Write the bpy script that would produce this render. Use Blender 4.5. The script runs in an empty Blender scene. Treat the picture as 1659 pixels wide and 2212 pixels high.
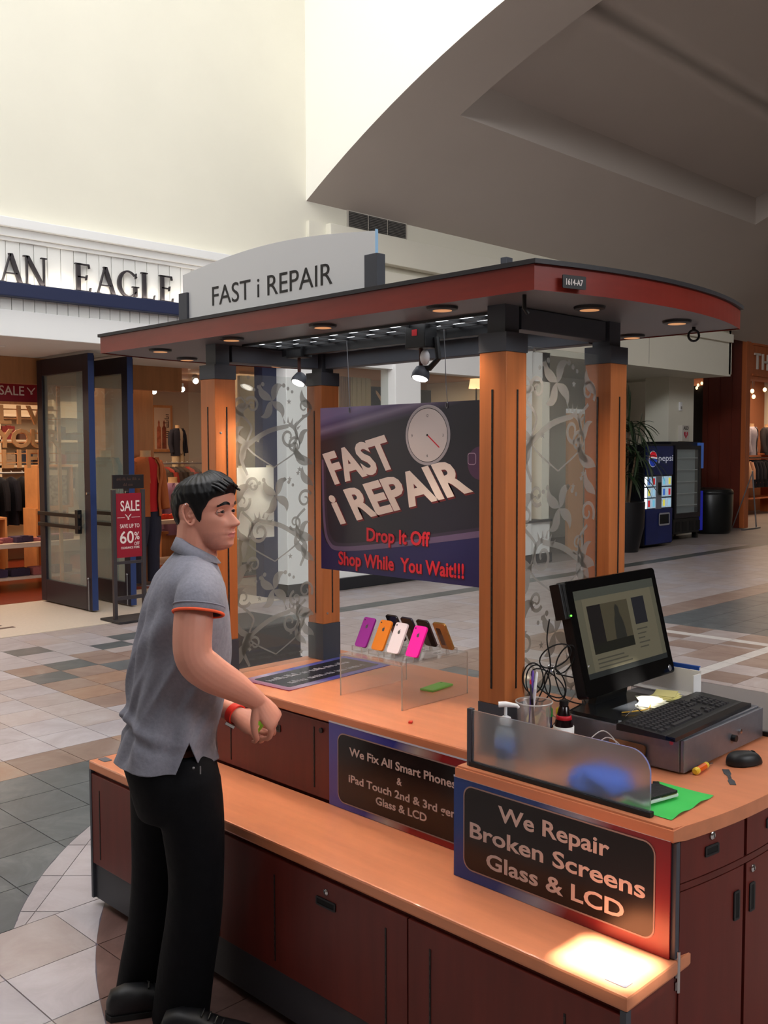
import bpy, bmesh, math, random
from mathutils import Vector, Matrix, Euler
random.seed(7)
PI = math.pi
scene = bpy.context.scene
col = scene.collection

# ------------------------------------------------------------------ camera
CAM_H = 1.78
def cam_axes():
    yaw, pitch, roll = math.radians(45.0), math.radians(-3.42), math.radians(-0.17)
    fw = Vector((math.cos(pitch)*math.cos(yaw), math.cos(pitch)*math.sin(yaw), math.sin(pitch)))
    r = Vector((math.sin(yaw), -math.cos(yaw), 0)); u = r.cross(fw)
    return fw, math.cos(roll)*r + math.sin(roll)*u, -math.sin(roll)*r + math.cos(roll)*u
FW, RT, UP = cam_axes()
FPX = 2120.0
cam_data = bpy.data.cameras.new('camera')
cam_data.sensor_fit = 'HORIZONTAL'; cam_data.sensor_width = 36.0
cam_data.lens = 36.0*FPX/1659.0
cam_data.clip_start = 0.05; cam_data.clip_end = 200
cam = bpy.data.objects.new('camera', cam_data)
m3 = Matrix((RT, UP, -FW)).transposed()
cam.matrix_world = Matrix.Translation((0, 0, CAM_H)) @ m3.to_4x4()
col.objects.link(cam); scene.camera = cam

# ------------------------------------------------------------------ world, lights, exposure
world = bpy.data.worlds.new('sky'); scene.world = world; world.use_nodes = True
bg = world.node_tree.nodes['Background']
bg.inputs[0].default_value = (0.80, 0.88, 1.0, 1); bg.inputs[1].default_value = 0.6
scene.view_settings.view_transform = 'Standard'; scene.view_settings.look = 'None'
scene.view_settings.gamma = 1.0; scene.view_settings.use_curve_mapping = False
scene.view_settings.exposure = 0.02

def area(name, loc, size, power, color, aim=None, size_y=None):
    d = bpy.data.lights.new(name, 'AREA'); d.energy = power; d.color = color
    d.shape = 'RECTANGLE'; d.size = size; d.size_y = size_y or size
    o = bpy.data.objects.new(name, d); o.location = loc
    if aim is not None:
        o.rotation_euler = (Vector(aim) - Vector(loc)).to_track_quat('-Z', 'Y').to_euler()
    col.objects.link(o); return o
# daylight coming down through the atrium skylight (glazing high over the court)
area('skylight_daylight', (1.5, 4.4, 10.4), 9.0, 840, (0.98, 0.975, 1.0), (1.5, 4.4, 0), 8.0)
# added fill light behind the camera, brightens the spandrel wall
cl_ = area('spandrel_fill', (-6.6, -1.0, 8.6), 6.0, 300, (0.95, 0.97, 1.0), (8.0, 5.5, 8.0), 2.4)
cl_.data.spread = math.radians(80)
# added overhead fill light that brightens the vaulted hall beyond
area('hall_fill', (15.0, 2.0, 6.2), 9.0, 230, (1.0, 0.96, 0.92), (15.0, 2.0, 0), 6.0)
# added fill light from the near side, brightens the kiosk faces turned there
nr_ = area('near_side_fill', (4.5, -8.2, 6.8), 7.0, 230, (0.97, 0.98, 1.0), (3.0, 2.5, 1.0), 2.4)
nr_.data.spread = math.radians(110)
# sun, let in only by the slots added to the roof
sun_d = bpy.data.lights.new('sun', 'SUN'); sun_d.energy = 60; sun_d.angle = math.radians(0.35)
sun_d.color = (1.0, 0.93, 0.8)
sun = bpy.data.objects.new('sun', sun_d); col.objects.link(sun)
SUN_DIR = Vector((0.22, 0.30, -1.0)).normalized()
sun.rotation_euler = SUN_DIR.to_track_quat('-Z', 'Y').to_euler()
sun.location = (0, 0, 14)

# ------------------------------------------------------------------ helpers
def lin(c):
    c /= 255.0
    return c/12.92 if c <= 0.04045 else ((c+0.055)/1.055)**2.4
def S(r, g, b): return (lin(r), lin(g), lin(b), 1.0)

MATS = {}
def mat(name, color, rough=0.5, metal=0.0, spec=None, noise=None, bump=None, emit=None, trans=0.0, ior=1.45, alpha=1.0, coat=0.0):
    """principled material; noise=(scale, amount, stretch xyz) varies the colour, bump=(scale, strength)"""
    if name in MATS: return MATS[name]
    m = bpy.data.materials.new(name); m.use_nodes = True; nt = m.node_tree
    b = nt.nodes['Principled BSDF']
    b.inputs['Base Color'].default_value = color; b.inputs['Roughness'].default_value = rough
    b.inputs['Metallic'].default_value = metal
    if spec is not None: b.inputs['Specular IOR Level'].default_value = spec
    b.inputs['Transmission Weight'].default_value = trans; b.inputs['IOR'].default_value = ior
    b.inputs['Alpha'].default_value = alpha; b.inputs['Coat Weight'].default_value = coat
    if emit:
        b.inputs['Emission Color'].default_value = emit[0]; b.inputs['Emission Strength'].default_value = emit[1]
    if noise or bump:
        tc = nt.nodes.new('ShaderNodeTexCoord')
    if noise:
        sc, amt, st = noise[0], noise[1], (noise[2] if len(noise) > 2 else (1, 1, 1))
        mp = nt.nodes.new('ShaderNodeMapping'); mp.inputs['Scale'].default_value = st
        nt.links.new(tc.outputs['Object'], mp.inputs[0])
        nz = nt.nodes.new('ShaderNodeTexNoise'); nz.inputs['Scale'].default_value = sc; nz.inputs['Detail'].default_value = 5
        nz.inputs['Roughness'].default_value = 0.6
        nt.links.new(mp.outputs[0], nz.inputs['Vector'])
        rp = nt.nodes.new('ShaderNodeValToRGB')
        c0 = noise[3] if len(noise) > 3 else tuple(max(0, x*(1-amt)) for x in color[:3]) + (1,)
        c1 = noise[4] if len(noise) > 4 else tuple(min(1, x*(1+amt)) for x in color[:3]) + (1,)
        rp.color_ramp.elements[0].position = 0.32; rp.color_ramp.elements[0].color = c0
        rp.color_ramp.elements[1].position = 0.70; rp.color_ramp.elements[1].color = c1
        nt.links.new(nz.outputs['Fac'], rp.inputs[0]); nt.links.new(rp.outputs[0], b.inputs['Base Color'])
    if bump:
        nb = nt.nodes.new('ShaderNodeTexNoise'); nb.inputs['Scale'].default_value = bump[0]; nb.inputs['Detail'].default_value = 3
        nt.links.new(tc.outputs['Object'], nb.inputs['Vector'])
        bp = nt.nodes.new('ShaderNodeBump'); bp.inputs['Strength'].default_value = bump[1]; bp.inputs['Distance'].default_value = 0.01
        nt.links.new(nb.outputs['Fac'], bp.inputs['Height']); nt.links.new(bp.outputs[0], b.inputs['Normal'])
    MATS[name] = m
    return m

def clear_mat(name, tint, opaque=0.12, rough=0.02, diff=None):
    """thin clear sheet: mostly see-through, a little gloss, a little body colour"""
    if name in MATS: return MATS[name]
    m = bpy.data.materials.new(name); m.use_nodes = True; nt = m.node_tree; nt.nodes.clear()
    out = nt.nodes.new('ShaderNodeOutputMaterial')
    tr = nt.nodes.new('ShaderNodeBsdfTransparent'); tr.inputs[0].default_value = tint
    df = nt.nodes.new('ShaderNodeBsdfDiffuse'); df.inputs[0].default_value = diff or tint
    tl = nt.nodes.new('ShaderNodeBsdfTranslucent'); tl.inputs[0].default_value = diff or tint
    gl = nt.nodes.new('ShaderNodeBsdfGlossy'); gl.inputs['Roughness'].default_value = rough
    lw = nt.nodes.new('ShaderNodeLayerWeight'); pw = nt.nodes.new('ShaderNodeMath'); pw.operation = 'POWER'; pw.inputs[1].default_value = 4.0
    nt.links.new(lw.outputs['Facing'], pw.inputs[0])
    fr = nt.nodes.new('ShaderNodeMath'); fr.operation = 'MULTIPLY_ADD'; fr.inputs[1].default_value = 0.6; fr.inputs[2].default_value = 0.035
    nt.links.new(pw.outputs[0], fr.inputs[0])
    md = nt.nodes.new('ShaderNodeMixShader'); md.inputs[0].default_value = 0.4
    nt.links.new(df.outputs[0], md.inputs[1]); nt.links.new(tl.outputs[0], md.inputs[2])
    m1 = nt.nodes.new('ShaderNodeMixShader'); m1.inputs[0].default_value = opaque
    nt.links.new(tr.outputs[0], m1.inputs[1]); nt.links.new(md.outputs[0], m1.inputs[2])
    m2 = nt.nodes.new('ShaderNodeMixShader')
    nt.links.new(fr.outputs[0], m2.inputs[0]); nt.links.new(m1.outputs[0], m2.inputs[1]); nt.links.new(gl.outputs[0], m2.inputs[2])
    nt.links.new(m2.outputs[0], out.inputs[0])
    MATS[name] = m
    return m

def link(o, parent=None):
    col.objects.link(o)
    if parent is not None: o.parent = parent
    return o

def tag(o, label=None, cat=None, group=None, kind=None):
    if label: o['label'] = label
    if cat: o['category'] = cat
    if group: o['group'] = group
    if kind: o['kind'] = kind
    return o

def thing(name, label, cat, loc=(0, 0, 0), rz=0.0, group=None):
    o = bpy.data.objects.new(name, None); o.empty_display_size = 0.1
    o.location = loc; o.rotation_euler = (0, 0, rz); col.objects.link(o)
    return tag(o, label, cat, group)

class MB:
    """collects geometry and builds it as ONE mesh object"""
    def __init__(s): s.v = []; s.f = []; s.M = None; s.mi = []; s.cur = 0
    def add(s, vs, fs, M=None):
        o = len(s.v)
        for p in vs:
            p = Vector(p)
            if M is not None: p = M @ p
            if s.M is not None: p = s.M @ p
            s.v.append(tuple(p))
        for f in fs: s.f.append(tuple(i+o for i in f)); s.mi.append(s.cur)
        return s
    def box(s, a, b, M=None):
        x0, y0, z0 = a; x1, y1, z1 = b
        vs = [(x0,y0,z0),(x1,y0,z0),(x1,y1,z0),(x0,y1,z0),(x0,y0,z1),(x1,y0,z1),(x1,y1,z1),(x0,y1,z1)]
        return s.add(vs, [(0,3,2,1),(4,5,6,7),(0,1,5,4),(1,2,6,5),(2,3,7,6),(3,0,4,7)], M)
    def cbox(s, a, b, c=0.004, M=None):
        """box with chamfered edges"""
        bm = bmesh.new(); bmesh.ops.create_cube(bm, size=1)
        for v in bm.verts:
            v.co = Vector((a[i] + (v.co[i]+0.5)*(b[i]-a[i]) for i in range(3)))
        bmesh.ops.bevel(bm, geom=list(bm.edges), offset=c, segments=2, affect='EDGES', profile=0.6)
        return s.bm(bm, M)
    def bm(s, bm, M=None):
        bm.verts.index_update()
        s.add([v.co.copy() for v in bm.verts], [[v.index for v in f.verts] for f in bm.faces], M); bm.free(); return s
    def cyl(s, p0, p1, r0, r1=None, n=12, cap=True, M=None):
        return s.tube([p0, p1], [r0, r0 if r1 is None else r1], n, cap, M)
    def tube(s, path, r, n=8, cap=True, M=None, closed=False):
        path = [Vector(p) for p in path]; k = len(path)
        if not isinstance(r, (list, tuple)): r = [r]*k
        rings = []; ref = None
        for i, p in enumerate(path):
            if closed: t = path[(i+1) % k] - path[i-1]
            else: t = path[min(i+1, k-1)] - path[max(i-1, 0)]
            t = t.normalized() if t.length > 1e-9 else Vector((0,0,1))
            if ref is None:
                ref = t.orthogonal().normalized()
            else:
                ref = (ref - t*ref.dot(t))
                ref = ref.normalized() if ref.length > 1e-6 else t.orthogonal().normalized()
            b = t.cross(ref)
            rings.append([p + (ref*math.cos(2*PI*j/n) + b*math.sin(2*PI*j/n))*r[i] for j in range(n)])
        return s.loft(rings, cap and not closed, M, closed)
    def loft(s, rings, cap=True, M=None, closed=False):
        n = len(rings[0]); vs = [p for rg in rings for p in rg]; fs = []
        k = len(rings)
        for i in range(k if closed else k-1):
            a, b = i*n, ((i+1) % k)*n
            for j in range(n):
                j2 = (j+1) % n
                fs.append((a+j, a+j2, b+j2, b+j))
        if cap:
            fs.append(tuple(range(n-1, -1, -1))); fs.append(tuple((k-1)*n + j for j in range(n)))
        return s.add(vs, fs, M)
    def lathe(s, prof, c=(0,0,0), n=20, M=None):
        """profile [(r, z)...] turned about the vertical through c"""
        c = Vector(c)
        return s.loft([[c + Vector((max(r,1e-4)*math.cos(2*PI*j/n), max(r,1e-4)*math.sin(2*PI*j/n), z)) for j in range(n)] for r, z in prof], True, M)
    def prism(s, poly, M, t):
        """2-d polygon (in the local xy plane of M) thickened by t along local z"""
        n = len(poly)
        vs = [(x, y, 0) for x, y in poly] + [(x, y, t) for x, y in poly]
        fs = [tuple(range(n-1, -1, -1)), tuple(range(n, 2*n))] + [(i, (i+1) % n, n+(i+1) % n, n+i) for i in range(n)]
        return s.add(vs, fs, M)
    def sphere(s, c, r, n=12, m=8, M=None):
        c = Vector(c); rx, ry, rz = r if isinstance(r, (tuple, list)) else (r, r, r)
        return s.loft([[c + Vector((rx*math.sin(PI*max(min(i/m,.999),.001))*math.cos(2*PI*j/n), ry*math.sin(PI*max(min(i/m,.999),.001))*math.sin(2*PI*j/n), -rz*math.cos(PI*i/m))) for j in range(n)] for i in range(m+1)], True, M)
    def mesh(s, name):
        me = bpy.data.meshes.new(name); me.from_pydata(s.v, [], s.f); me.update(); return me
    def build(s, name, m, parent=None, smooth=False, loc=None, fixn=True):
        me = s.mesh(name)
        for mm in (m if isinstance(m, (list, tuple)) else [m]): me.materials.append(mm)
        if isinstance(m, (list, tuple)):
            for p, i in zip(me.polygons, s.mi): p.material_index = i
        if fixn:
            bm = bmesh.new(); bm.from_mesh(me); bmesh.ops.recalc_face_normals(bm, faces=bm.faces); bm.to_mesh(me); bm.free()
        if smooth:
            for p in me.polygons: p.use_smooth = True
            if smooth != 'all':
                try: me.set_sharp_from_angle(angle=math.radians(38))
                except Exception: pass
        o = bpy.data.objects.new(name, me)
        if loc: o.location = loc
        return link(o, parent)

def part(name, m, parent, fn, smooth=False):
    b = MB(); fn(b); return b.build(name, m, parent, smooth)
def boxp(name, m, parent, a, b, c=0.0):
    q = MB()
    (q.cbox(a, b, c) if c else q.box(a, b))
    return q.build(name, m, parent)

# frames in which signs are laid out: local x reads left to right, local y is up, local z faces the reader
def frame_x(x, y, z, tilt=0.0):
    """face looking towards -X (front of the kiosk); local x runs along -Y"""
    return Matrix.Translation((x, y, z)) @ Matrix(((0,0,-1,0),(-1,0,0,0),(0,1,0,0),(0,0,0,1))) @ Matrix.Rotation(tilt, 4, 'X')
def frame_y(x, y, z):
    """face looking towards -Y (shop fronts); local x runs along +X"""
    return Matrix.Translation((x, y, z)) @ Matrix(((1,0,0,0),(0,0,-1,0),(0,1,0,0),(0,0,0,1)))

def text(name, body, size, m, parent, M, bold=0.0, depth=0.0015, align='LEFT', sx=1.0, spacing=1.0, shear=0.0, width=None, res=3):
    """lettering as a thin mesh; width stretches it to an exact length, size is the cap height"""
    cu = bpy.data.curves.new(name, 'FONT'); cu.body = body; cu.size = size/0.73
    cu.extrude = 0; cu.offset = bold*size; cu.space_character = spacing; cu.shear = shear; cu.resolution_u = res
    cu.align_x = 'LEFT'; cu.align_y = 'BOTTOM_BASELINE'
    tmp = bpy.data.objects.new(name, cu); col.objects.link(tmp)
    dg = bpy.context.evaluated_depsgraph_get()
    me = bpy.data.meshes.new_from_object(tmp.evaluated_get(dg))
    bpy.data.objects.remove(tmp); bpy.data.curves.remove(cu)
    bm = bmesh.new(); bm.from_mesh(me); bpy.data.meshes.remove(me)
    bmesh.ops.remove_doubles(bm, verts=bm.verts, dist=1e-5)
    xs = [v.co.x for v in bm.verts]; x0, x1 = min(xs), max(xs)
    k = (width/(x1-x0)) if width else sx
    off = {'LEFT': 0.0, 'CENTER': -0.5*(x1-x0)*k, 'RIGHT': -(x1-x0)*k}[align]
    for v in bm.verts: v.co.x = (v.co.x-x0)*k + off; v.co.z = 0
    bmesh.ops.recalc_face_normals(bm, faces=bm.faces)
    # one object for each word: break where the gap between glyphs is wide
    faces = list(bm.faces); isl = []; seen = set()
    for f0 in faces:
        if f0 in seen: continue
        stack = [f0]; seen.add(f0); grp = []
        while stack:
            f = stack.pop(); grp.append(f)
            for e in f.edges:
                for g in e.link_faces:
                    if g not in seen: seen.add(g); stack.append(g)
        xs_ = [v.co.x for f in grp for v in f.verts]; isl.append((min(xs_), max(xs_), grp))
    isl.sort(key=lambda q: q[0])
    words = []; gap = 0.20*size*k
    for a_, b_, g_ in isl:
        if words and a_ - words[-1][0] < gap: words[-1][0] = max(words[-1][0], b_); words[-1][1].extend(g_)
        else: words.append([b_, list(g_)])
    first = None
    for _, grp in words:
        ids = {}; vs = []; fs = []
        for f in grp:
            fi = []
            for v in f.verts:
                if v not in ids: ids[v] = len(vs); vs.append(v.co.copy())
                fi.append(ids[v])
            fs.append(fi)
        b2 = bmesh.new(); bv = [b2.verts.new(c) for c in vs]
        for fi in fs: b2.faces.new([bv[i] for i in fi])
        r = bmesh.ops.extrude_face_region(b2, geom=list(b2.faces))
        for e in r['geom']:
            if isinstance(e, bmesh.types.BMVert): e.co.z += depth
        bmesh.ops.transform(b2, matrix=M, verts=b2.verts)
        bmesh.ops.recalc_face_normals(b2, faces=b2.faces)
        me = bpy.data.meshes.new(name); b2.to_mesh(me); b2.free(); me.materials.append(m)
        o = link(bpy.data.objects.new(name, me), parent); first = first or o
    bm.free()
    return first

def scribble(name, m, parent, M, w, h, seed=1, slant=0.35):
    """a line of print too small to read in the photograph: slanted strokes in word-like clusters"""
    rg = random.Random(seed); x = 0.0
    while x < w:
        n = rg.randint(3, 8); b = MB()
        for k in range(n):
            hh = h*rg.choice((0.62, 0.62, 0.7, 1.0)); t = h*0.16
            b.prism([(x, 0), (x+t, 0), (x+t+slant*hh, hh), (x+slant*hh, hh)], M, 0.0006)
            if rg.random() < 0.5: b.prism([(x, h*0.02), (x+h*0.40, h*0.02), (x+h*0.42, h*0.16), (x, h*0.16)], M, 0.0006)
            x += h*0.40
            if x > w: break
        b.build(name, m, parent); x += h*0.45

def round_rect(w, h, r, n=6, x0=0.0, y0=0.0):
    p = []
    for cx, cy, a0 in ((w-r, h-r, 0), (r, h-r, PI/2), (r, r, PI), (w-r, r, 1.5*PI)):
        for i in range(n+1):
            a = a0 + PI/2*i/n; p.append((x0+cx+r*math.cos(a), y0+cy+r*math.sin(a)))
    return p
def ring_rect(b, M, w, h, r, t, x0, y0, d=0.001, n=6):
    """a rounded rectangular outline of width t"""
    o = round_rect(w, h, r, n, x0, y0); i = round_rect(w-2*t, h-2*t, max(r-t, 0.001), n, x0+t, y0+t)
    k = len(o); vs = [(x,y,d) for x,y in o] + [(x,y,d) for x,y in i]
    b.add(vs, [(j, (j+1) % k, k+(j+1) % k, k+j) for j in range(k)], M)
def arc_pts(cx, cy, r, a0, a1, n): return [(cx+r*math.cos(a0+(a1-a0)*i/n), cy+r*math.sin(a0+(a1-a0)*i/n)) for i in range(n+1)]
def smooth_path(pts, n=8):
    """Catmull-Rom through points"""
    P = [Vector(p) for p in pts]; out = []
    for i in range(len(P)-1):
        p0, p1, p2, p3 = P[max(i-1,0)], P[i], P[i+1], P[min(i+2,len(P)-1)]
        for k in range(n):
            t = k/n
            out.append(0.5*((2*p1) + (p2-p0)*t + (2*p0-5*p1+4*p2-p3)*t*t + (3*p1-p0-3*p2+p3)*t**3))
    out.append(P[-1]); return out

def copy_tree(o, parent=None):
    c = o.copy(); col.objects.link(c); c.parent = parent
    for ch in list(o.children): copy_tree(ch, c)
    return c

# ------------------------------------------------------------------ materials
M_cream = mat('cream_wall_paint', S(226, 222, 206), 0.9, noise=(0.6, 0.03))
M_white = mat('white_plaster', S(238, 236, 226), 0.9)
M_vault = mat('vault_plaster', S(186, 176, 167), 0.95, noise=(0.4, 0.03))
M_trimw = mat('white_trim_paint', S(236, 236, 234), 0.6)
M_board = mat('white_board_paint', S(232, 232, 228), 0.6)
M_navy = mat('navy_paint', S(34, 42, 74), 0.45)
M_grout = mat('grout', S(96, 90, 88), 0.9)
M_woodtop = mat('maple_laminate', S(208, 130, 92), 0.34, noise=(3.0, 0.08, (6, 0.7, 6)), coat=0.15)
M_cherry = mat('cherry_laminate', S(92, 30, 22), 0.4, noise=(3.0, 0.16, (6, 1, 1.2)))
M_cherryv = mat('cherry_door_laminate', S(98, 33, 25), 0.42, noise=(3.0, 0.14, (6, 6, 0.8)))
M_fascia = mat('mahogany_fascia', S(124, 38, 28), 0.35, noise=(4.0, 0.12, (1, 1, 6)))
M_post = mat('post_oak', S(186, 108, 58), 0.45, noise=(2.2, 0.16, (14, 14, 0.6)))
M_gun = mat('gunmetal_paint', S(66, 68, 76), 0.5)
M_gunl = mat('grey_metal_soffit', S(112, 112, 116), 0.42, metal=0.3)
M_black = mat('black_plastic', S(18, 18, 20), 0.45)
M_rubber = mat('black_rubber', S(12, 12, 13), 0.7)
M_steel = mat('brushed_steel', S(150, 150, 154), 0.35, metal=0.8, noise=(6, 0.08, (1, 30, 30)))
M_chrome = mat('chrome', S(210, 210, 212), 0.18, metal=1.0)
M_white_pl = mat('white_plastic', S(232, 232, 234), 0.4)
M_paper = mat('white_paper', S(236, 234, 232), 0.8)
M_print_w = mat('white_print', S(214, 204, 200), 0.5)
M_print_b = mat('black_print', S(26, 24, 26), 0.5)
M_glass = clear_mat('clear_glass', (0.95, 0.97, 0.96, 1), 0.05, 0.02)
M_acryl = clear_mat('clear_acrylic', (0.97, 0.96, 0.95, 1), 0.05, 0.03)
M_acryl_edge = clear_mat('acrylic_edge', (0.9, 0.86, 0.82, 1), 0.45, 0.1, (0.8, 0.74, 0.70, 1))
# ------------------------------------------------------------------ the setting
def struct(o): o['kind'] = 'structure'; return o
TRIM = [0]
def trim(m, a, b, c=0.0):
    TRIM[0] += 1
    return struct(boxp('trim_%d' % TRIM[0], m, None, a, b, c))

def tile_mat(name, c0, c1, c2):
    m = bpy.data.materials.new(name); m.use_nodes = True; nt = m.node_tree; b = nt.nodes['Principled BSDF']
    ge = nt.nodes.new('ShaderNodeNewGeometry'); oi = nt.nodes.new('ShaderNodeObjectInfo')
    nz = nt.nodes.new('ShaderNodeTexNoise'); nz.inputs['Scale'].default_value = 3.2; nz.inputs['Detail'].default_value = 7; nz.inputs['Roughness'].default_value = 0.68
    nz.inputs['Distortion'].default_value = 0.8
    nt.links.new(ge.outputs['Position'], nz.inputs['Vector'])
    rp = nt.nodes.new('ShaderNodeValToRGB'); e = rp.color_ramp.elements
    e[0].position = 0.28; e[0].color = c0; e[1].position = 0.72; e[1].color = c2
    k = e.new(0.5); k.color = c1
    nt.links.new(nz.outputs['Fac'], rp.inputs[0])
    mx = nt.nodes.new('ShaderNodeMix'); mx.data_type = 'RGBA'; mx.blend_type = 'MULTIPLY'; mx.inputs['Factor'].default_value = 1.0
    mr = nt.nodes.new('ShaderNodeMapRange'); mr.inputs['To Min'].default_value = 0.86; mr.inputs['To Max'].default_value = 1.08
    nt.links.new(oi.outputs['Random'], mr.inputs[0])
    nt.links.new(rp.outputs[0], mx.inputs['A']); nt.links.new(mr.outputs[0], mx.inputs['B'])
    nt.links.new(mx.outputs['Result'], b.inputs['Base Color']); b.inputs['Roughness'].default_value = 0.33
    return m
T_light = tile_mat('tile_light_slate', S(154, 146, 149), S(171, 164, 168), S(186, 181, 185))
T_pink = tile_mat('tile_pinkish_slate', S(154, 140, 138), S(168, 156, 154), S(182, 174, 174))
T_brown = tile_mat('tile_brown_slate', S(122, 100, 92), S(142, 120, 110), S(158, 142, 134))
T_orange = tile_mat('tile_rust_slate', S(136, 106, 88), S(154, 124, 106), S(160, 144, 132))
T_green = tile_mat('tile_green_slate', S(72, 78, 82), S(88, 94, 98), S(114, 118, 120))
T_white = tile_mat('tile_pale_strip', S(196, 190, 186), S(206, 200, 196), S(214, 208, 204))
T_dark = tile_mat('tile_dark_strip', S(62, 66, 64), S(76, 80, 78), S(90, 94, 92))
T_rosy = tile_mat('tile_dark_rosy_slate', S(88, 64, 58), S(106, 80, 74), S(126, 100, 94))
TM = [T_light, T_pink, T_brown, T_orange, T_green, T_white, T_dark, T_rosy]

floor = struct(boxp('floor', mat('floor_screed', S(140, 130, 126), 0.5, noise=(1.5, 0.12)), None, (-9, -10, -0.2), (30, 14, -0.006)))
C1, R1 = (3.833, 2.038), 2.7245
C2, R2 = (4.213, 1.704), 2.914
def in1(x, y): return math.hypot(x-C1[0], y-C1[1]) < R1
def in2(x, y): return math.hypot(x-C2[0], y-C2[1]) < R2
def cut(poly, C, R, inside):
    """piece of a small polygon on one side of a circle"""
    d = [math.hypot(x-C[0], y-C[1]) - R for x, y in poly]
    if not inside: d = [-v for v in d]
    if all(v <= 0 for v in d): return poly
    if all(v >= 0 for v in d): return None
    out = []; n = len(poly); marks = []
    for i in range(n):
        p, q = poly[i], poly[(i+1) % n]; a, b = d[i], d[(i+1) % n]
        if a <= 0: out.append(p)
        if (a < 0 < b) or (b < 0 < a):
            lo, hi = (0.0, 1.0)
            for _ in range(24):
                t = (lo+hi)/2; x = p[0]+(q[0]-p[0])*t; y = p[1]+(q[1]-p[1])*t
                v = (math.hypot(x-C[0], y-C[1])-R)*(1 if inside else -1)
                if (v > 0) == (b > 0): hi = t
                else: lo = t
            out.append((x, y)); marks.append((len(out)-1, a < 0))
    if len(marks) == 2:
        # follow the arc between the crossing where we leave and the one where we come back
        i_out = [i for i, lv in marks if lv][0]; i_in = [i for i, lv in marks if not lv][0]
        a0 = math.atan2(out[i_out][1]-C[1], out[i_out][0]-C[0]); a1 = math.atan2(out[i_in][1]-C[1], out[i_in][0]-C[0])
        da = (a1-a0+PI) % (2*PI)-PI
        mid = [(C[0]+R*math.cos(a0+da*k/6), C[1]+R*math.sin(a0+da*k/6)) for k in range(1, 6)]
        out = out[:i_out+1] + mid + out[i_out+1:]
    return out
rng = random.Random(3)
def zone(x, y):
    if x < 5.6:
        if in2(x, y): return 7
        if y < 3.52: return 0 if rng.random() < 0.7 else 1
        if in1(x, y): return 0
        if y < 5.19: return 4
        if y < 5.53: return 3 if rng.random() < 0.6 else 2
        if 3.42 < x and 6.18 < y < 7.86:
            return rng.choice([2, 3, 2, 4, 4, 1]) if y > 6.5 else rng.choice([2, 2, 1])
        if 7.86 < y < 8.2 and x > 3.7: return rng.choice([2, 3, 1, 0])
        if 8.2 < y < 8.6 and x > 3.9: return rng.choice([0, 4, 0])
        return rng.choice([0, 0, 0, 1, 1])
    if 8.08 < y < 8.34: return 6
    if 8.80 < x < 8.93 and y < 5.0: return 5
    if 3.70 < y < 3.82 and x < 8.8: return 5
    if x > 9.28 and 3.9 < y < 5.33: return 4
    if x > 9.28 and y < 3.9: return rng.choice([4, 2])
    if 5.33 < y < 5.7: return rng.choice([2, 3, 2])
    if y < 5.33: return rng.choice([2, 1, 2, 1]) if x > 6.6 else rng.choice([4, 2])
    return rng.choice([0, 1, 1, 1])
XL = [1.372+0.342*k for k in range(-8, 13)]
YL = [5.53+0.334*k for k in range(-14, 8)] + [8.08, 8.34, 8.65, 8.98, 9.28]
YL = sorted(y for y in YL if not (7.9 < y < 8.06))
XR = [5.476+0.342*k for k in range(0, 10)] + [8.62, 8.80, 8.93, 9.28] + [9.62+0.36*k for k in range(0, 30)]
YR = [3.82-0.12] + [3.7-0.335*k for k in range(1, 9)] + [3.82+0.3775*k for k in range(0, 5)] + [5.70+0.34*k for k in range(0, 7)] + [8.08, 8.34, 8.65, 8.98, 9.28]
YR = sorted(set(y for y in YR if not (7.8 < y < 8.06)))
def cam_px(p):
    d = Vector(p)-Vector((0, 0, CAM_H)); z = d.dot(FW)
    if z < 0.3: return None
    return (829.5+FPX*d.dot(RT)/z, 1106-FPX*d.dot(UP)/z, z)
tiles = []
def emit(poly, zi):
    cx = sum(p[0] for p in poly)/len(poly); cy = sum(p[1] for p in poly)/len(poly)
    q = cam_px((cx, cy, 0))
    vis = q and -160 < q[0] < 1820 and q[1] < 2420
    if not vis or q[2] > 19: return
    ar = abs(sum(poly[i][0]*poly[(i+1) % len(poly)][1]-poly[(i+1) % len(poly)][0]*poly[i][1] for i in range(len(poly))))/2
    if ar < 0.0008: return
    hidden = 1.9 < cx < 3.1 and 1.3 < cy < 3.4
    tiles.append((-ar/q[2]**3*(0.01 if hidden else 1), (cx, cy), poly, zi))
def pieces(poly):
    cx = sum(p[0] for p in poly)/len(poly); cy = sum(p[1] for p in poly)/len(poly)
    if cx > 5.6: emit(poly, zone(cx, cy)); return
    a = cut(poly, C2, R2, True)
    if a: emit(a, zone(C2[0], C2[1]))
    b = cut(poly, C2, R2, False)
    if not b: return
    if cy < 3.52: emit(b, zone(-9, 3)); return
    o = cut(b, C1, R1, False)
    if o: emit(o, zone(sum(p[0] for p in o)/len(o), sum(p[1] for p in o)/len(o)))
for xs, ys in ((XL, YL), (XR, YR)):
    for i in range(len(xs)-1):
        for j in range(len(ys)-1):
            pieces([(xs[i], ys[j]), (xs[i+1], ys[j]), (xs[i+1], ys[j+1]), (xs[i], ys[j+1])])
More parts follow.
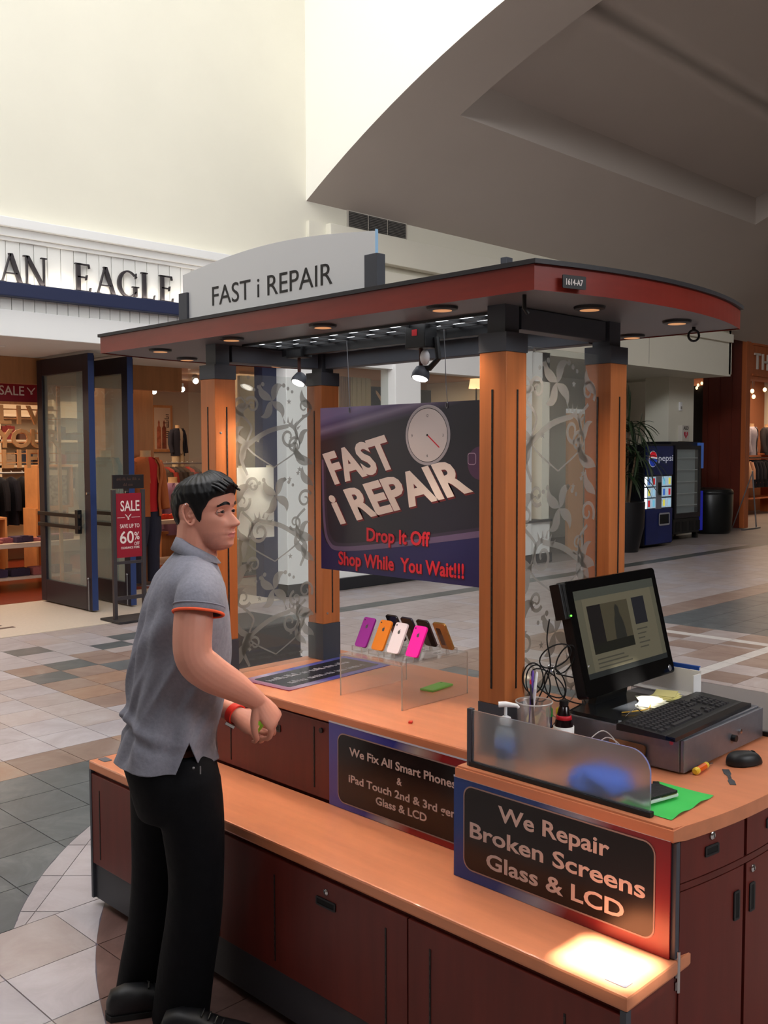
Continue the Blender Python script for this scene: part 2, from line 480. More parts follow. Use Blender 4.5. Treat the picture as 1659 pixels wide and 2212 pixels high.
# diagonal tiles inside the large ring
q = 0.3255; c45 = math.sqrt(0.5)
for i in range(-16, 17):
    for j in range(-16, 17):
        pts = []
        for di, dj in ((0, 0), (1, 0), (1, 1), (0, 1)):
            u, v = 3.73+(i+di)*q, 1.365+(j+dj)*q          # u along x+y, v along y-x
            pts.append(((u-v)*c45, (u+v)*c45))
        if max(p[1] for p in pts) < 3.53 or max(p[0] for p in pts) > 5.3: continue
        # keep what lies above the row line
        low = [p for p in pts if p[1] < 3.525]
        if low:
            out_ = []
            for a_, b_ in zip(pts, pts[1:]+pts[:1]):
                if a_[1] >= 3.526: out_.append(a_)
                if (a_[1]-3.526)*(b_[1]-3.526) < 0: k_ = (3.526-a_[1])/(b_[1]-a_[1]); out_.append((a_[0]+(b_[0]-a_[0])*k_, 3.526))
            pts = out_
            if len(pts) < 3: continue
        a = cut(pts, C1, R1, True)
        a = a and cut(a, C2, R2, False)
        if a: emit(a, 0)
tiles.sort(key=lambda t: t[0])
def shrink(poly, c, g=0.0022):
    r = []
    for x, y in poly:
        d = math.hypot(x-c[0], y-c[1]); k = max(0.0, 1-g*1.35/max(d, 1e-6)); r.append((c[0]+(x-c[0])*k, c[1]+(y-c[1])*k))
    return r
far = MB()
for n, (s_, c, poly, zi) in enumerate(tiles):
    pl = shrink(poly, c)
    if n < 292:
        b = MB(); b.prism([(x-c[0], y-c[1]) for x, y in pl], None, 0.008)
        o = b.build('floor_tile', TM[zi], floor); o.location = (c[0], c[1], -0.008)
    else:
        far.cur = zi; far.prism(pl, Matrix.Translation((0, 0, -0.008)), 0.008)
o = far.build('far_floor_tiles', TM, floor); o['kind'] = 'stuff'

# circle inlay lines between the tile fields
b = MB()
for C, R, a0, a1 in ((C1, R1, 1.9, 2.75), (C2, R2, 2.1, 3.3)):
    pa = [(C[0]+R*math.cos(a0+(a1-a0)*k/40), C[1]+R*math.sin(a0+(a1-a0)*k/40)) for k in range(41)]
    for k in range(40):
        (x0, y0), (x1, y1) = pa[k], pa[k+1]
        n0 = ((x0-C[0])/R*0.006, (y0-C[1])/R*0.006); n1 = ((x1-C[0])/R*0.006, (y1-C[1])/R*0.006)
        b.add([(x0-n0[0], y0-n0[1], -0.001), (x1-n1[0], y1-n1[1], -0.001), (x1+n1[0], y1+n1[1], -0.001), (x0+n0[0], y0+n0[1], -0.001)], [(0, 1, 2, 3)])
b.build('inlay_line', mat('inlay_lead', S(92, 86, 98), 0.6), floor)

# ---- shop front wall (plane Y = 9.45)
YF = 9.45
struct(boxp('wall_left', M_cream, None, (-8, YF, 4.02), (8.1, YF+0.3, 11.0)))
struct(boxp('wall_left_high', M_cream, None, (8.1, YF, 3.40), (19.68, YF+0.3, 5.4)))
trim(M_cream, (8.38, YF-0.14, 4.30), (19.68, YF, 4.67), 0.01)
trim(M_cream, (8.38, YF-0.06, 4.05), (19.68, YF, 4.22), 0.01)
trim(M_cream, (8.1, YF-0.05, 4.02), (8.40, YF, 4.67))
boxes = [(7.72, 8.16), (9.64, 10.15), (12.28, 12.75)]
for x0, x1 in boxes: trim(M_trimw, (x0, YF-0.04, 0.0), (x1, YF+0.25, 3.40), 0.01)
trim(M_trimw, (7.72, YF+0.02, 2.93), (13.3, YF+0.25, 3.40))
# low panel and sill under the display windows, dark base
trim(M_trimw, (8.16, YF, 0.15), (13.3, YF+0.2, 0.66))
trim(mat('dark_sill', S(44, 44, 46), 0.5), (8.16, YF-0.05, 0.66), (13.3, YF+0.22, 0.70))
struct(boxp('baseboard_left', mat('dark_base', S(34, 34, 38), 0.5), None, (7.72, YF-0.05, 0.0), (13.3, YF+0.2, 0.15)))
for n, (x0, x1) in enumerate(((8.16, 9.64), (10.15, 12.28))):
    struct(boxp('window_%d' % (n+1), M_glass, None, (x0, YF+0.10, 0.70), (x1, YF+0.11, 2.93)))
# end wall of the glazed front and the recess beyond
struct(boxp('wall_recess_side', M_cream, None, (13.1, YF+0.02, 0.0), (13.3, 12.2, 3.40)))
struct(boxp('wall_recess_back', M_cream, None, (13.3, 12.0, 0.0), (22.4, 12.2, 3.60)))
trim(M_cream, (13.3, YF, 3.36), (19.68, 12.0, 3.40))
trim(mat('cream_joint', S(170, 164, 150), 0.9), (16.38, YF-0.003, 3.42), (16.39, YF+0.01, 4.0))
# column with the AED box
struct(boxp('wall_column', M_cream, None, (18.77, 10.35, 0.0), (19.84, 10.9, 3.40)))
# vault springing wall to the far right, over the timber shop
struct(boxp('wall_far_right', M_cream, None, (19.68, 10.3, 4.5), (30, 10.6, 5.6)))
struct(boxp('wall_jog', M_cream, None, (19.60, YF, 3.40), (19.72, 10.5, 5.4)))

# ---- spandrel wall over the arch, facing the court (plane X = 8.1)
AC, AR = (2.02, -7.037), 14.074
XA = 8.1
def arc_yz(r, y): return AC[1] + math.sqrt(max(0, r*r-(y-AC[0])**2))
b = MB()
ys = [9.45-14.9*k/60 for k in range(61)]
for k in range(60):
    y0, y1 = ys[k], ys[k+1]
    for xx in (XA, XA+0.25):
        b.add([(xx, y0, arc_yz(AR, y0)), (xx, y1, arc_yz(AR, y1)), (xx, y1, 11.0), (xx, y0, 11.0)], [(0, 1, 2, 3)])
struct(b.build('wall_spandrel', M_white))
# ---- vault with coffers
b = MB()
def strip(x0, x1, ya, yb, r, n=40):
    for k in range(n):
        y0 = ya+(yb-ya)*k/n; y1 = ya+(yb-ya)*(k+1)/n
        b.add([(x0, y0, arc_yz(r, y0)), (x1, y0, arc_yz(r, y0)), (x1, y1, arc_yz(r, y1)), (x0, y1, arc_yz(r, y1))], [(0, 1, 2, 3)])
CY0, CY1, CD = 7.80, -3.76, 0.42
strip(XA, 9.1, 9.45, -5.41, AR)
for x0, x1, xe in ((9.1, 17.1, 18.4), (18.4, 26.4, 30.0)):
    strip(x0, x1, 9.45 if x0 < 18 else 10.3, CY0, AR, 10); strip(x0, x1, CY1, -5.41, AR, 10)
    strip(x0, x1, CY0, CY1, AR+CD, 48)
    strip(x1, xe, 9.45 if x0 < 18 else 10.3, -5.41, AR, 48)
    for y in (CY0, CY1):
        zz = arc_yz(AR, y); z2 = arc_yz(AR+CD, y)
        b.add([(x0, y, zz), (x1, y, zz), (x1, y, z2), (x0, y, z2)], [(0, 1, 2, 3)])
    for x in (x0, x1):
        for k in range(40):
            y0 = CY0+(CY1-CY0)*k/40; y1 = CY0+(CY1-CY0)*(k+1)/40
            b.add([(x, y0, arc_yz(AR, y0)), (x, y1, arc_yz(AR, y1)), (x, y1, arc_yz(AR+CD, y1)), (x, y0, arc_yz(AR+CD, y0))], [(0, 1, 2, 3)])
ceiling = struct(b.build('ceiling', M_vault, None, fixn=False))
bm = bmesh.new(); bm.from_mesh(ceiling.data); bmesh.ops.remove_doubles(bm, verts=bm.verts, dist=1e-4); bm.to_mesh(ceiling.data); bm.free()
for p in ceiling.data.polygons: p.use_smooth = True
ceiling.data.set_sharp_from_angle(angle=math.radians(20))

# ---- rest of the court: far walls and the unseen roof, slots added to place the sun patches
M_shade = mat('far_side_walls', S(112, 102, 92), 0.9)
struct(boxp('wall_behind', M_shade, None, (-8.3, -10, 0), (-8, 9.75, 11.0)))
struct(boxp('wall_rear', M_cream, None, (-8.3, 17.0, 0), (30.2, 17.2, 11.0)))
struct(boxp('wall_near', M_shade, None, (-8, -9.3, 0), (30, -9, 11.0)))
struct(boxp('wall_end', M_cream, None, (29.9, -9, 0), (30.2, 17.2, 11.0)))
slots = []
for cx, cy, z, w, d in ((1.950, 1.205, 0.58, 0.17, 0.22), (2.62, 1.535, 1.03, 0.16, 0.10)):
    k = (11.0-z)/-SUN_DIR.z
    slots.append((cx-SUN_DIR.x*k-w/2, cx-SUN_DIR.x*k+w/2, cy-SUN_DIR.y*k-d/2, cy-SUN_DIR.y*k+d/2))
xc = sorted([-8.3, 30.2]+[v for s in slots for v in s[:2]]); yc = sorted([-9.3, 17.2]+[v for s in slots for v in s[2:]])
b = MB()
for i in range(len(xc)-1):
    for j in range(len(yc)-1):
        mx, my = (xc[i]+xc[i+1])/2, (yc[j]+yc[j+1])/2
        if any(s[0] < mx < s[1] and s[2] < my < s[3] for s in slots): continue
        b.box((xc[i], yc[j], 11.0), (xc[i+1], yc[j+1], 11.1))
struct(b.build('ceiling_court', M_white))

# ---- air vent high on the wall
t = thing('air_vent', 'long grey louvred air vent in the cream wall under the vault', 'air vent', (8.81, YF, 4.715))
boxp('vent_frame', mat('vent_frame_paint', S(190, 184, 172), 0.6), t, (-0.03, -0.012, -0.02), (1.09, 0.0, 0.215))
for k in range(3):
    g = boxp('vent_grille', mat('vent_dark', S(58, 56, 54), 0.7), t, (0.36*k, -0.016, 0.0), (0.36*k+0.34, -0.010, 0.195))
    b = MB()
    for i in range(9): b.box((0.36*k, -0.024, 0.006+0.021*i), (0.36*k+0.34, -0.016, 0.014+0.021*i))
    b.build('louvre', mat('vent_louvre', S(104, 100, 96), 0.6), g)
# ------------------------------------------------------------------ the kiosk
def pull(parent, M, w=0.07, h=0.026):
    """recessed pull: a raised black rim around a dark pocket, in frame M"""
    b = MB(); ring_rect(b, M, w, h, 0.004, 0.005, -w/2, -h/2, 0.004)
    b.prism(round_rect(w, h, 0.004, 4, -w/2, -h/2), M, 0.002)
    o = b.build('pull', mat('pull_black', S(30, 30, 33), 0.4), parent)
    b = MB(); b.prism(round_rect(w-0.012, h-0.012, 0.003, 4, -w/2+0.006, -h/2+0.006), M @ Matrix.Translation((0, 0, 0.002)), 0.0008)
    b.build('pocket', mat('pocket_dark', S(8, 8, 8), 0.8), o)
def lock(parent, M):
    b = MB(); b.lathe([(0.0, 0.0), (0.010, 0.0), (0.010, 0.004), (0.006, 0.007), (0.0, 0.007)], n=14, M=M)
    o = b.build('lock', M_chrome, parent, True)
    b = MB(); b.box((-0.001, -0.004, 0.0068), (0.001, 0.004, 0.0078), M); b.build('keyway', M_black, o)
def slot_strip(parent, M, h, w=0.006):
    """slotted metal channel let into a panel"""
    b = MB(); b.box((-w/2, 0, -0.001), (w/2, h, 0.0012), M); o = b.build('slotted_channel', mat('channel_dark', S(22, 20, 20), 0.6), parent)
    b = MB(); n = int(h/0.025)
    for i in range(n): b.box((-w*0.28, (i+0.25)*h/n, 0.0012), (w*0.28, (i+0.7)*h/n, 0.0018), M)
    b.build('channel_slot', mat('channel_slot', S(52, 46, 44), 0.6), o)

BX, BY0, BY1, BZ = 1.859, 1.105, 3.505, 0.58
# bench cabinets: three units under one continuous top
cuts = [BY0+0.012, 1.776, 2.64, BY1-0.012]
names = ['cherry bench cabinet nearest the camera below the sunlit bench end',
         'cherry bench cabinet with chrome lock and black pull, in the middle of the low bench',
         'cherry bench cabinet at the far left end of the low bench behind the man']
for i in range(3):
    y0, y1 = cuts[i], cuts[i+1]
    t = thing('bench_cabinet', names[i], 'cabinet', (BX, (y0+y1)/2, 0), 0, 'low bench cabinets')
    cy = (y0+y1)/2; a, e = y0-cy, y1-cy
    boxp('body', M_cherry, t, (0.016, a, 0.17), (0.345, e, BZ-0.036))
    boxp('skirt', mat('skirt_grey', S(58, 58, 64), 0.55), t, (0.012, a, 0.03), (0.345, e, 0.17))
    part('caster', M_rubber, t, lambda b: [b.cyl((0.12+0.12*k, a+0.10, 0.022), (0.12+0.12*k, a+0.13, 0.022), 0.022, n=14) for k in (0,)], True)
    part('caster', M_rubber, t, lambda b: [b.cyl((0.12, e-0.13, 0.022), (0.12, e-0.10, 0.022), 0.022, n=14)], True)
    d = boxp('door', M_cherryv, t, (0.002, a+0.002, 0.172), (0.016, e-0.002, BZ-0.05), 0.002)
    if i == 1:
        Mf = frame_x(0.002, 2.104-cy, 0.498); lock(d, Mf); pull(d, frame_x(0.002, 2.106-cy, 0.462), 0.085)
    for yy in {0: (1.27, 1.694), 1: (1.859, 2.347), 2: (2.80, 3.43)}[i]:
        slot_strip(d, frame_x(0.0018, yy-cy, 0.20), 0.275)
    if i == 2:
        boxp('corner_post', M_gun, t, (0.0, e-0.004, 0.03), (0.02, e+0.010, BZ-0.036))
        boxp('end_panel', M_cherryv, t, (0.02, e, 0.17), (0.345, e+0.008, BZ-0.036))
    if i == 0:
        boxp('corner_post', M_gun, t, (0.0, a-0.010, 0.03), (0.02, a+0.006, BZ-0.036))
        boxp('end_panel', M_cherryv, t, (0.02, a-0.008, 0.17), (0.215, a, BZ-0.036))
t = thing('bench_worktop', 'long maple bench top along the front of the kiosk', 'bench top', (BX, 2.305, BZ))
boxp('slab', M_woodtop, t, (0, -1.2, -0.036), (0.345, 1.2, 0), 0.006)
for yy, w in ((1.155, 0), (3.462, 0)):
    b = MB(); b.prism(round_rect(0.055, 0.034, 0.005, 4, -0.0275, -0.017), Matrix.Translation((0.047, yy-2.305, 0)) @ Matrix.Rotation(PI/2, 4, 'Z'), 0.002)
    b.build('cable_cover', mat('grommet_grey', S(92, 92, 100), 0.5), t)

# low counter (left) cabinets
LX, LY0, LY1, CZ = 2.21, 1.79, 3.23, 0.90
lc = [LY0, 2.478, LY1]
for i, lab in enumerate(['cherry counter cabinet behind the smart phones sign', 'cherry counter cabinet with black pull beside the man']):
    y0, y1 = lc[i], lc[i+1]; cy = (y0+y1)/2
    t = thing('counter_cabinet', lab, 'cabinet', (LX, cy, 0), 0, 'counter cabinets'); a, e = y0-cy, y1-cy
    boxp('body', M_cherry, t, (0.014, a, 0.03), (0.735, e, CZ-0.037))
    d = boxp('front_panel', M_cherryv, t, (0.0, a+0.001, 0.585), (0.014, e-0.001, CZ-0.045), 0.002)
    if i == 1:
        pull(d, frame_x(0, 2.767-cy, 0.785), 0.05); slot_strip(d, frame_x(-0.0002, 2.558-cy, 0.615), 0.215); slot_strip(d, frame_x(-0.0002, 3.046-cy, 0.605), 0.215)
        part('lock', M_black, d, lambda b: b.cyl((0.0, 2.518-cy, 0.825), (-0.006, 2.518-cy, 0.825), 0.009, n=12), True)
t = thing('counter_worktop', 'maple counter top under the clear riser and flat poster', 'counter top', (2.198, 2.50, CZ))
boxp('slab', M_woodtop, t, (0, -0.713, -0.036), (0.755, 0.735, 0), 0.006)

# right counter with bowed end
def bow(x0, x1, y, sag, n=14):
    c = (x1-x0)/2; R = (c*c+sag*sag)/(2*sag)
    return [(x0+(x1-x0)*k/n, y+(-sag + R - math.sqrt(max(0, R*R-((x0+(x1-x0)*k/n)-(x0+c))**2)))) for k in range(n+1)]
RX0, RX1 = 2.078, 2.955
t = thing('register_cabinet', 'cherry register cabinet with bowed end, drawer and two doors', 'cabinet', (0, 0, 0))
pl = bow(RX0+0.012, RX1, 1.123, 0.045) + [(RX1, 1.765), (RX0+0.012, 1.765)]
b = MB(); b.prism(pl, Matrix.Translation((0, 0, 0.585)), CZ-0.037-0.585); b.build('upper_body', M_cherry, t)
pl2 = bow(2.22, RX1, 1.118, 0.038) + [(RX1, 1.765), (2.22, 1.765)]
b = MB(); b.prism(pl2, Matrix.Translation((0, 0, 0.03)), 0.555); b.build('lower_body', M_cherry, t)
boxp('edge_channel', M_gun, t, (RX0-0.002, 1.108, 0.582), (RX0+0.016, 1.130, CZ-0.037), 0.002)
boxp('front_panel', M_cherryv, t, (RX0, 1.13, 0.582), (RX0+0.012, 1.765, CZ-0.037))
def bowed(name, x0, x1, z0, z1, m, parent=None):
    pts = [p for p in bow(RX0+0.012, RX1, 1.116, 0.045, 60) if x0 <= p[0] <= x1]
    pts = pts + [(x, y+0.014) for x, y in reversed(pts)]
    b = MB(); b.prism(pts, Matrix.Translation((0, 0, z0)), z1-z0); return b.build(name, m, parent or t)
def onbow(x):
    c = bow(RX0+0.012, RX1, 1.116, 0.045, 60); j = min(range(len(c)-1), key=lambda k: abs(c[k][0]-x))
    dx, dy = c[j+1][0]-c[j][0], c[j+1][1]-c[j][1]
    return c[j][1], math.atan2(dy, dx)
for x0, x1 in ((2.095, 2.366), (2.372, 2.66), (2.666, 2.95)):
    dr = bowed('drawer', x0, x1, 0.757, 0.858, M_cherryv)
    dl = bowed('door', x0, x1, 0.05, 0.735, M_cherryv)
    xm = (x0+x1)/2-0.01
    y, an = onbow(xm)
    F = Matrix.Translation((xm, y, 0.812)) @ Matrix.Rotation(an, 4, 'Z') @ frame_y(0, 0, 0)
    pull(dr, F, 0.055)
    y2, a2 = onbow(xm); lock(dr, Matrix.Translation((xm, y2, 0.848)) @ Matrix.Rotation(a2, 4, 'Z') @ frame_y(0, 0, 0))
    xp = x1-0.035 if x0 < 2.2 else x0+0.035
    y3, a3 = onbow(xp); pull(dl, Matrix.Translation((xp, y3, 0.64)) @ Matrix.Rotation(a3, 4, 'Z') @ frame_y(0, 0, 0) @ Matrix.Rotation(PI/2, 4, 'Z'), 0.075)
    if x0 > 2.2: lock(dl, Matrix.Translation((xp, y3, 0.715)) @ Matrix.Rotation(a3, 4, 'Z') @ frame_y(0, 0, 0))
bowed('rail', 2.095, 2.95, 0.738, 0.754, M_cherry)
part('hinge', M_chrome, t, lambda b: [b.cyl((2.088, 1.106, 0.50), (2.088, 1.106, 0.60), 0.005, n=10)] + [b.box((2.080, 1.108, 0.505+0.03*k), (2.10, 1.112, 0.525+0.03*k)) for k in range(3)], True)
t = thing('register_worktop', 'maple counter top with bowed end under the register and monitor', 'counter top', (0, 0, 0))
pl = bow(2.066, 2.975, 1.111, 0.055, 24) + [(2.975, 1.785), (2.066, 1.785)]
bm = bmesh.new(); vs = [bm.verts.new((x, y, CZ-0.036)) for x, y in pl]; f = bm.faces.new(vs)
r = bmesh.ops.extrude_face_region(bm, geom=[f])
for g in r['geom']:
    if isinstance(g, bmesh.types.BMVert): g.co.z += 0.036
ed = [e for e in bm.edges if len({round(v.co.z, 3) for v in e.verts}) == 1]
bmesh.ops.bevel(bm, geom=ed, offset=0.005, segments=2, affect='EDGES')
MB().bm(bm).build('slab', M_woodtop, t)

# ---- canopy on four posts
K = thing('kiosk_canopy', 'wooden kiosk canopy with red fascia carried on four oak posts', 'canopy', (0, 0, 0))
PXF, PXB, PYR, PYL, PW = 2.20, 2.74, 1.715, 3.107, 0.096
for px, py in ((PXF, PYR), (PXF, PYL), (PXB, PYR), (PXB, PYL)):
    p = boxp('post', M_post, K, (px, py, CZ+0.155), (px+PW, py+PW, 2.066), 0.003)
    boxp('post_foot', M_gun, p, (px-0.001, py-0.001, CZ+0.001), (px+PW+0.001, py+PW+0.001, CZ+0.155))
    boxp('post_cap', M_gun, p, (px-0.002, py-0.002, 2.066), (px+PW+0.002, py+PW+0.002, 2.120))
    boxp('post_neck', M_gun, p, (px+0.016, py+0.016, 2.120), (px+PW-0.016, py+PW-0.016, 2.2))
    slot_strip(p, frame_x(px-0.0005, py+PW*0.5, 1.10), 0.86)
    slot_strip(p, frame_y(px+PW*0.55, py-0.0005, 1.10), 0.86)
    if (px, py) in ((PXF, PYL), (PXB, PYL)):
        part('bolt', M_steel, p, lambda b: b.lathe([(0.0, 0), (0.005, 0), (0.004, 0.003), (0, 0.004)], n=10, M=frame_y(px+PW*0.25, py, 1.86 if px < 2.5 else 1.10)), True)
# steel ring beams between the necks
for a, b_ in (((PXB+0.02, PYR+PW, 2.135), (PXB+PW-0.02, PYL, 2.198)),
              ((PXF+PW, PYR+0.02, 2.135), (PXB, PYR+PW-0.02, 2.198)), ((PXF+PW, PYL+0.02, 2.135), (PXB, PYL+PW-0.02, 2.198))):
    boxp('ring_beam', M_gun, K, a, b_, 0.003)
KX0, KX1, KY0, KY1 = 2.065, 3.23, 1.52, 3.72
def outline(g=0.0, n=24):
    lo = bow(KX0-g, KX1+g, KY0-g, 0.09, n); hi = [(x, KY1+KY0-y+g*0) for x, y in bow(KX0-g, KX1+g, KY0-g, 0.09, n)]
    return lo + list(reversed(hi))
OL = outline()
IN = [(2.31, 1.83), (2.73, 1.83), (2.73, 3.08), (2.31, 3.08)]
# soffit with the light opening cut out
b = MB()
def ringface(z, m):
    n = len(OL); import_pts = OL
    bm = bmesh.new()
    vo = [bm.verts.new((x, y, z)) for x, y in OL]; vi = [bm.verts.new((x, y, z)) for x, y in IN]
    eo = [bm.edges.new((vo[i], vo[(i+1) % n])) for i in range(n)]; ei = [bm.edges.new((vi[i], vi[(i+1) % 4])) for i in range(4)]
    bmesh.ops.triangle_fill(bm, use_beauty=True, edges=eo+ei)
    for f in list(bm.faces):
        c = f.calc_center_median()
        if IN[0][0] < c.x < IN[1][0] and IN[0][1] < c.y < IN[2][1]: bm.faces.remove(f)
    return bm
bm = ringface(2.2, None)
MB().bm(bm).build('soffit', M_gunl, K, fixn=False)
b = MB()
n = len(OL)
for i in range(n):
    (x0, y0), (x1, y1) = OL[i], OL[(i+1) % n]
    b.add([(x0, y0, 2.196), (x1, y1, 2.196), (x1, y1, 2.262), (x0, y0, 2.262)], [(0, 1, 2, 3)])
b.build('fascia', M_fascia, K)
b = MB(); b.prism(outline(0.008), Matrix.Translation((0, 0, 2.262)), 0.012); b.build('lid', mat('lid_dark', S(38, 36, 40), 0.5), K)
b = MB()
for i in range(4):
    (x0, y0), (x1, y1) = IN[i], IN[(i+1) % 4]
    b.add([(x0, y0, 2.198), (x1, y1, 2.198), (x1, y1, 2.25), (x0, y0, 2.25)], [(0, 1, 2, 3)])
b.build('light_well', M_gun, K)
boxp('grid_spine', M_black, K, (2.505, 1.832, 2.165), (2.535, 3.078, 2.2))
boxp('grid_glow', mat('grid_glow_white', S(220, 224, 230), 0.6, emit=((0.90, 0.95, 1.0, 1), 2.2)), K, (2.312, 1.832, 2.204), (2.728, 3.078, 2.212))  # added glowing sheet, stands in for the light over the open grid
for k in range(6): boxp('grid_bar', M_black, K, (2.312+0.0826*k-0.004, 1.832, 2.192), (2.312+0.0826*k+0.004, 3.078, 2.2035))
for k in range(13): boxp('grid_bar', M_black, K, (2.312, 1.84+0.1025*k-0.003, 2.194), (2.728, 1.84+0.1025*k+0.003, 2.2035))
# recessed downlights
for x, y in ((2.14, 1.90), (2.44, 1.60), (3.14, 1.88), (2.90, 1.575), (2.15, 2.43), (2.15, 2.93), (2.18, 3.45), (2.46, 3.68), (3.12, 2.43), (3.12, 2.93), (2.95, 3.66)):
    b = MB(); b.lathe([(0.030, 0.0), (0.046, 0.0), (0.044, -0.007), (0.030, -0.010)], (x, y, 2.1995), 24)
    d = b.build('downlight', mat('downlight_rim', S(34, 32, 34), 0.45), K, True)
    b = MB(); b.lathe([(0.0, -0.0105), (0.028, -0.0105), (0.029, -0.006), (0.0, -0.006)], (x, y, 2.1995), 20)
    b.build('bulb', mat('downlight_glow', S(224, 160, 110), 0.4, emit=(S(236, 168, 112), 0.55)), d, True)
    if x < 2.5:
        ld = bpy.data.lights.new('downlight_lamp', 'SPOT'); ld.energy = 9; ld.color = (1.0, 0.80, 0.60); ld.spot_size = math.radians(110); ld.spot_blend = 0.7; ld.shadow_soft_size = 0.03
        lo = bpy.data.objects.new('downlight_lamp', ld); lo.location = (x, y, 2.183); link(lo, d)
# small fittings under the rim
for x, y in ((3.06, 1.60),):
    part('hook', M_black, K, lambda b: [b.cyl((x, y, 2.197), (x, y, 2.185), 0.006), b.tube([(x+0.018*math.cos(a)*0.7, y-0.018*math.cos(a)*0.7, 2.168+0.018*math.sin(a)) for a in [2*PI*k/16 for k in range(16)]], 0.004, 6, closed=True)], True)
part('eye_bolt', M_black, K, lambda b: b.tube([(2.13, 1.60, 2.2), (2.13, 1.60, 2.165), (2.14, 1.595, 2.15)], 0.006, 8), True)
boxp('bracket_post', M_gun, K, (3.085, 2.405, 2.27), (3.125, 2.435, 2.545), 0.002)
pn = thing('unit_number_plate', 'black plate numbered 1614-A7 on the canopy fascia', 'number plate', (2.175, 1.475, 2.222))
y0_, y1_ = 1.487, 1.470
an = math.atan2(-0.055, 0.20)
Mp = Matrix.Rotation(math.atan2(-0.030, 0.11), 4, 'Z') @ frame_y(0, 0, 0)
b = MB(); b.prism(round_rect(0.078, 0.034, 0.003, 4, -0.039, -0.017), Mp, 0.003); b.build('plate', M_black, pn)
text('number', '1614-A7', 0.016, M_print_w, pn, Mp @ Matrix.Translation((0, -0.008, 0.003)), 0.02, 0.0006, 'CENTER', width=0.056)

# ---- header sign on the canopy
H = thing('header_sign', 'arched white header sign reading FAST i REPAIR on the canopy', 'sign', (2.13, 2.675, 2.274))
Mh = frame_x(0, 0.52, 0)
w = 1.04
top = [(w*k/20, 0.180+0.050*math.sin(PI*(0.08+0.84*k/20))-0.012) for k in range(21)]
b = MB(); b.prism([(0, 0.012), (w, 0.012)] + list(reversed(top)), Mh, 0.008); b.build('panel', mat('header_white', S(214, 214, 214), 0.35), H)
text('lettering', 'FAST i REPAIR', 0.072, M_print_b, H, Mh @ Matrix.Translation((0.19, 0.046, 0.0085)), -0.002, 0.001, 'LEFT', width=0.655, res=6)
part('lit_edge', mat('acrylic_blue_edge', S(166, 206, 240), 0.2), H, lambda b: b.box((-0.009, -0.522, 0.012), (0.001, -0.5195, 0.186)))  # pale blue colour painted for light caught in the acrylic edge
for yy in (0.508, -0.508):
    boxp('bracket', M_gun, H, (-0.018, yy-0.028, 0.0), (0.018, yy+0.028, 0.112), 0.002)

# ---- etched glass panels between the posts
M_etch = clear_mat('etched_print', (0.72, 0.71, 0.69, 1), 0.55, 0.6, (0.40, 0.385, 0.365, 1))
def spiral(cx, cy, r0, r1, a0, turns, w0, w1, n=26):
    c = [(cx+(r0+(r1-r0)*k/n)*math.cos(a0+turns*2*PI*k/n), cy+(r0+(r1-r0)*k/n)*math.sin(a0+turns*2*PI*k/n)) for k in range(n+1)]
    return ribbon(c, w0, w1)
def ribbon(c, w0, w1, wm=None):
    L, Rr = [], []; n = len(c)-1
    for k in range(n+1):
        ax, ay = c[max(k-1, 0)]; bx, by = c[min(k+1, n)]; dx, dy = bx-ax, by-ay; l = math.hypot(dx, dy) or 1
        t = k/n; w = (w0+(w1-w0)*t) if wm is None else (w0*(1-t)+w1*t + 4*(wm-(w0+w1)/2)*t*(1-t))
        L.append((c[k][0]-dy/l*w/2, c[k][1]+dx/l*w/2)); Rr.append((c[k][0]+dy/l*w/2, c[k][1]-dx/l*w/2))
    return [[L[k], L[k+1], Rr[k+1], Rr[k]] for k in range(n)]
def curve2(pts, n=8): return [(p.x, p.y) for p in smooth_path([(x, y, 0) for x, y in pts], n)]
def leaf(x, y, a, l, w):
    c = [(x+l*k/10*math.cos(a+0.35*math.sin(PI*k/10)), y+l*k/10*math.sin(a+0.35*math.sin(PI*k/10))) for k in range(11)]
    return ribbon(c, 0.0006, 0.0006, w)
def star(x, y, r):
    return [[(x+(r if k % 2 == 0 else r*0.42)*math.cos(PI/2+PI*k/5), y+(r if k % 2 == 0 else r*0.42)*math.sin(PI/2+PI*k/5)) for k in range(10)]]
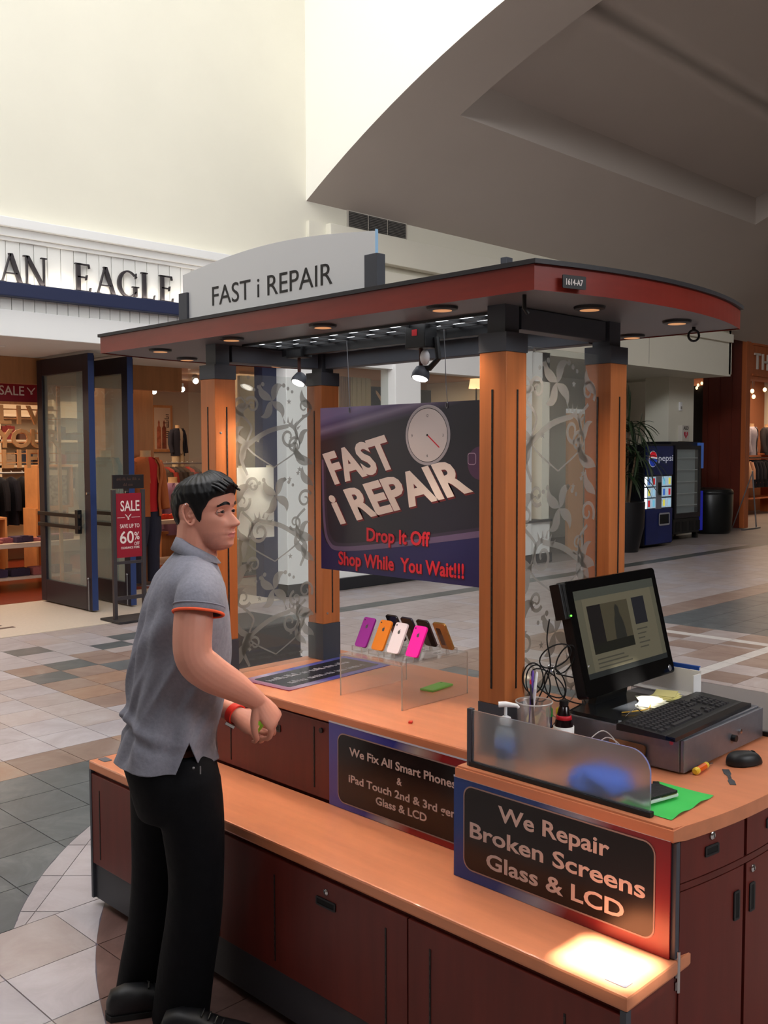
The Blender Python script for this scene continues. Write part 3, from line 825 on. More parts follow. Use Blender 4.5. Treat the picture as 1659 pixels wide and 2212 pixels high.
def etch(W, Hh, seed):
    rg = random.Random(seed); P = []
    y = 0.02; side = 1
    while y < Hh-0.10:
        cx = W*(0.5+0.17*side)
        # stem sweeping across, ending in a scroll
        st = curve2([(W*(0.5-0.30*side), y), (W*(0.5-0.36*side), y+0.09), (W*(0.5-0.10*side), y+0.17), (cx, y+0.20)], 8)
        P += ribbon(st, 0.010, 0.016, 0.020)
        P += spiral(cx, y+0.155, 0.052, 0.010, PI/2, -1.35*side if False else 1.35*side*-1, 0.018, 0.008)
        for k in range(5):
            a = PI*0.2+0.32*k
            P.append([(cx+0.058*math.cos(a-0.1), y+0.155+0.058*math.sin(a-0.1)), (cx+0.085*math.cos(a), y+0.155+0.085*math.sin(a)), (cx+0.058*math.cos(a+0.1), y+0.155+0.058*math.sin(a+0.1))])
        # four-petal flower
        fx, fy = W*(0.5-0.02*side), y+0.30
        for a in (0.85, 2.3, 4.0, 5.4): P += leaf(fx, fy, a, 0.088, 0.036)
        # side scrolls, leaves, berries and stars
        for s2 in (-1, 1):
            x0 = W*(0.5+0.36*s2)
            P += spiral(x0, y+0.28, 0.040, 0.008, rg.uniform(0, 6), 1.2*s2, 0.014, 0.006)
            P += leaf(x0, y+0.05, PI/2+0.5*s2, 0.10, 0.030); P += leaf(x0-0.03*s2, y+0.12, PI/2-0.7*s2, 0.085, 0.026)
            P += ribbon(curve2([(x0, y+0.24), (x0-0.05*s2, y+0.19), (x0-0.03*s2, y+0.11), (W/2, y+0.03)], 6), 0.012, 0.005)
            for k in range(3): P.append(arc_pts(W*(0.5+0.12*s2)+0.022*k*s2, y+0.365-0.012*k, 0.009-0.001*k, 0, 2*PI*11/12, 11))
        P += star(W*(0.5+0.3*side), y+0.02, 0.014); P += star(W*(0.5-0.28*side), y+0.39, 0.012)
        y += 0.385; side = -side
    for k in range(int(Hh/0.16)):
        yb = 0.03+0.16*k; s2 = 1 if k % 2 else -1
        P += leaf(W*(0.5+0.46*s2), yb, PI/2+0.9*s2, 0.12, 0.042); P += leaf(W*(0.5-0.46*s2), yb+0.07, PI/2-0.6*s2, 0.10, 0.034)
        P += spiral(W*(0.5+0.24*s2), yb+0.08, 0.034, 0.007, rg.uniform(0, 6), 1.3*s2, 0.013, 0.006); P += star(W*(0.5-0.18*s2), yb+0.10, 0.013)
    def clip(pl):
        out = [(min(max(a, 0.002), W-0.002), min(max(b_, 0.002), Hh-0.002)) for a, b_ in pl]
        return out
    return [clip(p) for p in P]
for (ypos, lab, seed) in ((PYL+PW/2, 'floral etched glass panel between the two left posts', 2), (PYR+PW/2, 'floral etched glass panel between the two right posts behind the monitor', 5)):
    x0 = PXF+PW-0.004; W = PXB-x0+0.004; z0 = CZ+0.004; Hh = 1.19
    g = thing('etched_glass_panel', lab, 'glass panel', (x0, ypos, z0), 0, 'etched glass kiosk panels')
    boxp('pane', M_glass, g, (0, -0.003, 0), (W, 0.003, Hh))
    b = MB()
    for pl in etch(W, Hh, seed):
        b.add([(x, -0.0036, z) for x, z in pl], [tuple(range(len(pl)))])
    o = b.build('etched_pattern', M_etch, g, fixn=False); o['kind'] = 'stuff'
# etched paper taped behind the left panel
t = thing('paper_sheet', 'white paper sheet taped behind the left etched glass panel', 'paper', (2.43, PYL+PW/2+0.005, 1.44))
b = MB(); b.box((-0.092, 0, 0), (0.092, 0.001, 0.285)); b.build('sheet', M_paper, t)
for sx in (-0.07, 0.07): boxp('tape', mat('tape_clear', S(220, 216, 200), 0.4), t, (sx-0.015, 0.001, 0.275), (sx+0.015, 0.0016, 0.293))

# ---- signs on the kiosk front
def sign_frame_mat(name, stops, axis='Y'):
    m = bpy.data.materials.new(name); m.use_nodes = True; nt = m.node_tree; b = nt.nodes['Principled BSDF']; b.inputs['Roughness'].default_value = 0.25
    tc = nt.nodes.new('ShaderNodeTexCoord'); sp = nt.nodes.new('ShaderNodeSeparateXYZ'); nt.links.new(tc.outputs['Generated'], sp.inputs[0])
    ad = nt.nodes.new('ShaderNodeMath'); ad.operation = 'SUBTRACT'; ad.inputs[0].default_value = 1.0; nt.links.new(sp.outputs[axis], ad.inputs[1])
    ml = nt.nodes.new('ShaderNodeMath'); ml.operation = 'MULTIPLY_ADD'; ml.inputs[1].default_value = -0.22; nt.links.new(sp.outputs['Z'], ml.inputs[0]); nt.links.new(ad.outputs[0], ml.inputs[2])
    rp = nt.nodes.new('ShaderNodeValToRGB'); e = rp.color_ramp.elements
    e[0].position, e[0].color = stops[0]; e[1].position, e[1].color = stops[-1]
    for p_, c_ in stops[1:-1]: k = e.new(p_); k.color = c_
    nt.links.new(ml.outputs[0], rp.inputs[0]); nt.links.new(rp.outputs[0], b.inputs['Base Color'])
    return m
SF = sign_frame_mat('sign_blue_to_red', [(0.0, S(24, 58, 128)), (0.22, S(40, 66, 130)), (0.42, S(150, 152, 168)), (0.56, S(128, 40, 44)), (1.0, S(132, 10, 22))])
SF2 = sign_frame_mat('sign_violet_to_red', [(0.0, S(78, 74, 150)), (0.25, S(52, 56, 140)), (0.40, S(176, 160, 150)), (0.55, S(140, 30, 34)), (1.0, S(150, 20, 26))])
M_sblack = mat('sign_black', S(22, 17, 18), 0.22)
M_sline = mat('sign_line', S(150, 124, 118), 0.4)
M_slet = mat('sign_lettering', S(196, 172, 164), 0.45)
M_edgew = mat('sign_white_edge', S(200, 200, 214), 0.4)
def front_sign(label, x, yl, w, h, frame_m, lines, panel, z0):
    t = thing('shop_sign', label, 'sign', (x, yl, z0))
    M = frame_x(0, 0, 0)
    b = MB(); b.prism([(0, 0), (w, 0), (w, h), (0, h)], M, 0.005); b.build('board', frame_m, t)
    b = MB(); b.box((0, h-0.0045, 0.005), (w, h+0.001, 0.0062), M); b.build('top_edge', M_edgew, t)
    px0, py0, pw, ph = panel
    b = MB(); b.prism(round_rect(pw, ph, 0.032, 6, px0, py0), M @ Matrix.Translation((0, 0, 0.005)), 0.0006); b.build('panel', M_sblack, t)
    b = MB(); ring_rect(b, M, pw, ph, 0.032, 0.0042, px0, py0, 0.0061); b.build('outline', M_sline, t)
    for s_, u0, u1, v, cap in lines:
        text('lettering', s_, cap, M_slet, t, M @ Matrix.Translation((u0, v, 0.0058)), 0.028, 0.0006, width=u1-u0)
    return t
front_sign('sign reading We Repair Broken Screens Glass & LCD with blue and red border', RX0-0.004, 1.792, 0.672, 0.290, SF,
           [('We Repair', 0.160, 0.508, 0.200, 0.044), ('Broken Screens', 0.060, 0.608, 0.128, 0.044), ('Glass & LCD', 0.119, 0.551, 0.058, 0.043)], (0.036, 0.030, 0.598, 0.242), BZ+0.001)
front_sign('sign reading We Fix All Smart Phones with violet border, half hidden', LX-0.006, 2.468, 0.680, 0.290, SF2,
           [('We Fix All Smart Phones', 0.103, 0.572, 0.192, 0.028), ('&', 0.324, 0.346, 0.146, 0.024), ('iPad Touch 2nd & 3rd gen', 0.099, 0.572, 0.101, 0.026), ('Glass & LCD', 0.228, 0.453, 0.058, 0.026)], (0.044, 0.020, 0.600, 0.240), BZ+0.001)

# flat poster lying on the counter
t = thing('flat_poster', 'dark price poster with violet and red border lying on the counter', 'poster', (2.575, 2.95, CZ))
Mf = Matrix.Rotation(math.radians(4.5), 4, 'Z')
b = MB(); b.prism([(-0.295, -0.135), (0.295, -0.135), (0.295, 0.135), (-0.295, 0.135)], Mf, 0.003)
pm = sign_frame_mat('poster_border', [(0.0, S(96, 96, 170)), (0.35, S(70, 66, 150)), (0.6, S(170, 160, 190)), (0.8, S(150, 50, 90)), (1.0, S(176, 24, 44))], 'X')
b.build('sheet', pm, t)
b = MB(); b.prism(round_rect(0.52, 0.20, 0.012, 4, -0.26, -0.10), Mf @ Matrix.Translation((0, 0, 0.003)), 0.0006); b.build('panel', mat('poster_black', S(30, 26, 40), 0.2), t)
for k in range(2):
    scribble('print_line', mat('poster_print', S(186, 182, 190), 0.4), t, Mf @ Matrix.Translation((-0.24+0.03*k, 0.022-0.085*k, 0.0036)), 0.46-0.04*k, 0.034, 5+k, -0.35)

# ---- hanging banner
t = thing('hanging_banner', 'dark hanging banner reading FAST i REPAIR with a clock', 'banner', (2.5, 2.84, 1.337))
MBn = frame_x(0, 0, 0); BW, BH = 0.90, 0.616
def banner_mat():
    m = bpy.data.materials.new('banner_print'); m.use_nodes = True; nt = m.node_tree; b = nt.nodes['Principled BSDF']; b.inputs['Roughness'].default_value = 0.35
    tc = nt.nodes.new('ShaderNodeTexCoord'); sp = nt.nodes.new('ShaderNodeSeparateXYZ'); nt.links.new(tc.outputs['Generated'], sp.inputs[0])
    # diagonal coordinate: height minus part of the distance from the left edge
    u = nt.nodes.new('ShaderNodeMath'); u.operation = 'SUBTRACT'; u.inputs[0].default_value = 1.0; nt.links.new(sp.outputs['Y'], u.inputs[1])
    d = nt.nodes.new('ShaderNodeMath'); d.operation = 'MULTIPLY_ADD'; d.inputs[1].default_value = -0.25; nt.links.new(u.outputs[0], d.inputs[0]); nt.links.new(sp.outputs['Z'], d.inputs[2])
    rp = nt.nodes.new('ShaderNodeValToRGB'); e = rp.color_ramp.elements
    e[0].position, e[0].color = 0.0, S(14, 8, 30); e[1].position, e[1].color = 1.0, S(140, 124, 168)
    for p_, c_ in ((0.62, S(22, 14, 26)), (0.79, S(24, 16, 32)), (0.825, S(66, 52, 80)), (0.855, S(124, 110, 138)), (0.885, S(84, 70, 112)), (0.93, S(132, 116, 160))):
        k = e.new(p_); k.color = c_
    nt.links.new(d.outputs[0], rp.inputs[0]); nt.links.new(rp.outputs[0], b.inputs['Base Color'])
    return m
b = MB(); b.prism([(0, 0), (BW, 0), (BW, BH), (0, BH)], MBn, 0.003); b.build('sheet', banner_mat(), t)
def bz(z): return z-1.337
# phone pictured on the banner: dark rounded body with a pale rim, lower navy area
b = MB(); b.prism([(0, 0), (BW, 0), (BW, 0.20), (0.10, 0.075), (0.03, 0.10), (0, 0.16)], MBn @ Matrix.Translation((0, 0, 0.003)), 0.0004); b.build('navy_field', mat('banner_navy', S(26, 20, 74), 0.35), t)
rim = curve2([(0.012, 0.42), (0.018, 0.20), (0.045, 0.105), (0.13, 0.085), (0.45, 0.125), (BW, 0.195)], 8)
b = MB()
for pl in ribbon(rim, 0.010, 0.022): b.add([(x, y, 0.0037) for x, y in pl], [(0, 1, 2, 3)], MBn)
b.build('phone_rim', mat('banner_rim', S(92, 74, 104), 0.3), t)
b = MB()
for pl in ribbon([(x+0.012, y+0.012) for x, y in rim], 0.012, 0.024): b.add([(x, y, 0.0036) for x, y in pl], [(0, 1, 2, 3)], MBn)
b.build('phone_edge', mat('banner_rim_dark', S(46, 34, 54), 0.3), t)
b = MB(); ring_rect(b, MBn, 0.036, 0.040, 0.010, 0.003, 0.736, 0.404, 0.0037); b.build('home_button', mat('banner_button', S(150, 126, 146), 0.4), t)
b = MB(); b.prism(arc_pts(0.79, 0.41, 0.055, PI*0.5, PI*1.5, 14), MBn @ Matrix.Translation((0, 0, 0.003)), 0.0003); b.build('button_glow', mat('banner_glow', S(70, 40, 70), 0.4), t)
M_bred = mat('banner_red', S(196, 26, 44), 0.4); M_bwht = mat('banner_white', S(214, 196, 188), 0.4); M_bsh = mat('banner_shade', S(104, 22, 26), 0.4)
def slanted(s_, cap, u0, v0, w, ang, lean):
    Ms = Matrix.Translation((u0, v0, 0.0)) @ Matrix.Rotation(ang, 4, 'Z') @ Matrix(((1, lean, 0, 0), (0, 1, 0, 0), (0, 0, 1, 0), (0, 0, 0, 1)))
    text('letter_shade', s_, cap, M_bsh, t, MBn @ Matrix.Translation((0.006, -0.005, 0.0032)) @ Ms, 0.062, 0.0005, width=w)
    text('lettering', s_, cap, M_bwht, t, MBn @ Matrix.Translation((0, 0, 0.0040)) @ Ms, 0.055, 0.0006, width=w)
slanted('FAST', 0.122, 0.078, bz(1.668), 0.342, math.atan2(0.067, 0.325), -0.36)
slanted('i REPAIR', 0.120, 0.107, bz(1.518), 0.665, math.atan2(0.140, 0.645), -0.40)
for s_, u0, u1, z in (('Drop It Off', 0.254, 0.568, 1.460), ('Shop While  You Wait!!!', 0.100, 0.722, 1.362)):
    text('red_letter_shade', s_, 0.050, mat('banner_dark_red', S(70, 6, 20), 0.4), t, MBn @ Matrix.Translation((u0+0.003, bz(z)-0.003, 0.0040)), 0.055, 0.0004, width=u1-u0)
    text('red_lettering', s_, 0.050, M_bred, t, MBn @ Matrix.Translation((u0, bz(z), 0.0045)), 0.034, 0.0006, width=u1-u0)
Mc = MBn @ Matrix.Translation((0.556, bz(1.842), 0.0036))
part('clock_rim', mat('clock_rim', S(160, 152, 156), 0.3), t, lambda b: b.lathe([(0.0, 0.0), (0.104, 0.0), (0.102, 0.0008), (0.0, 0.0008)], n=48, M=Mc))
cf = part('clock_face', mat('clock_face', S(198, 186, 184), 0.4), t, lambda b: b.lathe([(0.0, 0.0008), (0.092, 0.0008), (0.091, 0.0012), (0.0, 0.0012)], n=48, M=Mc))
part('clock_line', M_black, t, lambda b: [b.add([(0.0935*math.cos(2*PI*k/48), 0.0935*math.sin(2*PI*k/48), 0.00115), (0.0935*math.cos(2*PI*(k+1)/48), 0.0935*math.sin(2*PI*(k+1)/48), 0.00115), (0.0915*math.cos(2*PI*(k+1)/48), 0.0915*math.sin(2*PI*(k+1)/48), 0.00125), (0.0915*math.cos(2*PI*k/48), 0.0915*math.sin(2*PI*k/48), 0.00125)], [(0, 1, 2, 3)], Mc) for k in range(48)])
for s_, x, y in (('12', 0, 0.062), ('3', 0.072, -0.006), ('6', 0, -0.075), ('9', -0.072, -0.006)):
    text('numeral', s_, 0.010, M_print_b, cf, Mc @ Matrix.Translation((x, y, 0.0013)), 0.0, 0.0002, 'CENTER')
part('clock_hand', M_bred, t, lambda b: b.prism([(0, -0.002), (0.054, -0.044), (0.057, -0.041), (0.002, 0.002)], Mc @ Matrix.Translation((0, 0, 0.0013)), 0.0005))
part('clock_hub', M_black, t, lambda b: b.lathe([(0, 0.0013), (0.004, 0.0013), (0.004, 0.002), (0, 0.002)], n=12, M=Mc))
# wires that carry it
for u, zt in ((0.165, 2.222), (0.645, 2.222)):
    b = MB(); yy = -u
    b.tube([(-0.0, yy, BH-0.02), (0.0, yy+0.008, BH+0.06), (0.0, yy+0.012, BH+0.16), (0.0, yy+0.02, zt-1.337)], 0.0016, 6)
    wv = b.build('wire', M_steel, t, True)
    b = MB(); b.tube([(-0.004, yy+0.004*math.cos(a), BH-0.012+0.010*math.sin(a)) for a in [2*PI*k/12 for k in range(12)]], 0.0016, 6, closed=True); b.build('hook', M_steel, wv, True)

# ---- track lights under the canopy
def track_light(label, x, y, z, tilt, big):
    t = thing('track_light', label, 'spotlight', (x, y, z), 0, 'track spotlights under the canopy')
    boxp('transformer', M_black, t, (-0.03, -0.045, 0.085), (0.03, 0.045, 0.175), 0.004)
    part('stem', mat('stem_brown', S(70, 34, 28), 0.5), t, lambda b: b.cyl((0, 0.0, 0.09), (0, 0.0, 0.0), 0.007, n=10), True)
    R_ = Matrix.Rotation(tilt, 4, 'Y')
    hd = part('lamp_head', M_gun, t, lambda b: b.lathe([(0.010, 0.030), (0.022, 0.022), (0.030, 0.0), (0.030, -0.014), (0.027, -0.014), (0.0, -0.010)], n=20, M=R_), True)
    part('bulb', mat('spot_bulb', S(255, 244, 226), 0.3, emit=((1.0, 0.93, 0.82, 1), 14)), hd, lambda b: b.lathe([(0.0, -0.018), (0.024, -0.0165), (0.026, -0.0135), (0.0, -0.0125)], n=18, M=R_), True)
    if big:
        part('arm', M_black, t, lambda b: b.tube([(0.02, -0.05, 0.12), (0.02, -0.06, 0.05), (0.01, -0.03, 0.02), (0, 0, 0.02)], 0.010, 8), True)
        part('knuckle', M_white_pl, t, lambda b: b.sphere((0.0, -0.018, 0.055), (0.015, 0.018, 0.026)), True)
        boxp('label_sticker', mat('sticker_red', S(170, 20, 30), 0.5), t, (-0.0315, -0.010, 0.125), (-0.030, 0.012, 0.145))
    d = bpy.data.lights.new('spot', 'SPOT'); d.energy = 22; d.color = (1.0, 0.86, 0.68); d.spot_size = math.radians(85); d.spot_blend = 0.6; d.shadow_soft_size = 0.03
    o = bpy.data.objects.new('lamp_beam', d); col.objects.link(o); o.parent = t
    o.matrix_local = Matrix.Translation(R_ @ Vector((0, 0, -0.03))) @ R_.to_3x3().to_4x4()
    return t
track_light('black spotlight under the canopy near the left etched panel', 2.52, 2.99, 2.07, math.radians(28), False)
track_light('black spotlight with white knuckle above the hanging banner', 2.40, 2.225, 2.04, math.radians(20), True)
# ------------------------------------------------------------------ things on the register counter
def frosted():
    m = mat('frosted_acrylic', S(226, 230, 232), 0.42, trans=0.92, ior=1.25)
    return m
M_frost = frosted()
t = thing('frosted_screen', 'frosted acrylic screen along the front edge of the register counter', 'screen', (2.097, 1.47, CZ))
b = MB()
prof = [(-0.28, 0.012), (0.28, 0.012), (0.28, 0.160)] + [( -0.28+0.055-0.055*math.sin(a)*1.0, 0.160-0.055+0.055*math.cos(a)) for a in [PI/2*k/8 for k in range(9)]]
b.loft([[(-0.003, y, z) for y, z in prof], [(0.003, y, z) for y, z in prof]]); b.build('pane', M_frost, t)
boxp('base_channel', M_black, t, (-0.009, -0.285, 0), (0.009, 0.285, 0.014), 0.002)
boxp('end_channel', M_gun, t, (-0.008, 0.276, 0.0), (0.008, 0.292, 0.164), 0.002)
t = thing('frosted_screen', 'frosted acrylic screen along the back edge of the register counter', 'screen', (2.962, 1.40, CZ))
boxp('pane', M_frost, t, (-0.003, -0.28, 0.012), (0.003, 0.36, 0.135)); boxp('base_channel', M_black, t, (-0.009, -0.285, 0), (0.009, 0.365, 0.014), 0.002)

# cash drawer
t = thing('cash_drawer', 'grey steel cash drawer under the keyboard', 'cash drawer', (2.682, 1.485, CZ))
M_cd = mat('drawer_steel', S(132, 132, 140), 0.38, metal=0.65, noise=(40, 0.06))
boxp('body', M_cd, t, (-0.247, -0.19, 0.004), (0.247, 0.205, 0.1), 0.004)
boxp('front', M_cd, t, (-0.247, -0.203, 0.006), (0.247, -0.192, 0.096), 0.002)
part('knob', M_black, t, lambda b: b.cyl((0.04, -0.203, 0.045), (0.04, -0.217, 0.045), 0.010, n=14), True)
part('lock', M_chrome, t, lambda b: b.cyl((0.085, -0.203, 0.056), (0.085, -0.210, 0.056), 0.007, n=14), True)
part('sticker', mat('sticker_pink', S(216, 90, 120), 0.5), t, lambda b: b.cyl((-0.2471, -0.165, 0.083), (-0.2478, -0.165, 0.083), 0.006, n=14))
for sx in (-0.2, 0.2):
    part('foot', M_rubber, t, lambda b: [b.cyl((sx, yy, 0), (sx, yy, 0.006), 0.012, n=10) for yy in (-0.15, )])

# keyboard
t = thing('keyboard', 'black computer keyboard lying on the cash drawer', 'keyboard', (2.64, 1.385, CZ+0.1005), math.radians(2))
def kb_body(b):
    pr = [(-0.088, 0.0), (0.088, 0.0), (0.088, 0.018), (0.070, 0.020), (-0.055, 0.012), (-0.088, 0.006)]
    b.loft([[(-0.25, y, z) for y, z in pr], [(0.25, y, z) for y, z in pr]])
part('case', M_black, t, kb_body)
M_key = mat('key_black', S(40, 38, 42), 0.5)
def keycap(parent, x, y, w, d=0.014):
    z = 0.012+(y+0.055)/0.125*0.008
    b = MB(); b.loft([[(x-w/2, y-d/2, z-0.001), (x+w/2, y-d/2, z-0.001), (x+w/2, y+d/2, z), (x-w/2, y+d/2, z)], [(x-w/2+0.002, y-d/2+0.002, z+0.005), (x+w/2-0.002, y-d/2+0.002, z+0.005), (x+w/2-0.002, y+d/2-0.001, z+0.006), (x-w/2+0.002, y+d/2-0.001, z+0.006)]])
    return b.build('key', M_key, parent)
for r_ in range(6):
    y = 0.062-0.0195*r_
    if r_ < 5:
        for k in range(15): keycap(t, -0.228+0.0187*k, y, 0.0165)
    else:
        for x, w in ((-0.222, 0.026), (-0.19, 0.022), (-0.10, 0.115), (-0.02, 0.022), (0.008, 0.022)): keycap(t, x, y, w)
    for k in range(3):
        if r_ < 3 or (r_ == 4 and k == 1) or r_ == 5: keycap(t, 0.062+0.0187*k, y, 0.0165)
    for k in range(4):
        if r_ > 0: keycap(t, 0.135+0.0187*k, y, 0.0165)
part('wrist_edge', mat('kb_gloss', S(24, 24, 28), 0.25), t, lambda b: b.box((-0.25, -0.090, 0.0), (0.25, -0.062, 0.0115)))

# monitor
t = thing('monitor', 'black all-in-one computer monitor showing a web page', 'monitor', (2.640, 1.58, CZ+0.1005))
Mm = Matrix.Translation((0, -0.018, 0.068)) @ Matrix.Rotation(math.radians(-14), 4, 'X')
MW, MH = 0.505, 0.345
def mon_body(b):
    o = round_rect(MW, MH, 0.012, 5, -MW/2, 0)
    b.loft([[(x, 0.0, z) for x, z in o], [(x, 0.032, z) for x, z in o], [(x*0.9, 0.048, MH/2+(z-MH/2)*0.88) for x, z in o]], True, Mm)
part('case', M_black, t, mon_body)
part('bezel', mat('gloss_black', S(12, 12, 13), 0.12), t, lambda b: b.loft([[(x, 0.0, z) for x, z in round_rect(MW, MH, 0.012, 5, -MW/2, 0)], [(x, -0.004, z) for x, z in round_rect(MW-0.004, MH-0.004, 0.011, 5, -MW/2+0.002, 0.002)]], True, Mm))
def flat(name, color, parent, x0, x1, z0, z1, lift, em=0.5):
    m = mat('screen_'+name, color, 0.25, emit=(color, em))
    return part(name, m, parent, lambda b: b.box((x0, -0.0042-lift, z0), (x1, -0.0040, z1), Mm))
scr = flat('screen', S(74, 72, 60), t, -0.225, 0.225, 0.052, 0.312, 0.0)
flat('page', S(84, 80, 66), scr, -0.19, 0.20, 0.06, 0.300, 0.0002)
flat('browser_bar', S(58, 60, 54), scr, -0.225, 0.225, 0.285, 0.312, 0.0004)
flat('task_bar', S(34, 36, 36), scr, -0.225, 0.225, 0.052, 0.068, 0.0004)
flat('picture', S(60, 56, 44), scr, -0.172, 0.052, 0.118, 0.262, 0.0005)
flat('picture_curtain', S(24, 22, 22), scr, -0.172, -0.10, 0.118, 0.262, 0.0007)
flat('picture_ledge', S(26, 26, 22), scr, -0.172, 0.052, 0.118, 0.148, 0.0008)
def figure_(b):
    o = [(-0.045, 0.148), (0.015, 0.148), (0.012, 0.185), (0.002, 0.212), (-0.004, 0.222), (-0.004, 0.242), (-0.016, 0.254), (-0.028, 0.242), (-0.028, 0.222), (-0.038, 0.208)]
    b.add([(x, -0.0052, z) for x, z in o], [tuple(range(len(o)))], Mm)
part('picture_figure', mat('screen_figure', S(36, 36, 32), 0.3, emit=(S(36, 36, 32), 0.4)), scr, figure_)
flat('side_picture', S(30, 30, 34), scr, 0.078, 0.150, 0.178, 0.262, 0.0006)
for k in range(5): flat('text_line', S(60, 58, 50), scr, 0.078, 0.14-0.012*(k % 3), 0.160-0.014*k, 0.164-0.014*k, 0.0006)
for k in range(3): flat('text_line', S(60, 58, 50), scr, -0.165, -0.02+0.02*k, 0.100-0.012*k, 0.104-0.012*k, 0.0006)
part('badge', M_steel, t, lambda b: b.sphere((0.225, -0.004, 0.018), (0.010, 0.0015, 0.010), M=Mm), True)
part('stand', M_black, t, lambda b: b.loft([[(-0.09, 0.06, 0.006), (0.09, 0.06, 0.006), (0.09, 0.085, 0.006), (-0.09, 0.085, 0.006)], [(-0.08, 0.03, 0.16), (0.08, 0.03, 0.16), (0.08, 0.055, 0.16), (-0.08, 0.055, 0.16)]]))
part('foot', mat('foot_gloss', S(26, 28, 32), 0.18), t, lambda b: b.loft([[(x, y, 0.0) for x, y in round_rect(0.34, 0.20, 0.03, 5, -0.20, -0.11)], [(x, y, 0.010) for x, y in round_rect(0.332, 0.192, 0.028, 5, -0.196, -0.106)]]))
# card reader fixed to the monitor's left edge
t = thing('card_reader', 'black card reader clipped to the left edge of the monitor', 'card reader', (2.376, 1.632, 1.295))
part('case', M_black, t, lambda b: b.cbox((-0.016, -0.014, 0.0), (0.016, 0.022, 0.105), 0.003, Matrix.Rotation(math.radians(-14), 4, 'X')))
part('swipe_slot', M_rubber, t, lambda b: b.box((-0.003, -0.0155, 0.004), (0.003, -0.0135, 0.10), Matrix.Rotation(math.radians(-14), 4, 'X')))
part('led', mat('led_green', S(90, 240, 60), 0.4, emit=(S(90, 240, 60), 3)), t, lambda b: b.sphere((0.010, -0.0145, 0.012), 0.003, 8, 6))
# cable bundle
def coil(c, r, n, ax, ay, ph=0.0, turns=1.0):
    c = Vector(c); return [c+Vector(ax)*r*math.cos(ph+2*PI*turns*k/n)+Vector(ay)*r*math.sin(ph+2*PI*turns*k/n)*1.0 for k in range(n+1)]
t = thing('cable_bundle', 'tied bundle of black cable hanging beside the monitor', 'cable', (2.315, 1.660, CZ))
loops = MB()
for (dx, dz, r1, r2, ph) in ((0.02, 0.30, 0.050, 0.030, 0.5), (0.05, 0.29, 0.045, 0.022, 1.1), (-0.03, 0.22, 0.035, 0.055, 0.2), (0.0, 0.22, 0.028, 0.060, 0.9), (-0.045, 0.235, 0.030, 0.045, 0.0), (0.02, 0.215, 0.03, 0.05, 0.3)):
    a = math.radians(35)
    loops.tube([(0.02+(dx+r1*math.cos(q_)*math.cos(ph)-r2*math.sin(q_)*math.sin(ph))*0.7, 0.0-(dx+r1*math.cos(q_)*math.cos(ph)-r2*math.sin(q_)*math.sin(ph))*0.7, dz-0.01+r1*math.cos(q_)*math.sin(ph)+r2*math.sin(q_)*math.cos(ph)) for q_ in [2*PI*k/22 for k in range(22)]], 0.0022, 6, closed=True)
loops.build('loops', M_rubber, t, True)
part('tie', M_chrome, t, lambda b: b.tube(coil((0.025, -0.005, 0.255), 0.009, 12, (0.7, -0.7, 0), (0.2, 0.2, 0.9)), 0.0022, 6), True)
for pts in ([(0.012, -0.008, 0.40), (0.005, -0.005, 0.34), (0.02, -0.005, 0.25), (-0.02, 0.02, 0.14), (-0.045, 0.03, 0.06)],
            [(0.03, -0.01, 0.25), (0.05, -0.03, 0.17), (0.10, -0.07, 0.145), (0.13, -0.05, 0.15)],
            [(0.11, -0.06, 0.145), (0.06, -0.01, 0.10), (0.04, 0.02, 0.04), (0.05, 0.03, 0.006)],
            [(0.03, -0.02, 0.24), (0.09, -0.06, 0.225), (0.105, -0.075, 0.26), (0.08, -0.055, 0.28)]):
    part('lead', M_rubber, t, lambda b: b.tube(smooth_path(pts, 6), 0.0022, 6), True)
part('plug', M_chrome, t, lambda b: b.cyl((0.108, -0.078, 0.262), (0.104, -0.074, 0.25), 0.005, n=8), True)

# mouse
t = thing('computer_mouse', 'black computer mouse beside the cash drawer', 'mouse', (2.645, 1.208, CZ), math.radians(-30))
def mouse(b):
    rg = []
    for k in range(11):
        a = k/10; z = 0.004+0.034*math.sin(a*PI/2)
        s_ = math.cos(a*PI/2)**0.55
        rg.append([(0.056*s_*math.cos(q_)*(1+0.0)-0.010*a, 0.031*s_*math.sin(q_)*(1.0-0.12*math.cos(q_)), z) for q_ in [2*PI*j/22 for j in range(22)]])
    b.loft(rg)
part('shell', M_black, t, mouse, True)
part('wheel', M_rubber, t, lambda b: b.cyl((0.026, -0.004, 0.031), (0.026, 0.004, 0.031), 0.007, n=14), True)
part('button_seam', mat('seam_grey', S(70, 70, 74), 0.4), t, lambda b: b.tube([(0.048, 0, 0.021), (0.034, 0, 0.0315), (0.012, 0, 0.0385)], 0.0009, 5))
# screwdriver, spudger, papers, phone
t = thing('screwdriver', 'screwdriver with orange and yellow handle on the counter', 'screwdriver', (2.462, 1.262, CZ+0.0105), math.radians(4))
part('handle', mat('amber_plastic', S(226, 96, 20), 0.25), t, lambda b: b.tube([(0.012, 0, 0), (0.03, 0, 0), (0.06, 0, 0)], [0.010, 0.0088, 0.0095], 8), True)
part('handle_end', mat('yellow_plastic', S(236, 196, 60), 0.3), t, lambda b: [b.tube([(-0.004, 0, 0), (0.0, 0, 0), (0.012, 0, 0)], [0.006, 0.0102, 0.0102], 12), b.tube([(0.06, 0, 0), (0.074, 0, 0), (0.080, 0, 0)], [0.0095, 0.009, 0.005], 12)], True)
part('shaft', M_chrome, t, lambda b: b.cyl((0.08, 0, 0), (0.115, 0.0, -0.006), 0.0025, n=8), True)
t = thing('metal_spudger', 'thin grey steel pry tool on the counter below the mouse', 'tool', (2.508, 1.187, CZ), math.atan2(-0.072, -0.11)+0.02)
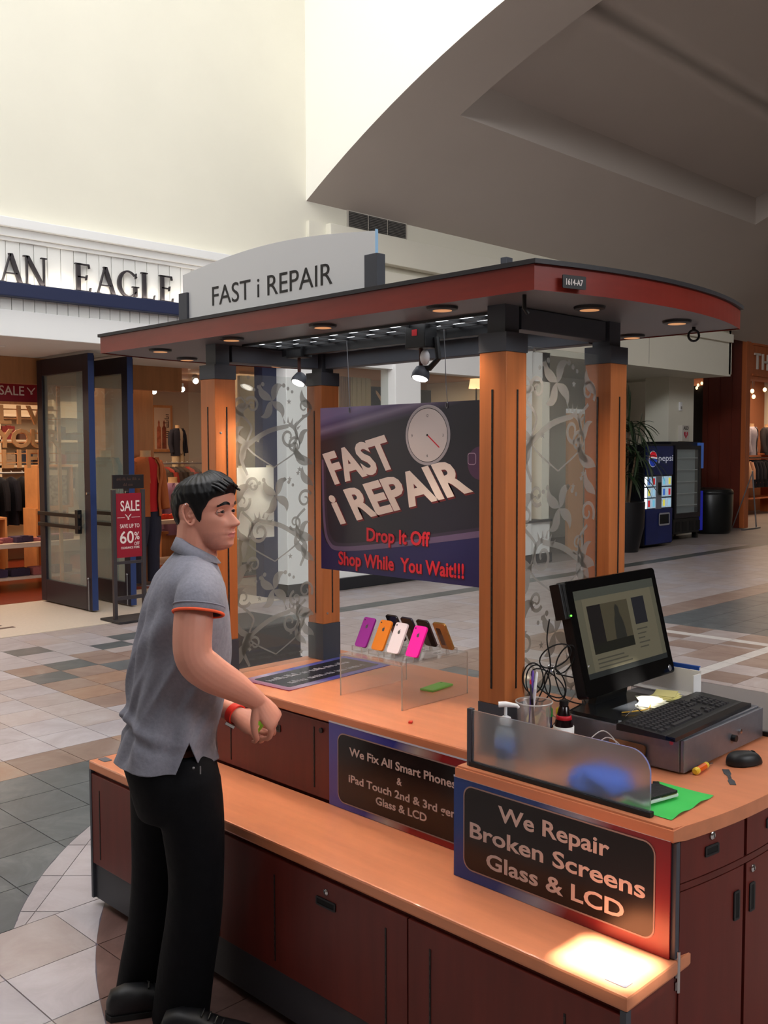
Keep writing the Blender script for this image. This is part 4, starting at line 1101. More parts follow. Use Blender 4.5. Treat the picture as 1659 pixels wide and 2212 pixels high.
part('blade', mat('spudger_steel', S(96, 98, 104), 0.35, metal=0.6), t, lambda b: b.prism([(-0.066, -0.009), (-0.03, -0.010), (-0.012, -0.004), (0.015, -0.004), (0.03, -0.009), (0.062, -0.008), (0.062, 0.008), (0.03, 0.009), (0.015, 0.004), (-0.012, 0.004), (-0.03, 0.010), (-0.066, 0.009)], None, 0.0016))
part('grip', M_chrome, t, lambda b: b.box((-0.012, -0.0045, 0.0016), (0.010, 0.0045, 0.0022)))
t = thing('green_paper', 'bright green sheet under the black phone on the counter', 'paper', (2.22, 1.225, CZ))
def gp(b):
    nx, ny = 12, 8; rg = []
    for i in range(nx+1):
        row = []
        for j in range(ny+1):
            u, v = i/nx, j/ny
            x = -0.108+0.226*u+0.004*v; y = -0.083+0.005*u+(0.150+0.012*u)*v
            z = 0.0015+0.006*max(0, (0.35-v))**2*8*math.sin(u*7)**2
            row.append((x, y, z))
        rg.append(row)
    vs = [p for r_ in rg for p in r_]; W_ = ny+1
    b.add(vs, [(i*W_+j, (i+1)*W_+j, (i+1)*W_+j+1, i*W_+j+1) for i in range(nx) for j in range(ny)])
part('sheet', mat('green_card', S(58, 190, 84), 0.6), t, gp, 'all')
t = thing('wallet_phone', 'white phone in black wallet case on the green sheet', 'phone', (2.205, 1.250, CZ+0.007), math.radians(-12))
part('phone_body', M_white_pl, t, lambda b: b.cbox((-0.065, -0.036, 0), (0.062, 0.034, 0.009), 0.003))
part('cover', mat('black_leather', S(20, 20, 22), 0.6, bump=(120, 0.3)), t, lambda b: b.cbox((-0.064, -0.035, 0.0095), (0.060, 0.037, 0.017), 0.003))
part('band', mat('olive_band', S(110, 116, 60), 0.5), t, lambda b: b.box((0.0, -0.0362, 0.009), (0.055, -0.034, 0.0105)))
t = thing('usb_stick', 'small white and black memory stick behind the black wallet', 'memory stick', (2.285, 1.278, CZ+0.0045), math.radians(35))
part('body', M_white_pl, t, lambda b: b.cbox((-0.03, -0.008, 0), (0.012, 0.008, 0.007), 0.002)); part('cap', M_black, t, lambda b: b.cbox((0.012, -0.0085, 0), (0.032, 0.0085, 0.0075), 0.002))
part('stripe', mat('stick_red', S(190, 60, 60), 0.5), t, lambda b: b.box((-0.02, -0.004, 0.007), (0.004, 0.002, 0.0074)))
t = thing('blue_cloth', 'crumpled blue cloth behind the frosted front screen', 'cloth', (2.19, 1.385, CZ))
def cloth(b):
    rg = []
    for k in range(8):
        a = k/7; s_ = math.cos(a*PI/2)**0.6+0.02
        rg.append([(0.07*s_*math.cos(q_)*(1+0.15*math.sin(3*q_+k)), 0.085*s_*math.sin(q_)*(1+0.12*math.sin(4*q_)), 0.001+0.055*math.sin(a*PI/2)+0.004*math.sin(5*q_)*a) for q_ in [2*PI*j/24 for j in range(24)]])
    b.loft(rg)
part('fabric', mat('blue_fabric', S(52, 104, 214), 0.8), t, cloth, 'all')
# cup of pens
t = thing('pen_cup', 'clear plastic drink cup holding pens behind the frosted screen', 'cup', (2.25, 1.648, CZ))
part('cup_wall', clear_mat('cup_plastic', (0.93, 0.91, 0.90, 1), 0.16, 0.05, (0.8, 0.76, 0.74, 1)), t, lambda b: b.lathe([(0.0, 0.0), (0.036, 0.0), (0.040, 0.02), (0.050, 0.168), (0.0525, 0.170), (0.053, 0.175), (0.049, 0.175), (0.048, 0.168), (0.038, 0.006), (0.0, 0.006)], n=28), 'all')
part('rim', clear_mat('cup_rim', (0.9, 0.9, 0.9, 1), 0.5, 0.05), t, lambda b: b.tube([(0.052*math.cos(a), 0.052*math.sin(a), 0.174) for a in [2*PI*k/28 for k in range(28)]], 0.002, 6, closed=True), True)
for c_, p0, p1, r_, lab in ((S(30, 20, 24), (0.0, -0.01, 0.012), (-0.012, 0.004, 0.225), 0.004, 'black pen'), (S(196, 30, 50), (0.012, 0.0, 0.012), (-0.002, 0.012, 0.235), 0.0042, 'red pen'), (S(228, 222, 230), (-0.015, 0.012, 0.012), (0.010, -0.002, 0.258), 0.005, 'white pen'), (S(84, 50, 150), (0.0, 0.02, 0.012), (0.002, 0.006, 0.262), 0.0045, 'violet pen')):
    pt = thing('pen', lab + ' standing in the clear drink cup', 'pen', (2.25, 1.648, CZ), 0, 'pens in the cup')
    d = Vector(p1)-Vector(p0)
    part('barrel', mat('pen_'+lab, c_, 0.35), pt, lambda b: b.cyl(p0, Vector(p0)+d*0.8, r_, n=10), True)
    part('tip', mat('pen_tip_'+lab, tuple(min(1, v*1.6+0.05) for v in c_[:3])+(1,), 0.3), pt, lambda b: b.tube([Vector(p0)+d*0.8, Vector(p0)+d*0.97, p1], [r_*0.9, r_*0.8, r_*0.4], 10), True)
t = thing('pump_bottle', 'clear sanitizer bottle with white pump beside the front right post', 'bottle', (2.150, 1.672, CZ))
part('bottle', clear_mat('bottle_clear', (0.86, 0.92, 0.95, 1), 0.25, 0.05, (0.7, 0.8, 0.86, 1)), t, lambda b: b.lathe([(0.0, 0), (0.026, 0), (0.028, 0.006), (0.028, 0.095), (0.020, 0.115), (0.011, 0.122), (0.011, 0.130), (0, 0.130)], n=20), 'all')
part('label', mat('label_blue', S(60, 96, 160), 0.5), t, lambda b: b.lathe([(0.0284, 0.03), (0.0288, 0.03), (0.0288, 0.082), (0.0284, 0.082)], n=20), 'all')
part('pump_collar', M_white_pl, t, lambda b: b.lathe([(0, 0.128), (0.015, 0.128), (0.015, 0.143), (0.008, 0.147), (0.0045, 0.147), (0.0045, 0.175), (0, 0.175)], n=16), True)
part('pump_head', M_white_pl, t, lambda b: b.tube([(-0.014, 0.014, 0.179), (0.0, 0.0, 0.180), (0.022, -0.022, 0.176), (0.026, -0.026, 0.170)], [0.008, 0.008, 0.0055, 0.004], 10), True)
t = thing('soda_bottle', 'dark bottle with red and white label behind the pen cup', 'bottle', (2.345, 1.612, CZ))
part('body', mat('cola_dark', S(24, 10, 12), 0.15), t, lambda b: b.lathe([(0, 0), (0.026, 0), (0.029, 0.01), (0.029, 0.075), (0.026, 0.1), (0.014, 0.148), (0.011, 0.152), (0.0, 0.152)], n=20), 'all')
part('label', M_white_pl, t, lambda b: b.lathe([(0.0294, 0.05), (0.0298, 0.05), (0.0298, 0.092), (0.0294, 0.092)], n=20), 'all')
part('label_band', M_bred, t, lambda b: b.lathe([(0.0232, 0.112), (0.0236, 0.112), (0.0215, 0.124), (0.0208, 0.124)], n=20), 'all')
part('cap', M_black, t, lambda b: b.lathe([(0, 0.152), (0.0135, 0.152), (0.0135, 0.166), (0, 0.166)], n=16), True)
for c_, nm, x, y in ((S(50, 170, 80), 'green', 2.375, 1.684), (S(214, 180, 40), 'yellow', 2.395, 1.662)):
    t = thing('marker', nm + ' capped marker standing behind the pen cup', 'marker', (x, y, CZ), 0, 'markers behind the cup')
    part('barrel', mat('marker_dark', S(36, 40, 74), 0.4), t, lambda b: b.cyl((0, 0, 0), (0, 0, 0.10), 0.0085, n=12), True)
    part('cap', mat('marker_'+nm, c_, 0.4), t, lambda b: b.tube([(0, 0, 0.1), (0, 0, 0.122), (0, 0, 0.128)], [0.0105, 0.0105, 0.006], 12), True)
t = thing('earphone_cable', 'thin white earphone cable coiled against the cash drawer', 'cable', (2.38, 1.52, CZ))
part('cable', M_white_pl, t, lambda b: b.tube(smooth_path([(-0.02, 0.06, 0.004), (-0.01, 0.03, 0.05), (0.02, -0.005, 0.085), (0.03, -0.045, 0.05), (0.0, -0.05, 0.006), (-0.02, 0.0, 0.03), (0.01, -0.02, 0.07), (0.02, -0.06, 0.055), (0.0, -0.08, 0.02), (-0.03, -0.09, 0.004)], 8), 0.0016, 6), True)
t = thing('bronze_phone', 'bronze phone shell leaning on the side of the cash drawer', 'phone', (2.418, 1.455, CZ), math.radians(0))
Mq = Matrix.Rotation(math.radians(14), 4, 'Y')
part('shell', mat('bronze_shell', S(150, 106, 74), 0.3, metal=0.3), t, lambda b: b.loft([[(0.0, y, z) for y, z in round_rect(0.115, 0.06, 0.008, 4, -0.06, 0.002)], [(-0.007, y, z) for y, z in round_rect(0.115, 0.06, 0.008, 4, -0.06, 0.002)]], True, Mq))
part('dark_insert', M_black, t, lambda b: [b.box((-0.0078, -0.045, 0.014), (-0.007, 0.02, 0.022), Mq), b.box((-0.0078, -0.03, 0.032), (-0.007, 0.04, 0.044), Mq)])
# papers on the monitor foot
for lab, c_, x, y, rz, s_, z in (('loose white notes in the sun on the monitor foot', S(240, 236, 214), 2.675, 1.515, 0.3, 0.09, 0.0), ('pale yellow note pad behind the keyboard', S(232, 222, 150), 2.775, 1.528, -0.1, 0.085, 0.0)):
    t = thing('note_pad', lab, 'notes', (x, y, CZ+0.111), rz)
    for k in range(4):
        part('note', mat('note_%s%d' % (lab[:5], k % 2), tuple(min(1, v*(1-0.05*(k % 2))) for v in c_[:3])+(1,), 0.8), t, lambda b: b.prism([(-s_/2, -s_*0.4), (s_/2, -s_*0.4), (s_/2, s_*0.4), (-s_/2, s_*0.4)], Matrix.Translation((0.006*k, 0.004*k, 0.0026*k)) @ Matrix.Rotation(0.22*k-0.2, 4, 'Z'), 0.002))
t = thing('binder_wire', 'twisted yellow and steel charging leads on the monitor foot', 'cable', (2.575, 1.505, CZ+0.111))
part('lead', mat('lead_yellow', S(206, 160, 60), 0.4), t, lambda b: b.tube(smooth_path([(-0.06, 0.02, 0.003), (-0.02, -0.01, 0.006), (0.03, -0.015, 0.004), (0.07, 0.0, 0.006)], 6), 0.002, 6), True)
part('wire', M_chrome, t, lambda b: b.tube(smooth_path([(-0.09, -0.01, 0.003), (-0.05, -0.02, 0.02), (-0.02, -0.03, 0.004), (0.05, -0.035, 0.004)], 6), 0.0014, 6), True)
t = thing('document_box', 'open white document box behind the cash drawer', 'box', (2.885, 1.615, CZ+0.1005))
part('back', M_paper, t, lambda b: b.box((0.036, -0.13, 0.0), (0.040, 0.10, 0.078))); part('end', M_paper, t, lambda b: b.box((-0.01, -0.13, 0.0), (0.036, -0.126, 0.070)))
part('tray', M_paper, t, lambda b: b.box((-0.01, -0.126, 0.0), (0.036, 0.10, 0.004)))
t = thing('blue_folder', 'blue folder standing behind the white document box', 'folder', (2.934, 1.615, CZ))
part('cover', mat('folder_blue', S(24, 74, 160), 0.5), t, lambda b: b.cbox((0.0, -0.118, 0), (0.010, 0.10, 0.190), 0.002)); part('pages', M_paper, t, lambda b: b.box((0.0018, -0.1185, 0.004), (0.0082, 0.098, 0.186)))
t = thing('yellow_packet', 'pale yellow packet on the counter behind the right etched panel', 'packet', (2.60, 1.90, CZ), 0.4)
part('wrapper', mat('packet_yellow', S(226, 220, 150), 0.5), t, lambda b: b.loft([[(-0.05, -0.02, 0.002), (-0.05, 0.02, 0.002), (-0.05, 0.02, 0.006), (-0.05, -0.02, 0.006)], [(0, -0.025, 0), (0, 0.025, 0), (0, 0.022, 0.03), (0, -0.022, 0.03)], [(0.05, -0.02, 0.002), (0.05, 0.02, 0.002), (0.05, 0.02, 0.006), (0.05, -0.02, 0.006)]]))

# ------------------------------------------------------------------ things on the low counter
t = thing('acrylic_riser', 'clear acrylic riser table carrying the display phones', 'riser', (2.557, 2.455, CZ))
RW, RD, RH = 0.173, 0.155, 0.155
boxp('top', M_acryl, t, (-RW, -RD, RH-0.004), (RW, RD, RH))
for s_ in (-1, 1): boxp('side', M_acryl, t, (-RW, s_*RD-0.002, 0), (RW, s_*RD+0.002, RH-0.004))
for sx in (-1, 1):
    for sy in (-1, 1): boxp('edge', M_acryl_edge, t, (sx*RW-0.0012, sy*RD-0.0022, 0), (sx*RW+0.0012, sy*RD+0.0022, RH-0.004))
for sx in (-1, 1): boxp('top_edge', M_acryl_edge, t, (sx*RW-0.001, -RD, RH-0.004), (sx*RW+0.001, RD, RH))
def apple(b, M):
    o = []
    for k in range(28):
        a = 2*PI*k/28; r_ = 0.0062*(1-0.10*math.cos(2*a)+0.06*abs(math.cos(a)))
        if abs(a-0.15) < 0.45 : r_ *= 0.72
        o.append((r_*math.cos(a), r_*math.sin(a)*1.05))
    b.prism(o, M, 0.0004); b.prism([(0.0, 0.0072), (0.003, 0.0085), (0.0035, 0.0115), (0.0005, 0.010)], M, 0.0004)
def display_phone(label, color, x, y, back, spec=0.25, metal=0.0, detail=None):
    """phone shell leaning on a clear easel; back=False leans towards +X (seen from the front), True leans the other way"""
    t = thing('display_phone', label, 'phone', (x, y, CZ+RH), PI if back else 0.0, 'display phones on the riser')
    M = Matrix.Translation((0, 0, 0.012)) @ Matrix.Rotation(math.radians(28), 4, 'Y') @ frame_x(0, 0, 0)
    pm_ = mat('phone_'+label, color, spec, metal=metal)
    o = round_rect(0.059, 0.115, 0.009, 5, -0.0295, 0)
    part('shell', pm_, t, lambda b: b.loft([[(x_, y_, 0.0) for x_, y_ in o], [(x_, y_, 0.0065) for x_, y_ in o], [(x_*0.985, 0.0575+(y_-0.0575)*0.992, 0.0078) for x_, y_ in o]], True, M))
    part('glass_front', mat('phone_glass', S(20, 18, 20), 0.1) if not detail else mat('gold_inside', S(212, 158, 92), 0.3, metal=0.4), t, lambda b: b.prism(round_rect(0.057, 0.113, 0.008, 5, -0.0285, 0.001), M @ Matrix.Translation((0, 0, -0.0012)), 0.0012))
    part('logo', mat('logo_grey', S(70, 64, 66) if not detail else S(120, 100, 80), 0.3), t, lambda b: apple(b, M @ Matrix.Translation((0, 0.079, 0.0078))))
    part('camera', M_black, t, lambda b: b.lathe([(0, 0.0078), (0.003, 0.0078), (0.003, 0.0086), (0, 0.0086)], (0, 0, 0), 10, M @ Matrix.Translation((-0.021, 0.104, 0))))
    if detail:
        part('battery_bay', mat('bay_brown', S(84, 58, 44), 0.4), t, lambda b: b.prism(round_rect(0.020, 0.075, 0.003, 3, 0.0, 0.018), M @ Matrix.Translation((0, 0, -0.0020)), 0.0008))
    e = part('easel', M_acryl, t, lambda b: [b.box((-0.02, -0.026, 0.0), (0.050, 0.026, 0.003)), b.box((-0.022, -0.026, 0.0), (-0.019, 0.026, 0.018))])
    part('easel_back', M_acryl, e, lambda b: b.add([(0.012, -0.02, 0.003), (0.012, 0.02, 0.003), (0.05, 0.02, 0.075), (0.05, -0.02, 0.075), (0.014, -0.02, 0.003), (0.014, 0.02, 0.003), (0.052, 0.02, 0.075), (0.052, -0.02, 0.075)], [(0, 1, 2, 3), (4, 7, 6, 5), (0, 3, 7, 4), (1, 5, 6, 2), (3, 2, 6, 7), (0, 4, 5, 1)]))
    part('easel_edge', M_acryl_edge, e, lambda b: [b.box((-0.0225, -0.0265, 0.0), (-0.0185, -0.0255, 0.018)), b.box((-0.0225, 0.0255, 0.0), (-0.0185, 0.0265, 0.018)), b.box((-0.0225, -0.026, 0.0165), (-0.0185, 0.026, 0.0185))])
    return t
display_phone('purple phone shell, leftmost of the front row on the riser', S(146, 34, 146), 2.47, 2.592, False)
display_phone('orange phone shell, second of the front row on the riser', S(220, 124, 30), 2.47, 2.505, False)
display_phone('white phone shell, third of the front row on the riser', S(232, 218, 226), 2.47, 2.426, False)
display_phone('hot pink phone shell, rightmost of the front row on the riser', S(250, 30, 170), 2.47, 2.333, False)
display_phone('black phone shell behind the orange one on the riser', S(52, 36, 34), 2.665, 2.578, True)
display_phone('dark violet phone shell behind the white one on the riser', S(56, 44, 62), 2.665, 2.500, True)
display_phone('dark brown phone shell in the back row beside the gold one', S(74, 46, 44), 2.665, 2.420, True)
display_phone('gold phone frame at the right end of the back row', S(206, 150, 84), 2.665, 2.338, True, 0.25, 0.6, True)
t = thing('green_phone_case', 'lime green phone case lying flat under the riser', 'phone case', (2.712, 2.435, CZ), math.radians(8))
part('shell', mat('lime_plastic', S(104, 196, 56), 0.4), t, lambda b: b.cbox((-0.068, -0.030, 0), (0.068, 0.030, 0.008), 0.003))
part('camera_hole', M_black, t, lambda b: b.lathe([(0, 0.008), (0.004, 0.008), (0.004, 0.0085), (0, 0.0085)], (0.055, 0.016, 0), 12))
t = thing('red_clip', 'tiny red plastic clip on the low counter', 'clip', (2.294, 2.174, CZ), 0.5)
part('body', mat('red_plastic', S(226, 60, 40), 0.4), t, lambda b: b.cbox((-0.008, -0.006, 0), (0.008, 0.006, 0.007), 0.0015)); part('arm', mat('red_plastic', S(226, 60, 40)), t, lambda b: b.cbox((0.004, -0.003, 0.002), (0.014, 0.003, 0.005), 0.001))
# ------------------------------------------------------------------ clothing shop behind the kiosk
def at(px, py, ax, val):
    """point of the scene on the plane ax = val that the photograph shows at (px, py)"""
    d = FW*FPX + RT*(px-829.5) - UP*(py-1106); o = Vector((0, 0, CAM_H)); i = 'xyz'.index(ax)
    return o + d*((val-o[i])/d[i])
M_ivory = mat('shop_ivory', S(214, 196, 172), 0.8)
M_tan = mat('shop_tan_wood', S(176, 122, 80), 0.6, noise=(2, 0.12, (8, 8, 0.7)))
M_redf = mat('shop_red_floor', S(122, 48, 26), 0.28, noise=(1.5, 0.15, (6, 0.8, 1)))
M_sale = mat('sale_red', S(140, 14, 36), 0.5)
M_eagle = mat('print_cream', S(224, 208, 200), 0.6)
M_oakc = mat('crate_oak', S(214, 150, 94), 0.6, noise=(3, 0.14, (8, 1, 1)))
# fascia over the entrance
fas = struct(boxp('trim_fascia', M_board, None, (-2.0, YF-0.02, 2.94), (7.72, YF+0.3, 4.02)))
for k, (z0, z1, pr) in enumerate(((3.97, 4.06, 0.14), (3.89, 3.97, 0.09), (3.85, 3.89, 0.06))): trim(M_trimw, (-2.0, YF-pr, z0), (7.72, YF, z1), 0.006)
x = 3.1
while x < 7.7:
    boxp('board', M_board, fas, (x+0.0045, YF-0.034, 3.43), (min(x+0.142, 7.72)-0.0045, YF-0.02, 3.85), 0.002); x += 0.142
x = 3.1
while x < 7.7:
    boxp('board', M_board, fas, (x+0.004, YF-0.040, 3.185), (min(x+0.118, 7.72)-0.004, YF-0.02, 3.31), 0.002); x += 0.118
trim(M_navy, (-2.0, YF-0.15, 3.305), (7.72, YF-0.02, 3.440), 0.01)
trim(M_trimw, (-2.0, YF-0.06, 2.93), (7.72, YF-0.02, 3.185), 0.006)
area('fascia_uplight', (5.2, YF-0.10, 3.46), 4.6, 7, (1.0, 0.88, 0.72), (5.2, YF+0.02, 3.9), 0.05)
# letters in capitals with serifs, each cut out of sheet and standing off the boards
def stroke(b, M, x0, y0, x1, y1, w, t=0.03):
    dx, dy = x1-x0, y1-y0
    b.prism([(x0-w/2, y0), (x0+w/2, y0), (x1+w/2, y1), (x1-w/2, y1)] if abs(dy) > abs(dx) else [(x0, y0-w/2), (x1, y1-w/2), (x1, y1+w/2), (x0, y0+w/2)], M, t)
def serif(b, M, xc, y, w, up, t=0.03):
    h = 0.012*(1 if up else -1); b.prism([(xc-w/2, y), (xc+w/2, y), (xc+w/2, y+h), (xc-w/2, y+h)], M, t)
def letter(b, ch, M, h):
    T, N = h*0.145, h*0.05
    if ch == 'A':
        stroke(b, M, 0.05*h, 0, 0.36*h, h, N); stroke(b, M, 0.70*h, 0, 0.36*h, h, T); stroke(b, M, 0.17*h, 0.33*h, 0.58*h, 0.33*h, N*0.8)
        serif(b, M, 0.05*h, 0, 0.24*h, True); serif(b, M, 0.70*h, 0, 0.30*h, True); return 0.80*h
    if ch == 'N':
        stroke(b, M, 0.12*h, 0, 0.12*h, h, N); stroke(b, M, 0.74*h, 0, 0.74*h, h, N); stroke(b, M, 0.70*h, 0, 0.13*h, h, T)
        serif(b, M, 0.12*h, 0, 0.22*h, True); serif(b, M, 0.74*h, h, 0.22*h, False); serif(b, M, 0.08*h, h, 0.16*h, False); return 0.88*h
    if ch == 'E':
        stroke(b, M, 0.15*h, 0, 0.15*h, h, T)
        for y, l in ((N/2, 0.60), (0.52*h, 0.46), (h-N/2, 0.56)): stroke(b, M, 0.10*h, y, l*h, y, N)
        serif(b, M, 0.15*h, 0, 0.26*h, True); serif(b, M, 0.15*h, h, 0.26*h, False)
        for x_, y, dy in ((0.60, 0, 0.17), (0.56, 1.0, -0.15), (0.46, 0.43, 0.18)): b.prism([((x_-0.03)*h, y*h), (x_*h+0.003, y*h), (x_*h+0.012, (y+dy)*h), ((x_)*h, (y+dy)*h)], M, 0.03)
        return 0.66*h
    if ch == 'L':
        stroke(b, M, 0.15*h, 0, 0.15*h, h, T); stroke(b, M, 0.10*h, N/2, 0.56*h, N/2, N); serif(b, M, 0.15*h, 0, 0.26*h, True); serif(b, M, 0.15*h, h, 0.28*h, False)
        b.prism([(0.53*h, 0), (0.56*h, 0), (0.61*h, 0.20*h), (0.585*h, 0.20*h)], M, 0.03); return 0.64*h
    if ch == 'G':
        c = [(0.48*h+0.42*h*math.cos(a), 0.5*h+0.49*h*math.sin(a)) for a in [0.75+(2*PI-1.35)*k/30 for k in range(31)]]
        for i in range(30):
            (xa, ya), (xb, yb) = c[i], c[i+1]
            wa = N+(T-N)*max(0, -math.cos(0.75+(2*PI-1.35)*i/30)); wb = N+(T-N)*max(0, -math.cos(0.75+(2*PI-1.35)*(i+1)/30))
            def inn(px_, py_, w_):
                dx, dy = 0.48*h-px_, 0.5*h-py_; l = math.hypot(dx, dy); return (px_+dx/l*w_, py_+dy/l*w_)
            b.prism([(xa, ya), (xb, yb), inn(xb, yb, wb), inn(xa, ya, wa)], M, 0.03)
        stroke(b, M, 0.80*h, 0.06*h, 0.80*h, 0.42*h, T*0.9); serif(b, M, 0.80*h, 0.43*h, 0.28*h, False); serif(b, M, 0.83*h, 0.80*h, 0.06*h, False)
        b.prism([(0.80*h, 0.72*h), (0.83*h, 0.72*h), (0.85*h, 0.92*h), (0.825*h, 0.92*h)], M, 0.03); return 0.98*h
t = thing('storefront_lettering', 'dark serif capitals reading AN EAGLE over the shop entrance', 'sign', (0, YF-0.05, 3.443))
LH = 0.285
# (left edge pixel of each glyph in the photograph gives its place along the wall)
for ch, px, py in (('A', 0, 612), ('N', 50, 618), ('E', 160, 633), ('A', 207, 640), ('G', 250, 647), ('L', 303, 652), ('E', 342, 658)):
    p0 = at(px, py, 'y', YF-0.05)
    b = MB(); letter(b, ch, frame_y(p0.x, 0, 0), LH*1.0); b.build('letter', mat('letter_dark', S(46, 42, 46), 0.5), t)
# recessed entrance
SY0 = 11.35
trim(mat('soffit_white', S(214, 210, 204), 0.8), (-2.0, YF-0.02, 2.935), (7.72, 11.35, 2.99))
struct(boxp('wall_shop_jamb', mat('jamb_navy', S(30, 36, 66), 0.5), None, (7.50, 9.60, 0.0), (7.72, 9.76, 2.94)))
struct(boxp('window_3', M_glass, None, (7.60, 9.76, 0.1), (7.61, SY0, 2.93)))
t = thing('recessed_downlight', 'round recessed downlight in the soffit over the shop entrance', 'ceiling light', (4.55, 10.35, 2.934))
part('rim', M_trimw, t, lambda b: b.lathe([(0.05, 0), (0.075, 0), (0.072, -0.006), (0.05, -0.006)], n=20)); ld = bpy.data.lights.new('entrance_lamp', 'SPOT'); ld.energy = 60; ld.color = (1.0, 0.86, 0.7); ld.spot_size = math.radians(140); ld.spot_blend = 0.6; ld.shadow_soft_size = 0.05; lo = bpy.data.objects.new('entrance_lamp', ld); lo.location = (0, 0, -0.02); link(lo, t); part('bulb', mat('store_bulb', S(255, 226, 190), 0.4, emit=(S(255, 220, 176), 6)), t, lambda b: b.lathe([(0, -0.003), (0.05, -0.003), (0.05, -0.001), (0, -0.001)], n=20))
SY = 11.35
struct(boxp('floor_shop', M_redf, None, (-1.0, SY, -0.003), (13.1, 17.0, 0.004)))
struct(boxp('floor_entrance', mat('entrance_terrazzo', S(196, 184, 170), 0.4, noise=(30, 0.05)), None, (-2.0, 9.30, -0.004), (7.5, SY, 0.003)))
struct(boxp('wall_shop_back', M_ivory, None, (-1.0, 16.8, 0), (13.1, 17.0, 3.3)))
struct(boxp('wall_shop_left', M_ivory, None, (-1.2, SY, 0), (-1.0, 17.0, 3.3)))
struct(boxp('ceiling_shop', mat('shop_ceiling', S(170, 130, 100), 0.8), None, (-1.2, 9.76, 3.02), (13.1, 17.0, 3.1)))
trim(M_tan, (-1.0, SY, 2.62), (7.5, SY+0.12, 2.94))
p0, p1 = at(227, 900, 'y', 12.0), at(331, 900, 'y', 12.0)
struct(boxp('wall_shop_pillar', M_tan, None, (p0.x, 12.0, 0), (p1.x, 12.4, 3.0)))
area('shop_lights', (5.5, 13.8, 2.98), 8.0, 250, (1.0, 0.74, 0.50), (5.5, 13.8, 0), 4.0)
area('display_window_lights', (10.6, 10.9, 2.95), 4.0, 26, (1.0, 0.78, 0.56), (10.6, 10.9, 0), 1.6)
struct(boxp('wall_display_back', mat('display_tan', S(188, 158, 128), 0.8), None, (8.94, 12.0, 0), (13.1, 12.15, 3.05)))
def bird(b, M, s):
    """spread-winged bird emblem"""
    for sx in (-1, 1):
        b.prism([(0.02*sx*s, -0.28*s), (0.20*sx*s, -0.02*s), (0.50*sx*s, 0.32*s), (0.52*sx*s, 0.46*s), (0.40*sx*s, 0.40*s), (0.16*sx*s, 0.16*s), (0.0, -0.06*s)][::sx], M, 0.001*max(1, s))
    b.prism([(-0.07*s, -0.10*s), (0.05*s, -0.12*s), (0.22*s, -0.34*s), (0.06*s, -0.44*s), (-0.10*s, -0.40*s)], M, 0.001*max(1, s))
def text_px(s_, cap, m, parent, px, py, Y, w=None, bold=0.0, M0=None, al='LEFT'):
    p = at(px, py, 'y', Y); return text('lettering', s_, cap, m, parent, frame_y(p.x-parent.location.x, Y-parent.location.y, p.z-parent.location.z), bold, 0.004, al, width=w)
# glass doors standing open
def glass_door(label, xh, yh, L, HH, rz=0.0):
    t = thing('glass_door', label, 'door', (xh, yh, 0.02), rz, 'navy shop doors')
    st, th = 0.13, 0.07
    boxp('hinge_stile', M_dr, t, (-th/2, -st, 0), (th/2, 0, HH), 0.004); boxp('lock_stile', M_dr, t, (-th/2, -L, 0), (th/2, -L+st, HH), 0.004)
    boxp('top_rail', M_dr, t, (-th/2, -L+st, HH-0.19), (th/2, -st, HH), 0.004); boxp('bottom_rail', M_dr, t, (-th/2, -L+st, 0), (th/2, -st, 0.26), 0.004)
    boxp('edge_face', mat('door_blue_edge', S(40, 58, 104), 0.4), t, (-th/2-0.001, -L-0.003, 0.0), (th/2+0.001, -L, HH))
    boxp('pane', clear_mat('door_glass_reflect_tint', (0.82, 0.88, 0.86, 1), 0.26, 0.02, (0.74, 0.82, 0.78, 1)), t, (-0.006, -L+st, 0.26), (0.006, -st, HH-0.19))  # pale body colour stands in for a bright reflection in the pane
    for z in (0.93, 1.06):
        h_ = boxp('push_bar', M_black, t, (-th/2-0.05, -L+0.16, z-0.022), (-th/2-0.02, -st*0.3, z+0.022), 0.006)
    boxp('bar_plate', M_black, t, (-th/2-0.055, -L+0.20, 0.86), (-th/2-0.002, -L+0.27, 1.13), 0.006)
    part('floor_bolt', M_steel, t, lambda b: [b.cyl((-th/2-0.012, -L+0.06, 0.0), (-th/2-0.012, -L+0.06, 0.36), 0.007, n=8), b.sphere((-th/2-0.014, -L+0.06, 0.36), 0.013, 8, 6)], True)
    part('lock_cylinder', M_chrome, t, lambda b: b.cyl((-th/2, -L+0.065, 1.32), (-th/2-0.012, -L+0.065, 1.32), 0.014, n=12), True)
    part('hinge', M_steel, t, lambda b: b.cyl((th/2, -0.01, 0.3), (th/2, -0.01, 0.42), 0.012, n=8), True)
    part('closer_arm', M_black, t, lambda b: b.box((th/2, -L+0.02, HH-0.42), (th/2+0.02, -L+0.045, HH-0.02)))
    return t
M_dr = mat('door_navy_black', S(34, 30, 40), 0.4)
glass_door('navy framed glass door standing open, nearer the SALE letters', 5.46, 11.30, 1.24, 2.88)
glass_door('navy framed glass door standing open, behind the sale sign stand', 5.97, 11.30, 1.20, 2.88)
